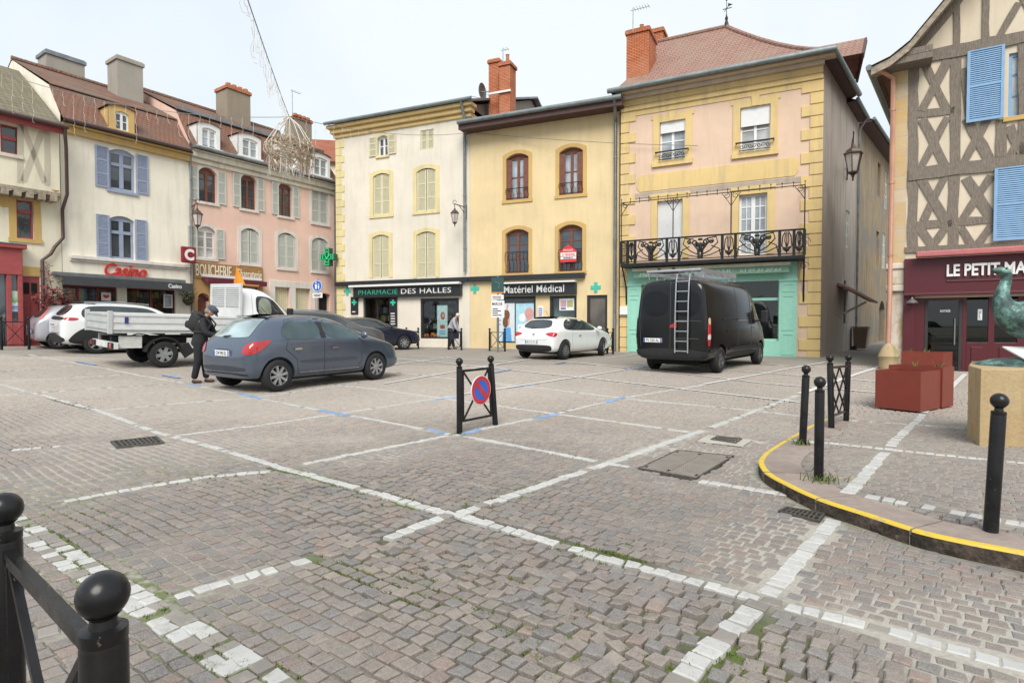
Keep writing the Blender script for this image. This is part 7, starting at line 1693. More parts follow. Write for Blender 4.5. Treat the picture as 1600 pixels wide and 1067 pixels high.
# ================================================================ street furniture
bk_ = N('chipped_black_paint'); v = bk_.coord(); bk_.col(bk_.mix(bk_.ramp(bk_.noise(v, 38, 6, .7), [(.66, (0,) * 3), (.70, (1,) * 3)]), bk_.ramp(bk_.noise(v, 5, 4), [(.3, (.005, .005, .006)), (.7, (.016, .015, .015))]), (.13, .10, .08))); bk_.set(.27, 0, .34); bk_.l(bk_.ramp(bk_.noise(v, 9, 5), [(.35, (.18,) * 3), (.7, (.45,) * 3)]), bk_.b.inputs['Roughness']); bk_.bump(bk_.noise(v, 60, 4), .12, .004)
blk = bk_.m
def post(mb, h, r=.036, rb=.043):
    mb.lathe([(r * 1.0, -.05), (r, 0), (r, h - .03), (r * .96, h - .022), (r * 1.0, h - .02), (r * 1.0, h), (r * .62, h + .004), (r * .55, h + .018), (r * .75, h + .026)], (0, 0, 0), 20)
    return mb
def ballm(h, rb, parent): return MB().sphere((0, 0, h + .02 + rb * .92), rb, 20, 14).build('ball_finial', blk, parent, smooth=True)
def bollard(p, h, label, lean=(0, 0), r=.036, rb=.045):
    t = thing('bollard', label, 'bollard', p, 0, 'black ball-topped bollards on the pavement corner'); t.rotation_euler = (lean[1], lean[0], 0)
    post(MB(), h, r).build('post', blk, t, smooth=True); ballm(h, rb, t); return t
bollard(GS(1548, 829), .70, 'big black ball-topped bollard standing before the stone plinth', (math.radians(2.6), 0), .037, .045)
bollard(GS(1279, 749), .70, 'black ball-topped bollard on the kerb bend, the nearer of the close pair', (0, 0), .035, .044)
bollard(GS(1254, 694), .70, 'black ball-topped bollard with grass at its foot on the kerb bend', (math.radians(2), 0), .036, .044)
def barrier(pa, pb, h, label, la=(0, 0), lb=(0, 0), group=None, small=False, rings=False, r=.036, rb=.045):
    """two ball-topped posts with a cross-braced panel between them; local x runs from post to post"""
    d = pb - pa; L = math.hypot(d.x, d.y); t = thing('barrier', label, 'barrier', pa, math.atan2(d.y, d.x), group); dz = d.z
    A1 = Vector((la[0], la[1], h)); B0 = Vector((L, 0, dz)); B1 = Vector((L + lb[0], lb[1], h + dz))
    for p0, p1 in ((Vector((0, 0, 0)), A1), (B0, B1)):
        pm_ = post(MB(), (p1 - p0).length, r); o = pm_.build('post', blk, t, smooth=True); o.location = p0; o.rotation_mode = 'QUATERNION'; o.rotation_quaternion = (p1 - p0).to_track_quat('Z', 'Y')
        b = ballm((p1 - p0).length, rb, o)
    at = lambda s_, f: ((Vector((0, 0, 0)).lerp(A1, f)).lerp(B0.lerp(B1, f), s_))
    e = min(.25, (r + .03) / L); q = MB(); w_ = .022; zb, zt = .17, .93
    q.bar(at(0, zt), at(1, zt), w_, w_ * 1.3); q.bar(at(0, zb), at(1, zb), w_, w_ * 1.2); q.bar(at(e, zb), at(e, zt), w_, w_); q.bar(at(1 - e, zb), at(1 - e, zt), w_, w_)
    q.bar(at(e, zb), at(1 - e, zt), w_ * .8, w_ * .8); q.bar(at(e, zt), at(1 - e, zb), w_ * .8, w_ * .8)
    zm = (zb + zt) / 2; 
    if rings: 
        q.bar(at(e, zm), at(.5, zt), w_ * .7, w_ * .7); q.bar(at(e, zm), at(.5, zb), w_ * .7, w_ * .7); q.bar(at(1 - e, zm), at(.5, zt), w_ * .7, w_ * .7); q.bar(at(1 - e, zm), at(.5, zb), w_ * .7, w_ * .7)
    q.build('panel', blk, t); return t, L
pa, pb = G(718, 676), G(774, 664)
bt, L = barrier(pa, pb, .80, 'leaning black barrier carrying the round no parking sign in the middle of the square', (0, 0), (-.05, .03), rings=False)
sg = thing('road_sign', 'round no parking sign, blue with a red ring and diagonal bar', 'sign', pa + (pb - pa) * .5 + Vector((0, 0, .49)), math.atan2((pb - pa).y, (pb - pa).x)); R = .182
wr_ = flat('sign_white', (.75, .75, .74), .35); rr_ = flat('sign_red_film', (.50, .025, .03), .35); bb_ = flat('sign_blue_film', (.03, .11, .46), .35)
MB().lathe([(R, -.052), (R, -.040), (R * .97, -.036)], (0, 0, 0), 40, 'y').build('disc', wr_, sg)
o_ = MB(); o_.strip([(R * .96 * math.cos(a), -.0545, R * .96 * math.sin(a)) for a in np.linspace(0, 2 * math.pi, 49)], [(R * .70 * math.cos(a), -.0545, R * .70 * math.sin(a)) for a in np.linspace(0, 2 * math.pi, 49)]); a0 = R * .11
o_.add([(-R * .5 - a0, -.0555, R * .5 - a0), (-R * .5 + a0, -.0555, R * .5 + a0), (R * .5 + a0, -.0555, -R * .5 + a0), (R * .5 - a0, -.0555, -R * .5 - a0)], [(0, 1, 2, 3)]); o_.build('red_ring', rr_, sg)
MB().add([(0, -.0535, 0)] + [(R * .71 * math.cos(a), -.0535, R * .71 * math.sin(a)) for a in np.linspace(0, 2 * math.pi, 48, False)], [(0, 1 + i, 1 + (i + 1) % 48) for i in range(48)]).build('blue_field', bb_, sg)
MB().box(-.03, .03, -.04, .0, -.05, .05).build('clamp', M['zinc'], sg)
# nearest barrier at the lower left
pN = P(161, 926, .96); pF = P(6, 794, 1.42); zN = zgf(pN.x, pN.y); zF = zgf(pF.x, pF.y)
hN = pN.z - zN - .06
barrier(Vector((pF.x, pF.y, zF)), Vector((pN.x, pN.y, zN)), hN, 'close black cross-braced barrier cut off by the lower left corner of the photo', r=.036, rb=.040)
# leaning barrier on the pavement
pa, pb = GS(1299, 668), GS(1322, 657)
barrier(pa, pb, .79, 'tilted black cross-braced barrier seen nearly edge-on at the end of the yellow kerb', (.03, .03), (.03, -.01), rings=True)
# far barriers
FG = 'low black barriers along the shop fronts'
for (x0, y0, x1, y1, h, lab) in ((635, 537, 653.5, 538.5, .86, 'far black cross-braced barrier just left of the pharmacy display window'), (701, 540, 721, 541, .86, 'far black cross-braced barrier in front of the old man at the pharmacy'), (765, 544, 789, 545, .86, 'far black cross-braced barrier before the medical shop posters'), (949, 549, 958, 551, .9, 'far black barrier by the downpipe left of the turquoise shopfront'), (2, 531, 45, 533, .95, 'black cross-braced railing before the red shopfront at the left edge')):
    Y = {635: 26.3, 701: 25.3, 765: 24.4, 949: 22.6, 2: 18.0}[x0]; a = P(x0, 520, Y); b = P(x1, 520, Y * (.985 if x0 > 600 else 1.03)); a.z = zgf(a.x, a.y); b.z = zgf(b.x, b.y)
    barrier(a, b, h, lab, group=FG, r=.04, rb=.05)
# drains and access plate
cast = flat('cast_iron', (.10, .09, .08), .6, .5, var=.35, sc=30, bump=.4)
def grate(key, label, nb, rows, name='drain_grate'):
    q = plate_q[key]; c = sum(q, Vector()) / 4; t = thing(name, label, 'drain', (c.x, c.y, zgf(c.x, c.y) + .005))
    def at(a, b): p = q[0].lerp(q[1], a).lerp(q[3].lerp(q[2], a), b) - c; return Vector((p.x, p.y, 0))
    u0, v0 = .06, .08; fr = MB()
    def slab4(mb, a0, a1, b0, b1, z0, z1): mb.hexa([at(a0, b0) + Vector((0, 0, z0)), at(a1, b0) + Vector((0, 0, z0)), at(a1, b1) + Vector((0, 0, z0)), at(a0, b1) + Vector((0, 0, z0))], [at(a0, b0) + Vector((0, 0, z1)), at(a1, b0) + Vector((0, 0, z1)), at(a1, b1) + Vector((0, 0, z1)), at(a0, b1) + Vector((0, 0, z1))])
    slab4(fr, 0, 1, 0, v0, -.02, .006); slab4(fr, 0, 1, 1 - v0, 1, -.02, .006); slab4(fr, 0, u0, v0, 1 - v0, -.02, .006); slab4(fr, 1 - u0, 1, v0, 1 - v0, -.02, .006); fr.build('frame', cast, t)
    MB().quad(at(0, 0) + Vector((0, 0, -.008)), at(1, 0) + Vector((0, 0, -.008)), at(1, 1) + Vector((0, 0, -.008)), at(0, 1) + Vector((0, 0, -.008))).build('sump', M['dark'], t)
    g = MB()
    for k in range(1, rows): b = v0 + (1 - 2 * v0) * k / rows; slab4(g, u0, 1 - u0, b - .03, b + .03, -.006, .004)
    for k in range(1, nb): a = u0 + (1 - 2 * u0) * k / nb; slab4(g, a - .3 / nb * .6, a + .3 / nb * .6, v0, 1 - v0, -.005, .005)
    g.build('grate_bars', cast, t); return t, at, slab4
grate('grate_a', 'rectangular iron drain grate in the cobbles on the left', 9, 3); grate('grate_b', 'iron drain grate in the gutter below the yellow kerb', 8, 2); grate('grate_s', 'small iron drain grate set in a pale concrete apron', 10, 2)
q = apron; c = sum(q, Vector()) / 4
MB().add([(p.x, p.y, zgf(p.x, p.y) + .001) for p in q], [(3, 2, 1, 0)]).build('concrete_apron', plaster('pale_concrete', (.40, .36, .30), (.2, .18, .15), .4), None)['kind'] = 'structure'
t, at, slab4 = None, None, None
q = plate_q['plate']; c = sum(q, Vector()) / 4; t = thing('access_cover', 'large patterned steel access cover of two plates in the cobbles', 'cover', (c.x, c.y, zgf(c.x, c.y)))
pm2 = N('chequer_plate'); ck = pm2.n('ShaderNodeTexChecker'); v = pm2.coord(rot=(0, 0, .6)); ck.inputs['Scale'].default_value = 34; pm2.l(v, ck.inputs[0]); f = pm2.noise(v, 6, 5)
pm2.col(pm2.mix(ck.outputs['Fac'], pm2.ramp(f, [(.3, (.27, .235, .20)), (.7, (.34, .30, .26))]), pm2.ramp(f, [(.3, (.17, .15, .13)), (.7, (.23, .20, .175))]))); pm2.set(.6, .35, .4); pm2.bump(ck.outputs['Fac'], .6, .006)
def at(a, b): p = q[0].lerp(q[1], a).lerp(q[3].lerp(q[2], a), b) - c; return Vector((p.x, p.y, zgf(p.x + c.x, p.y + c.y) - zgf(c.x, c.y)))
def slab5(mb, a0, a1, b0, b1, z0, z1): mb.hexa([at(a0, b0) + Vector((0, 0, z0)), at(a1, b0) + Vector((0, 0, z0)), at(a1, b1) + Vector((0, 0, z0)), at(a0, b1) + Vector((0, 0, z0))], [at(a0, b0) + Vector((0, 0, z1)), at(a1, b0) + Vector((0, 0, z1)), at(a1, b1) + Vector((0, 0, z1)), at(a0, b1) + Vector((0, 0, z1))])
for b0, b1 in ((.03, .495), (.505, .97)): p_ = MB(); slab5(p_, .03, .97, b0, b1, -.02, .004); p_.build('plate', pm2.m, t)
fr = MB(); slab5(fr, 0, 1, 0, .028, -.03, .006); slab5(fr, 0, 1, .972, 1, -.03, .006); slab5(fr, 0, .028, .028, .972, -.03, .006); slab5(fr, .972, 1, .028, .972, -.03, .006); fr.build('frame', cast, t)
for a, b in ((.1, .46), (.9, .46), (.1, .93), (.9, .93), (.1, .07), (.9, .07)): k_ = MB(); slab5(k_, a - .03, a + .03, b - .02, b + .02, .004, .0055); k_.build('lifting_slot', M['dark'], t)

# ================================================================ planters
pl_m = flat('rust_red_planter_paint', lin('#8c3a29', .70), .5, var=.08); soil = flat('dry_soil', (.045, .035, .028), .95, bump=.9, bsc=30)
def planter(c, ang, a, b, h, label, plants=0):
    t = thing('planter', label, 'planter', c, ang, 'rust-red square planters before the restaurant')
    q = MB(); w_ = .035
    q.ring([(-a / 2 + w_, -b / 2 + w_), (a / 2 - w_, -b / 2 + w_), (a / 2 - w_, b / 2 - w_), (-a / 2 + w_, b / 2 - w_)], [(-a / 2, -b / 2), (a / 2, -b / 2), (a / 2, b / 2), (-a / 2, b / 2)], 0, 1, True)
    q.v = [(x, z, .012 + (1 - y) * (h - .012)) for x, y, z in q.v]; q.build('tub', pl_m, t, bevel=.006)
    MB().box(-a / 2 + .03, a / 2 - .03, -b / 2 + .03, b / 2 - .03, .02, h - .07).build('soil', soil, t)
    if plants:
        q = MB()
        for k in range(plants):
            x, y = random.uniform(-a * .35, a * .35), random.uniform(-b * .35, b * .35)
            for _ in range(14): blade(q, (x + random.gauss(0, .03), y + random.gauss(0, .03), h - .07), random.uniform(.06, .17), .07, .008)
        q.build('seedlings', gm.m, t, fixn=False)
av = Vector((.56, -.83, 0)); bv_ = Vector((.83, .56, 0)); an_ = math.atan2(av.y, av.x)
B = G(1438, 645); c1 = B - av * .31 + bv_ * .36; planter((c1.x, c1.y, zgf(c1.x, c1.y)), an_, .62, .72, .60, 'nearest rust-red planter, empty but for bare soil', 0)
c2 = B + bv_ * .96 - av * .36; planter((c2.x, c2.y, zgf(c2.x, c2.y)), an_, .76, .44, .64, 'middle rust-red planter tucked behind the nearest one', 2)
p3 = G(1463, 597); planter((p3.x, p3.y + .3, zgf(p3.x, p3.y)), an_ + .12, .78, .78, .66, 'farthest rust-red planter, nearest the restaurant door', 2)

# ================================================================ stone plinth with the bronze goose
pst = N('ochre_plinth_stone'); v = pst.coord(); f1 = pst.noise(v, 2.6, 7, .7)
c_ = pst.ramp(pst.noise(v, 1.2, 5), [(.3, (.36, .25, .125)), (.7, (.44, .34, .20))]); c_ = pst.mix(pst.ramp(f1, [(.60, (0,) * 3), (.66, (.9,) * 3)]), c_, (.50, .20, .06)); c_ = pst.mix(pst.ramp(pst.noise(pst.coord((3, 3, .5)), 2.5, 6, .7), [(.5, (0,) * 3), (.75, (.6,) * 3)]), c_, (.22, .17, .11))
pst.col(c_); pst.set(.9, 0, .2); pst.bump(pst.math('ADD', pst.noise(v, 24, 5), pst.math('MULTIPLY', f1, 2)), .6, .014)
a = GS(1511, 683); b = GS(1530, 697); cpl = Vector((b.x, b.y, 0)); zpl = zgf(b.x, b.y) + float(hramp(b.y)) * .7
t = thing('stone_plinth', 'ochre stone plinth carrying the bronze goose at the right edge', 'plinth', (b.x, b.y, zpl))
ax_, ay_ = a.x - b.x, a.y - b.y; oct_ = [(0, 0), (1.05, -.08), (1.4, .2), (1.75, .95), (1.5, 1.25), (.95, 1.25), (ax_ + .72, ay_ + .85), (ax_, ay_)]
mb = MB().slab(oct_, -.05, .80); mb.build('block', pst.m, t, bevel=.02)
pat = N('verdigris_bronze'); v = pat.coord(); c_ = pat.ramp(pat.noise(v, 9, 7, .7), [(.35, (.035, .045, .045)), (.5, (.07, .12, .11)), (.62, (.20, .36, .31)), (.75, (.12, .2, .18))]); pat.col(c_); pat.set(.5, .45, .4); pat.bump(pat.noise(v, 40, 5), .6, .01)
def skin(name, nodes, edges, m, parent, sub=2, root=0, smooth=True):
    """nodes: (x,y,z,rx,ry); a skinned branching surface applied to a plain mesh"""
    me = bpy.data.meshes.new('tmp'); me.from_pydata([n[:3] for n in nodes], edges, []); me.update()
    o = bpy.data.objects.new('tmp', me); COL.objects.link(o); md = o.modifiers.new('sk', 'SKIN'); md.use_smooth_shade = True; md.branch_smoothing = .3
    for i, n in enumerate(nodes): me.skin_vertices[0].data[i].radius = (n[3], n[4] if len(n) > 4 else n[3]); me.skin_vertices[0].data[i].use_root = (i == root)
    s_ = o.modifiers.new('ss', 'SUBSURF'); s_.levels = sub; s_.render_levels = sub
    r = evaluated(o); bpy.data.objects.remove(o); r.name = name; r.materials.clear(); r.materials.append(m); r.polygons.foreach_set('use_smooth', [True] * len(r.polygons))
    ob = bpy.data.objects.new(name, r); COL.objects.link(ob); ob.parent = parent; return ob
gp_ = P(1600, 545, b.y + .45); gz = zpl + .80
gs_t = thing('goose_statue', 'verdigris bronze goose with a raised neck looking left on the stone plinth', 'statue', (P(1587, 545, b.y + .5).x, b.y + .5, gz))
G0 = .115
nodes = [(.30, 0, .36, .21, .22), (.10, 0, .37, .22, .23), (-.02, 0, .40, .175, .18), (-.11, 0, .47, .115), (-.15, 0, .56, .075), (-.14, 0, .65, .055), (-.105, 0, .73, .047), (-.10, 0, .79, .05), (-.135, 0, .835, .056), (-.19, 0, .832, .036), (-.25, 0, .842, .014), (.52, 0, .38, .12, .13), (.68, 0, .40, .06, .1), (.80, 0, .43, .03, .09),
         (.20, -.07, .20, .05), (.20, -.08, .06, .022), (.19, -.08, .0, .02), (.26, .07, .20, .05), (.26, .08, .06, .022), (.25, .08, .0, .02)]
ed = [(0, 1), (1, 2), (2, 3), (3, 4), (4, 5), (5, 6), (6, 7), (7, 8), (8, 9), (9, 10), (0, 11), (11, 12), (12, 13), (0, 14), (14, 15), (15, 16), (0, 17), (17, 18), (18, 19)]
skin('body', nodes, ed, pat.m, gs_t)
for s in (-1, 1):
    q = MB()
    for row in range(4):
        for k in range(7):
            x = .02 + k * .095 + row * .03; z = .50 - row * .055 - k * .004; y = s * (.195 + .02 * math.sin(row)) ; L_ = .16 + .04 * row
            q.hexa([(x, y, z - .03), (x + L_, y * .93, z - .035), (x + L_, y * .93 + s * .012, z - .035), (x, y + s * .014, z - .03)], [(x, y, z + .03), (x + L_ * .85, y * .93, z + .025), (x + L_ * .85, y * .93 + s * .012, z + .025), (x, y + s * .014, z + .03)])
    q.build('wing', pat.m, gs_t, bevel=.008)
    MB().sphere((-.14, s * .042, .85), .009, 8, 6).build('eye', M['iron'], gs_t)
    q = MB()
    for dx, dy in ((-.11, -.04), (-.13, .0), (-.11, .04)): x0 = .19 if s < 0 else .25; q.tube([(x0, s * .08, .02), (x0 + dx, s * .08 + dy, .012)], [.016, .008], 6)
    q.build('foot', pat.m, gs_t)
q = MB(); rr2 = random.Random(4); ring_ = [[(.25 + math.cos(a) * r * (1.1 + .15 * rr2.random()), math.sin(a) * r * .8, z) for a in [2 * math.pi * k / 20 for k in range(20)]] for r, z in ((.50, 0), (.46, .03), (.36, .06), (.2, .075))]
for r0, r1 in zip(ring_[:-1], ring_[1:]): q.strip(r0 + r0[:1], r1 + r1[:1])
q.add(ring_[-1], [tuple(range(20))]); mo = q.build('base_mound', pat.m, gs_t, smooth=True); mo.location = (0, 0, -.004)
gs_t.scale = (1.14, 1.14, 1.14)
for ch in gs_t.children:
    if ch is not mo: ch.location.z += .06
ip = P(1566, 553, b.y - .02); it = thing('information_panel', 'slanted white information panel with a black edge on the front of the plinth', 'panel', (P(1584, 553, b.y + .28).x + .12, b.y + .06, zpl + .77))
z_a = P(1566, 553, b.y + .3).z - zpl - .80
MB().hexa([(.0, .22, .10), (.8, -.02, .02), (.8, .42, .20), (.0, .5, .22)], [(.0, .22, .115), (.8, -.02, .035), (.8, .42, .215), (.0, .5, .235)]).build('sheet', M['white'], it); MB().bar((0, .215, .105), (.8, -.03, .025), .025, .04).build('edge', M['iron'], it); MB().bar((.35, .25, .0), (.35, .25, .10), .05, .05).build('support', M['iron'], it)
q = MB()
for k in range(4): q.hexa([(.2, .22 + k * .05, .112 + k * .02), (.6, .1 + k * .06, .07 + k * .022), (.6, .115 + k * .06, .076 + k * .022), (.2, .235 + k * .05, .118 + k * .02)], [(.2, .22 + k * .05, .121 + k * .02), (.6, .1 + k * .06, .081 + k * .022), (.6, .115 + k * .06, .087 + k * .022), (.2, .235 + k * .05, .127 + k * .02)])
q.build('print', flat('red_print', (.4, .08, .08), .5), it)

# ================================================================ wall-mounted and standing signs
x, z = FP.sz(513, 402, -.35); t = FP.thing('pharmacy_cross_sign', 'green illuminated pharmacy cross on a bracket between the pink and ivory houses', 'sign', 0.05, -.3, z); dx = x - .05
H = .92; q = MB(); cross(q, dx, 0, H, -.16, .12); q.build('casing', flat('dark_green_casing', (.01, .06, .035), .4), t); led = emit('green_led', (.02, .55, .2), .55)
def cross_outline(s): a = s / 2; b = s / 6; return [(-b, -a), (b, -a), (b, -b), (a, -b), (a, b), (b, b), (b, a), (-b, a), (-b, b), (-a, b), (-a, -b), (-b, -b)]
q = MB()
for s_, th in ((.9, .05), (.62, .05)):
    o_ = [(dx + x_ * H * s_, z_ * H * s_) for x_, z_ in cross_outline(1)]; i_ = [(dx + x_ * (H * s_ - th * 1.1) + 0 * th, z_ * (H * s_ - th * 1.1)) for x_, z_ in cross_outline(1)]; q.ring(i_, o_, -.175, -.161, True)
q.bar((dx - .1, -.17, .05), (dx, -.17, -.1), .03, .03).bar((dx, -.17, -.1), (dx + .16, -.17, .12), .03, .03); q.build('led_tubes', led, t); MB().bar((dx + .2, 0, 0), (.1, .1, 0), .14, .2).build('bracket', M['blacksign'], t)
p = P(497, 447, 24.3); gz_ = zgf(p.x, p.y); t = thing('road_sign', 'blue round pedestrian sign with a white plate beneath on a pole', 'sign', (p.x, p.y, gz_), -.3); hz = p.z - gz_
MB().tube([(0, 0, 0), (0, 0, hz + .3)], .03, 10).build('pole', M['zinc'], t); R = .25; MB().lathe([(R, -.06), (R, -.04), (R * .96, -.035)], (0, 0, hz), 32, 'y').build('disc', bb_, t)
q = MB(); q.ring([(R * .88 * math.cos(a), hz + R * .88 * math.sin(a)) for a in np.linspace(0, 6.283, 32, False)], [(R * .97 * math.cos(a), hz + R * .97 * math.sin(a)) for a in np.linspace(0, 6.283, 32, False)], -.065, -.061, True); q.build('rim', wr_, t)
q = MB()
for cx, k in ((-.06, 1), (.07, .72)):
    zz = hz - .13; q.sphere((cx, -.066, zz + .27 * k), .032 * k + .005, 10, 6, (1, .1, 1)); q.prism([(cx - .03 * k, zz), (cx + .03 * k, zz), (cx + .05 * k, zz + .2 * k), (cx - .05 * k, zz + .2 * k)], -.068, -.0615)
q.build('pictogram', wr_, t); MB().box(-.24, .24, -.05, -.035, hz - .5, hz - .29).build('plate', wr_, t); q = MB().box(-.18, .18, -.054, -.0505, hz - .38, hz - .35).box(-.16, .14, -.054, -.0505, hz - .44, hz - .41); q.build('print', black_m, t)
p = P(778, 445, 23.6); gz_ = zgf(p.x, p.y); t = thing('market_sign', 'market notice on a grey post before the medical shop, MARCHE on its white plate', 'sign', (p.x, p.y, gz_), -.35); hz = p.z - gz_
MB().tube([(0, 0, 0), (0, 0, hz + .35)], .035, 10).build('post', M['zinc'], t); MB().box(-.27, .27, -.05, -.03, hz - .3, hz + .3).build('dark_plate', flat('dark_teal_plate', (.025, .07, .07), .5), t); MB().box(-.27, .27, -.052, -.03, hz - .36, hz - .305).build('orange_strip', flat('orange_strip', (.6, .2, .07), .5), t)
q = MB().tube([(-.1, -.055, hz + .12), (.1, -.055, hz + .05), (.05, -.055, hz - .15)], .008, 4); q.build('mark', flat('pale_mark', (.2, .35, .33), .5), t)
MB().box(-.27, .27, -.05, -.03, hz - .62, hz - .42).build('white_plate', wr_, t); MB().box(-.27, .3, -.05, -.03, hz - 1.35, hz - .66).build('white_plate', wr_, t); text_obj('lettering', 'MARCHÉ', black_m, t, -.24, .22, hz - .85, hz - .70, -.051, .003, bold=.02)
q = MB()
for k in range(4): q.box(-.22, random.uniform(.0, .2), -.053, -.0505, hz - 1.28 + k * .09, hz - 1.24 + k * .09)
for k in range(2): q.box(-.22, .16, -.053, -.0505, hz - .58 + k * .07, hz - .55 + k * .07)
q.build('print', black_m, t)
# posters in the medical shop window and banner in the pharmacy window
def poster(f, px, d, label, draw, name='poster'):
    r = f.rect(*px, d); t = f.thing(name, label, 'poster', r[0], d, r[2]); w_, h_ = r[1] - r[0], r[3] - r[2]; draw(t, w_, h_); return t
def put(t, name, m, fn): q = MB(); fn(q); return q.build(name, m, t)
fc = lambda n, c: flat(n, c, .5, var=.1)
def p1_(t, w, h):
    put(t, 'sheet', fc('poster_pale_blue', (.62, .68, .72)), lambda q: q.box(0, w, 0, .02, 0, h))
    put(t, 'hair', fc('poster_brown', (.16, .07, .035)), lambda q: (q.sphere((w * .55, -.004, h * .70), .17, 12, 8, (1, .05, 1.5)), q.sphere((w * .5, -.004, h * .52), .16, 12, 8, (.9, .05, 1.6))))
    put(t, 'skin_tone', fc('poster_skin', (.55, .32, .22)), lambda q: (q.bar((w * .55, -.003, h * .75), (w * .62, -.003, h * .97), .01, .07), q.sphere((w * .58, -.003, h * .55), .14, 10, 6, (1, .04, 2.0))))
    put(t, 'garment', fc('poster_blue', (.10, .35, .68)), lambda q: q.prism([(w * .3, .02), (w * .85, .02), (w * .78, h * .38), (w * .4, h * .38)], -.012, -.003))
    put(t, 'print', fc('poster_grey', (.35, .38, .42)), lambda q: [q.box(w * .04, w * .26, -.004, -.001, h * (.45 + .1 * k), h * (.48 + .1 * k)) for k in range(5)])
def p2_(t, w, h):
    put(t, 'sheet', fc('poster_sky', (.38, .62, .72)), lambda q: q.box(0, w, 0, .02, 0, h)); put(t, 'figure', fc('poster_rose', (.58, .30, .28)), lambda q: (q.sphere((w * .72, -.003, h * .72), .24, 12, 8, (.9, .04, 1.1)), q.sphere((w * .75, -.003, h * .5), .2, 12, 8, (.8, .05, 1.4))))
    put(t, 'product', fc('poster_white', (.72, .76, .78)), lambda q: (q.box(w * .1, w * .5, -.006, -.001, h * .1, h * .42), q.sphere((w * .35, -.003, h * .6), .16, 12, 8, (1, .04, 1.2)))); put(t, 'product_label', fc('poster_navy', (.05, .10, .32)), lambda q: q.box(w * .2, w * .44, -.009, -.0065, h * .18, h * .34))
poster(FP, (776, 474, 804, 535), .045, 'tall poster of a brown-haired woman in blue in the medical shop window', p1_); poster(FP, (806, 474, 835, 530), .045, 'sky blue cosmetics poster in the medical shop window', p2_)
def p3_(t, w, h):
    put(t, 'sheet', fc('poster_paper', (.7, .7, .68)), lambda q: q.box(0, w, 0, .02, 0, h)); put(t, 'photo', fc('poster_pink', (.5, .3, .36)), lambda q: q.box(w * .08, w * .47, -.004, -.001, h * .25, h * .75)); put(t, 'photo', fc('poster_olive', (.38, .38, .18)), lambda q: q.box(w * .53, w * .93, -.004, -.001, h * .25, h * .75)); put(t, 'caption', fc('poster_navy', (.05, .10, .32)), lambda q: q.box(w * .1, w * .45, -.004, -.001, h * .08, h * .2))
poster(FP, (874, 464, 897, 485), .045, 'white sheet with two colour photographs in the small medical shop window', p3_)
def p4_(t, w, h):
    put(t, 'sheet', fc('poster_mint', (.60, .72, .72)), lambda q: q.box(0, w, 0, .02, 0, h)); put(t, 'photo', fc('poster_red', (.5, .08, .06)), lambda q: (q.sphere((w * .55, -.004, h * .68), .13, 12, 8, (1, .05, 1.5)), q.box(w * .3, w * .75, -.004, -.001, h * .28, h * .4))); put(t, 'face', fc('poster_skin', (.55, .32, .22)), lambda q: q.sphere((w * .58, -.014, h * .68), .07, 10, 6, (1, .05, 1.3)))
    put(t, 'print', fc('poster_blue', (.10, .35, .68)), lambda q: [q.box(w * .2, w * .8, -.004, -.001, h * (.1 + .05 * k), h * (.125 + .05 * k)) for k in range(3)])
poster(FP, (683, 477, 699, 528), .15, 'white and red standing banner in the pharmacy display window', p4_, 'banner')
r = FP.rect(659, 521, 690, 529, .2); t = FP.thing('window_display', 'orange and red fruit-like display along the pharmacy window sill', 'display', r[0], .2, r[2]); q = MB()
for k in range(26): q.sphere((random.uniform(0, r[1] - r[0]), random.uniform(0, .2), .05 + random.uniform(0, .16)), random.uniform(.05, .09), 8, 6)
q.build('ornaments', flat('orange_ornaments', (.6, .16, .04), .45, var=.5, sc=5), t, smooth=True); MB().box(-.1, r[1] - r[0] + .1, -.05, .25, -.1, 0).build('shelf', M['white'], t)
def p5_(t, w, h): put(t, 'sheet', fc('poster_white', (.72, .76, .78)), lambda q: q.box(0, w, 0, .012, 0, h)); put(t, 'print', fc('poster_purple', (.22, .18, .36)), lambda q: [q.box(w * .15, w * .8, -.004, -.001, h * (.1 + .2 * k), h * (.22 + .2 * k)) for k in range(4)])
poster(FP, (840, 478, 849, 495), -.03, 'narrow white and purple notice on the pillar between the medical shop windows', p5_, 'notice')
# wheelie bin in the alley
p = G(1333, 546); t = thing('wheelie_bin', 'brown wheelie bin against the grey alley wall', 'bin', p, FS.rz); bm2 = flat('brown_bin_plastic', (.17, .12, .075), .6)
MB().hexa([(-.26, -.5, .06), (.26, -.5, .06), (.26, -.05, .06), (-.26, -.05, .06)], [(-.3, -.6, .95), (.3, -.6, .95), (.3, -.02, .95), (-.3, -.02, .95)]).build('tub', bm2, t, bevel=.02); MB().box(-.32, .32, -.63, .0, .955, 1.02).build('lid', bm2, t, bevel=.02); MB().lathe([(.09, -.28), (.09, .28)], (0, -.06, .09), 14, 'x').build('wheel', black_m, t)
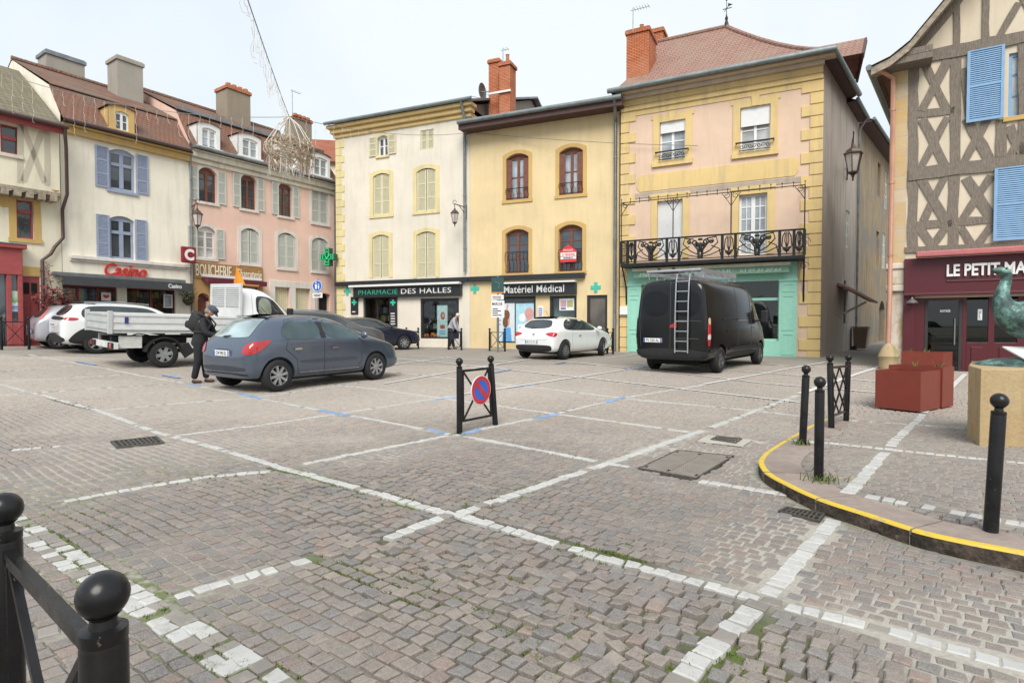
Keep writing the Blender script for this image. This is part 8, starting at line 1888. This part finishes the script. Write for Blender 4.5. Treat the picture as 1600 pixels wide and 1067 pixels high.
# greengrocer stall, shrub and hanging basket
x, z = FL.sz(312, 492, -1.2); t = FL.thing('fruit_stall', 'red and white fruit stall on the pavement beside the grocery', 'stall', x - .6, -1.2, zgf(*FL.W_(x, -1.2, 0)[:2])); q = MB()
MB().hexa([(0, -.5, .6), (1.4, -.5, .6), (1.4, .3, 1.0), (0, .3, 1.0)], [(0, -.5, .68), (1.4, -.5, .68), (1.4, .3, 1.08), (0, .3, 1.08)]).box(.05, 1.35, -.4, .25, .0, .6).build('stand', flat('stall_black', (.03, .03, .03), .7), t)
fm_ = [flat('fruit_%s' % n, c, .45) for n, c in (('red', (.5, .05, .04)), ('white', (.65, .6, .5)), ('orange', (.6, .25, .03)), ('green', (.2, .35, .06)))]
for row in range(2):
    for k in range(4):
        q = MB(); x0 = .04 + k * .34; y0 = -.46 + row * .38; zz = .70 + row * .19; q.box(x0, x0 + .31, y0, y0 + .34, zz, zz + .06); c_ = q.build('crate', flat('crate_wood', (.4, .28, .16), .8), t); q = MB()
        for i in range(20): q.sphere((x0 + .03 + (i % 5) * .06, y0 + .05 + (i // 5) * .075, zz + .09 + random.uniform(0, .02)), .038, 7, 5)
        q.build('fruit', fm_[(k + row * 2) % 4], c_, smooth=True)
def leaves(mb, c, r, n, size, sq=(1, 1, 1), rnd=random):
    for _ in range(n):
        while True:
            p = Vector((rnd.uniform(-1, 1), rnd.uniform(-1, 1), rnd.uniform(-1, 1)))
            if .15 < p.length < 1: break
        p = Vector((p.x * sq[0], p.y * sq[1], p.z * sq[2])) * r * (1 + .25 * math.sin(p.x * 7 + p.z * 5)) + Vector(c); d = Vector((rnd.gauss(0, 1), rnd.gauss(0, 1), rnd.gauss(0, .7))).normalized(); e = d.orthogonal().normalized(); s_ = size * rnd.uniform(.6, 1.3)
        mb.add([p - d * s_, p + e * s_ * .5, p + d * s_, p - e * s_ * .5], [(0, 1, 2, 3)])
x, z = FL.sz(82, 468, -.4); gz_ = zgf(*FL.W_(x, -.4, 0)[:2]); t = FL.thing('climbing_shrub', 'red-brown climbing shrub at the left corner of the grocery front', 'plant', x, -.4, gz_)
rl_ = N('red_leaves'); v = rl_.coord(); rl_.col(rl_.ramp(rl_.noise(v, 5, 3), [(.3, (.10, .02, .025)), (.7, (.24, .06, .05))])); rl_.set(.6, 0, .3)
q = MB(); leaves(q, (0, 0, z - gz_), .55, 420, .07, (1.05, .5, .9)); leaves(q, (.5, 0, z - gz_ - .3), .4, 200, .06, (1, .5, .8)); leaves(q, (-.1, 0, z - gz_ + .9), .3, 60, .05, (.5, .4, 1.5)); q.build('foliage', rl_.m, t, fixn=False); MB().tube([(0, 0, 0), (.05, .1, .9), (0, 0, z - gz_ + .3), (-.1, .1, z - gz_ + 1.2)], [.03, .025, .02, .01], 6).tube([(.05, .1, .9), (.4, 0, z - gz_ - .3)], .015, 5).build('stem', bm_, t)
x, z = FL.sz(294, 462, -.3); t = FL.thing('hanging_basket', 'small green hanging basket by the grocery corner', 'plant', x, -.3, z - .3); gl2 = N('green_leaves'); v = gl2.coord(); gl2.col(gl2.ramp(gl2.noise(v, 6, 3), [(.3, (.035, .07, .015)), (.7, (.10, .15, .04))])); gl2.set(.6, 0, .3)
q = MB(); leaves(q, (0, 0, .35), .33, 260, .055, (1, .8, 1)); q.build('foliage', gl2.m, t, fixn=False); q = MB(); leaves(q, (.28, -.05, .2), .14, 26, .04); q.build('flowers', flat('pink_flowers', (.6, .2, .25), .6), t, fixn=False); MB().lathe([(.06, -.12), (.2, .02), (.22, .12)], (0, 0, 0), 12).build('pot', flat('dark_pot', (.06, .04, .03), .7), t); MB().bar((0, 0, .6), (0, .3, .6), .02, .02).tube([(0, 0, .6), (0, 0, .1)], .008, 4).build('hook', M['iron'], t)
# weeds at the bollard feet
for px, py, sd_, cnt, lab in ((1253, 695, .06, 60, 'grass tuft at the foot of the farther bollard of the pair'), (1290, 752, .07, 50, 'weeds beside the nearer bollard on the kerb bend')):
    p = GS(px, py); t = thing('weed_tuft', lab, 'weeds', p); q = MB()
    for _ in range(cnt): blade(q, (random.gauss(0, sd_), random.gauss(0, sd_ * .6), -.005), random.uniform(.03, .09), .04, .005)
    q.build('blades', gm.m, t, fixn=False)

# ================================================================ Christmas lights
wire = flat('light_cable', (.20, .18, .17), .7); ice = flat('unlit_rope_light', (.62, .57, .50), .4, 0, .6); gold = flat('gold_garland', (.50, .40, .28), .4, .35)
def sagline(a, b, sag, n=30): return [a.lerp(b, k / n) + Vector((0, 0, -sag * 4 * (k / n) * (1 - k / n))) for k in range(n + 1)]
def lights(label, a, b, sag, t0, t1, step, lo, hi, name='string_lights'):
    t = thing(name, label, 'lights', a); pts = [p - a for p in sagline(a, b, sag)]; MB().tube(pts, .009, 5).build('cable', wire, t)
    q = MB(); L = (b - a).length; n = int(L * (t1 - t0) / step)
    for k in range(n):
        f = t0 + (t1 - t0) * k / n; i = min(int(f * 30), 29); p = pts[i].lerp(pts[i + 1], f * 30 - i); h = random.choice((lo, (lo + hi) / 2, hi)) * random.uniform(.8, 1.1); w_ = [p]; m_ = max(3, int(h / .09))
        for j in range(1, m_ + 1): w_.append(p + Vector((random.gauss(0, .018), random.gauss(0, .018), -h * j / m_)))
        w_.append(w_[-1] + Vector((.05, 0, -.02))); q.tube(w_, .0045, 4)
    q.build('icicle_strands', ice, t); return t
D = P(452, 183, 17.0)
lights('icicle light string slung across the left houses to the hanging bauble', P(-20, 106, 17.8), D, .45, .05, .92, .34, .4, 1.15); lights('icicle light string from the hanging bauble to the ivory pharmacy house', D, FP.W_(FP.sz(736, 207, -.15)[0], -.15, FP.sz(736, 207, -.15)[1]), .3, .06, .8, .40, .4, 1.0)
lights('icicle light string rising from the hanging bauble to the top of the photo', D, P(372, -45, 8.0), .05, .06, 1, .27, .3, .75)
a = FP.W_(FP.sz(736, 207, -.15)[0], -.15, FP.sz(736, 207, -.15)[1]); b = FK.W_(FK.sz(1090, 228, -.12)[0], -.12, FK.sz(1090, 228, -.12)[1])
t = thing('overhead_cable', 'thin bare cable running along the medical shop and corner house fronts', 'cable', a); MB().tube([p - a for p in sagline(a, b, .1)], .012, 5).build('cable', wire, t)
t = thing('hanging_bauble', 'big unlit Christmas garland bauble hanging over the square', 'decoration', D); q = MB(); rb_ = random.Random(9)
R = .72; zc_ = -.95
for k in range(16):   # hoops from the crown down
    a = 2 * math.pi * k / 16; q.tube([(0, 0, 0), (math.cos(a) * R * .45, math.sin(a) * R * .45, -.28), (math.cos(a) * R * .95, math.sin(a) * R * .95, zc_ + .1), (math.cos(a) * R * .98, math.sin(a) * R * .98, zc_ - .1), (math.cos(a) * R * .6, math.sin(a) * R * .6, zc_ - .42)], .012, 4)
q.build('frame_hoops', ice, t)
q = MB()
for k in range(240):
    th = rb_.uniform(0, 6.283); zz = rb_.uniform(-.42, .22); rr = R * math.sqrt(max(.1, 1 - (zz / .62) ** 2)) * rb_.uniform(.75, 1.02); p = Vector((rr * math.cos(th), rr * math.sin(th), zc_ + zz)); pts = [p]
    for j in range(6): th += rb_.uniform(.04, .16); pts.append(Vector((rr * math.cos(th), rr * math.sin(th), pts[-1].z + rb_.gauss(-.015, .05))))
    q.tube(pts, .013, 4)
q.build('garland', gold, t); q = MB()
for k in range(46):
    a = rb_.uniform(0, 6.283); rr = R * rb_.uniform(.3, .95); x, y = rr * math.cos(a), rr * math.sin(a); z0_ = zc_ - .3; h = rb_.uniform(.2, .62); q.tube([(x, y, z0_), (x + rb_.gauss(0, .02), y, z0_ - h * .5), (x + rb_.gauss(0, .03), y, z0_ - h)], .009, 4)
q.build('drops', ice, t)

# ================================================================ people
skin_m = flat('skin', (.48, .27, .19), .55, var=.06); coat_m = flat('black_jacket', (.016, .016, .019), .85, var=.3, sc=8, bump=.4, bsc=18); trou_m = flat('black_trousers', (.012, .012, .014), .9, var=.3, bump=.3, bsc=14); shoe_m = flat('brown_leather', (.045, .017, .011), .5)
def figure(t, k, lean, arm_r, arm_l, legs, head_pitch, coat, trou, shoes, sleeves=True):
    """k = standing height scale; figure faces +x; joint lists are (x,y,z)"""
    hip = Vector((0, 0, .92 * k)); sd = Vector((math.sin(lean), 0, math.cos(lean))); fw = Vector((math.cos(lean), 0, -math.sin(lean))); waist = hip + sd * .14 * k; chest = hip + sd * .36 * k; neck = hip + sd * .54 * k; hd_d = Vector((math.sin(head_pitch), 0, math.cos(head_pitch)))
    nk2 = neck + (sd * .4 + hd_d * .6) * .07 * k; sk = nk2 + hd_d * .10 * k; top = nk2 + hd_d * .17 * k; hf = Vector((hd_d.z, 0, -hd_d.x))
    nd, ed = [], []
    def add(p, r, par=None, r2=None): nd.append((*p, r * k, (r2 or r) * k)); (ed.append((par, len(nd) - 1)) if par is not None else None); return len(nd) - 1
    h0 = add(hip, .10, None, .12); w0 = add(waist, .115, h0, .14); c0 = add(chest, .125, w0, .165); n0 = add(neck, .06, c0); n1 = add(nk2, .05, n0); s0_ = add(sk + hf * .015 * k, .082, n1); s1 = add(top, .075, s0_); add(sk + hf * .075 * k - hd_d * .045 * k, .04, s0_); add(sk + hf * .105 * k - hd_d * .005 * k, .014, s0_)
    for s in (-1, 1): add(sk + Vector((0, s * .082 * k, 0)), .016, s0_)
    lg = []
    for s, (kn, an, toe) in zip((-1, 1), legs):
        a_ = add(hip + Vector((0, s * .085 * k, -.06 * k)), .07, h0); b_ = add(Vector(kn) * k, .06, a_); c_ = add(Vector(an) * k, .03, b_); d_ = add(Vector(an).lerp(Vector(toe), .6) * k, .018, c_); lg.append((hip + Vector((0, s * .085 * k, -.06 * k)), Vector(kn) * k, Vector(an) * k, Vector(toe) * k))
    ar = []
    for s, (el, wr) in zip((-1, 1), (arm_r, arm_l)):
        sh = chest + sd * .10 * k + Vector((0, s * .19 * k, 0)); e_ = Vector(el) * k; w_ = Vector(wr) * k; a_ = add(sh, .06, c0); b_ = add(e_, .045, a_); c_ = add(w_, .03, b_); dr = (w_ - e_).normalized(); pal = add(w_ + dr * .05 * k, .035, c_, .02); sidev = dr.cross(Vector((0, 0, 1))).normalized(); cur = Vector((0, 0, -1))
        for f in range(4): o_ = sidev * (f - 1.5) * .018 * k; p1 = w_ + dr * .10 * k + o_; p2 = p1 + (dr * .03 + cur * .012) * k * (1.1 if f in (1, 2) else .9); p3 = p2 + (dr * .012 + cur * .025) * k; i1 = add(p1, .009, pal); i2 = add(p2, .008, i1); add(p3, .007, i2)
        th = add(w_ + dr * .045 * k + sidev * (-s) * .035 * k + cur * .01 * k, .010, pal); add(w_ + dr * .085 * k + sidev * (-s) * .045 * k + cur * .02 * k, .008, th); ar.append((sh, e_, w_))
    bd = skin('body', nd, ed, skin_m, t)
    # face: eyes, mouth
    for s in (-1, 1): MB().sphere(sk + hf * .083 * k + Vector((0, s * .032 * k, 0)) + hd_d * .012 * k, .011 * k, 8, 6).build('eye', M['whiteplastic'], bd)
    m_ = sk + hf * .088 * k - hd_d * .062 * k; MB().tube([m_ + Vector((0, -.022 * k, 0)), m_ + hf * .006 * k, m_ + Vector((0, .022 * k, 0))], .006 * k, 6).build('mouth', flat('lips', (.35, .12, .10), .5), bd)
    # clothes follow the limbs
    nd2, ed2 = [], []
    def ad2(p, r, par=None, r2=None): nd2.append((*p, r * k, (r2 or r) * k)); (ed2.append((par, len(nd2) - 1)) if par is not None else None); return len(nd2) - 1
    a0 = ad2(hip - sd * .17 * k, .155, None, .185); a0 = ad2(hip, .15, a0, .18); a1 = ad2(waist, .145, a0, .175); a2 = ad2(chest, .155, a1, .20); a3 = ad2(neck - sd * .01 * k, .085, a2, .10); ad2(neck + sd * .045 * k, .072, a3)
    for sh, e_, w_ in ar: b0 = ad2(sh, .085, a2); b1 = ad2(e_, .066, b0); ad2(w_ - (w_ - e_) * .04, .05, b1)
    skin('jacket', nd2, ed2, coat, t)
    nd2.clear(); ed2.clear(); a0 = ad2(hip + sd * .10 * k, .135, None, .165); a1 = ad2(hip - Vector((0, 0, .05 * k)), .13, a0, .16)
    for H_, K_, A_, T_ in lg: b0 = ad2(H_ - Vector((0, 0, .04 * k)), .112, a1); b1 = ad2(K_, .086, b0); b2 = ad2(K_.lerp(A_, .5), .075, b1); ad2(A_ + Vector((0, 0, .0)), .07, b2)
    skin('trousers', nd2, ed2, trou, t)
    for H_, K_, A_, T_ in lg:
        d = (T_ - A_); d.z = 0; d.normalize(); p = Vector((A_.x, A_.y, 0)); skin('shoe', [(*(p - d * .05 * k + Vector((0, 0, .045 * k))), .042 * k), (*(p + d * .06 * k + Vector((0, 0, .042 * k))), .042 * k, .04 * k), (*(p + d * .17 * k + Vector((0, 0, .032 * k))), .036 * k, .028 * k)], [(0, 1), (1, 2)], shoes, t)
    return sk, hd_d, hf, neck, chest, sd, fw
pm_pos = G(313, 598)
man = thing('person', 'man in black with a flat cap, looking down at his hands behind the blue-grey car', 'person', pm_pos, math.radians(8))
sk, hd_d, hf, nk, ch, sd, fw = figure(man, .97, .24, ((.22, -.24, 1.10), (.46, -.10, 1.02)), ((.20, .26, 1.10), (.45, .08, 1.04)), (((.0, -.10, .50), (-.09, -.11, .085), (.06, -.12, .04)), ((.05, .10, .50), (.09, .11, .085), (.24, .12, .04))), .75, coat_m, trou_m, shoe_m)
cp_ = sk + hd_d * .055; q = MB()
def capring(r, o, h): return [tuple(cp_ + hf * (math.cos(a) * r * 1.12 + o) + Vector((0, math.sin(a) * r, 0)) + hd_d * h) for a in np.linspace(0, 6.283, 21)]
rings_ = [capring(.098, .0, -.02), capring(.108, .005, .02), capring(.105, .01, .05), capring(.07, .01, .078), capring(.01, .01, .085)]
for r0, r1 in zip(rings_[:-1], rings_[1:]): q.strip(r0, r1)
q.strip([tuple(cp_ + hf * (.09 + .02) + Vector((0, y, 0)) * 1 + hd_d * -.012) for y in (-.08, -.04, 0, .04, .08)], [tuple(cp_ + hf * (.185 - abs(y) * .5) + Vector((0, y, 0)) + hd_d * -.035) for y in (-.08, -.04, 0, .04, .08)])
q.strip([tuple(cp_ + hf * .09 + Vector((0, y, 0)) + hd_d * .005) for y in (-.08, -.04, 0, .04, .08)], [tuple(cp_ + hf * (.185 - abs(y) * .5) + Vector((0, y, 0)) + hd_d * -.03) for y in (-.08, -.04, 0, .04, .08)]); q.build('cap', flat('grey_blue_tweed', (.07, .08, .10), .9, var=.3, sc=40), man, smooth=True)
q = MB().sphere(sk - hf * .03 - hd_d * .01, .088, 14, 10, (1, .95, .9)); q.build('hair', flat('grey_hair', (.22, .20, .18), .9), man, smooth=True)
bk = thing('backpack', 'black backpack worn by the man in the flat cap', 'bag', pm_pos, math.radians(8)); c_ = ch - fw * .15 + sd * .03
skin('bag', [(*(c_ - sd * .22), .11, .16), (*(c_ - fw * .02), .13, .17), (*(c_ + sd * .18), .11, .15), (*(c_ + sd * .25), .06, .10)], [(0, 1), (1, 2), (2, 3)], flat('black_nylon', (.013, .014, .014), .7, var=.3, bump=.4, bsc=20), bk)
skin('front_pocket', [(*(c_ - fw * .11 - sd * .17), .06, .12), (*(c_ - fw * .12 + sd * .02), .06, .12)], [(0, 1)], flat('black_nylon', (.013, .014, .014), .7), bk)
for s in (-1, 1): MB().tube([c_ + sd * .2 + Vector((0, s * .09, 0)), ch + sd * .21 + Vector((0, s * .115, 0)) + fw * .02, ch + sd * .08 + fw * .19 + Vector((0, s * .125, 0)), ch - sd * .12 + fw * .14 + Vector((0, s * .17, 0)), c_ - sd * .2 + Vector((0, s * .13, 0))], .018, 6).build('strap', flat('black_nylon', (.013, .014, .014), .7), bk)
pp = thing('paper', 'small white paper held in both hands by the man in the cap', 'paper', pm_pos, math.radians(8)); MB().hexa([(.49, -.08, 1.0), (.60, -.06, 1.05), (.60, .05, 1.05), (.49, .07, 1.0)], [(.488, -.08, 1.004), (.598, -.06, 1.054), (.598, .05, 1.054), (.488, .07, 1.004)]).build('sheet', M['white'], pp)
p = P(704, 537, 25.9); om_pos = Vector((p.x, p.y, zgf(p.x, p.y)))
om = thing('person', 'white-haired man in a pale grey jacket stooping by the pharmacy window', 'person', om_pos, math.radians(-10)); gj = flat('pale_grey_jacket', (.34, .34, .36), .85, var=.2, bump=.3, bsc=14)
sk, hd_d, hf, nk, ch, sd, fw = figure(om, .99, .42, ((.30, -.22, .98), (.44, -.12, .80)), ((.30, .22, .98), (.42, .12, .78)), (((.10, -.10, .50), (-.08, -.11, .085), (.08, -.12, .04)), ((.05, .10, .50), (.12, .11, .085), (.27, .12, .04))), .85, gj, flat('navy_trousers', (.02, .025, .045), .9), flat('dark_shoes', (.02, .018, .016), .5))
MB().sphere(sk - hf * .015 + hd_d * .02, .092, 14, 10, (1, .95, .95)).build('hair', flat('white_hair', (.6, .57, .52), .9), om, smooth=True)
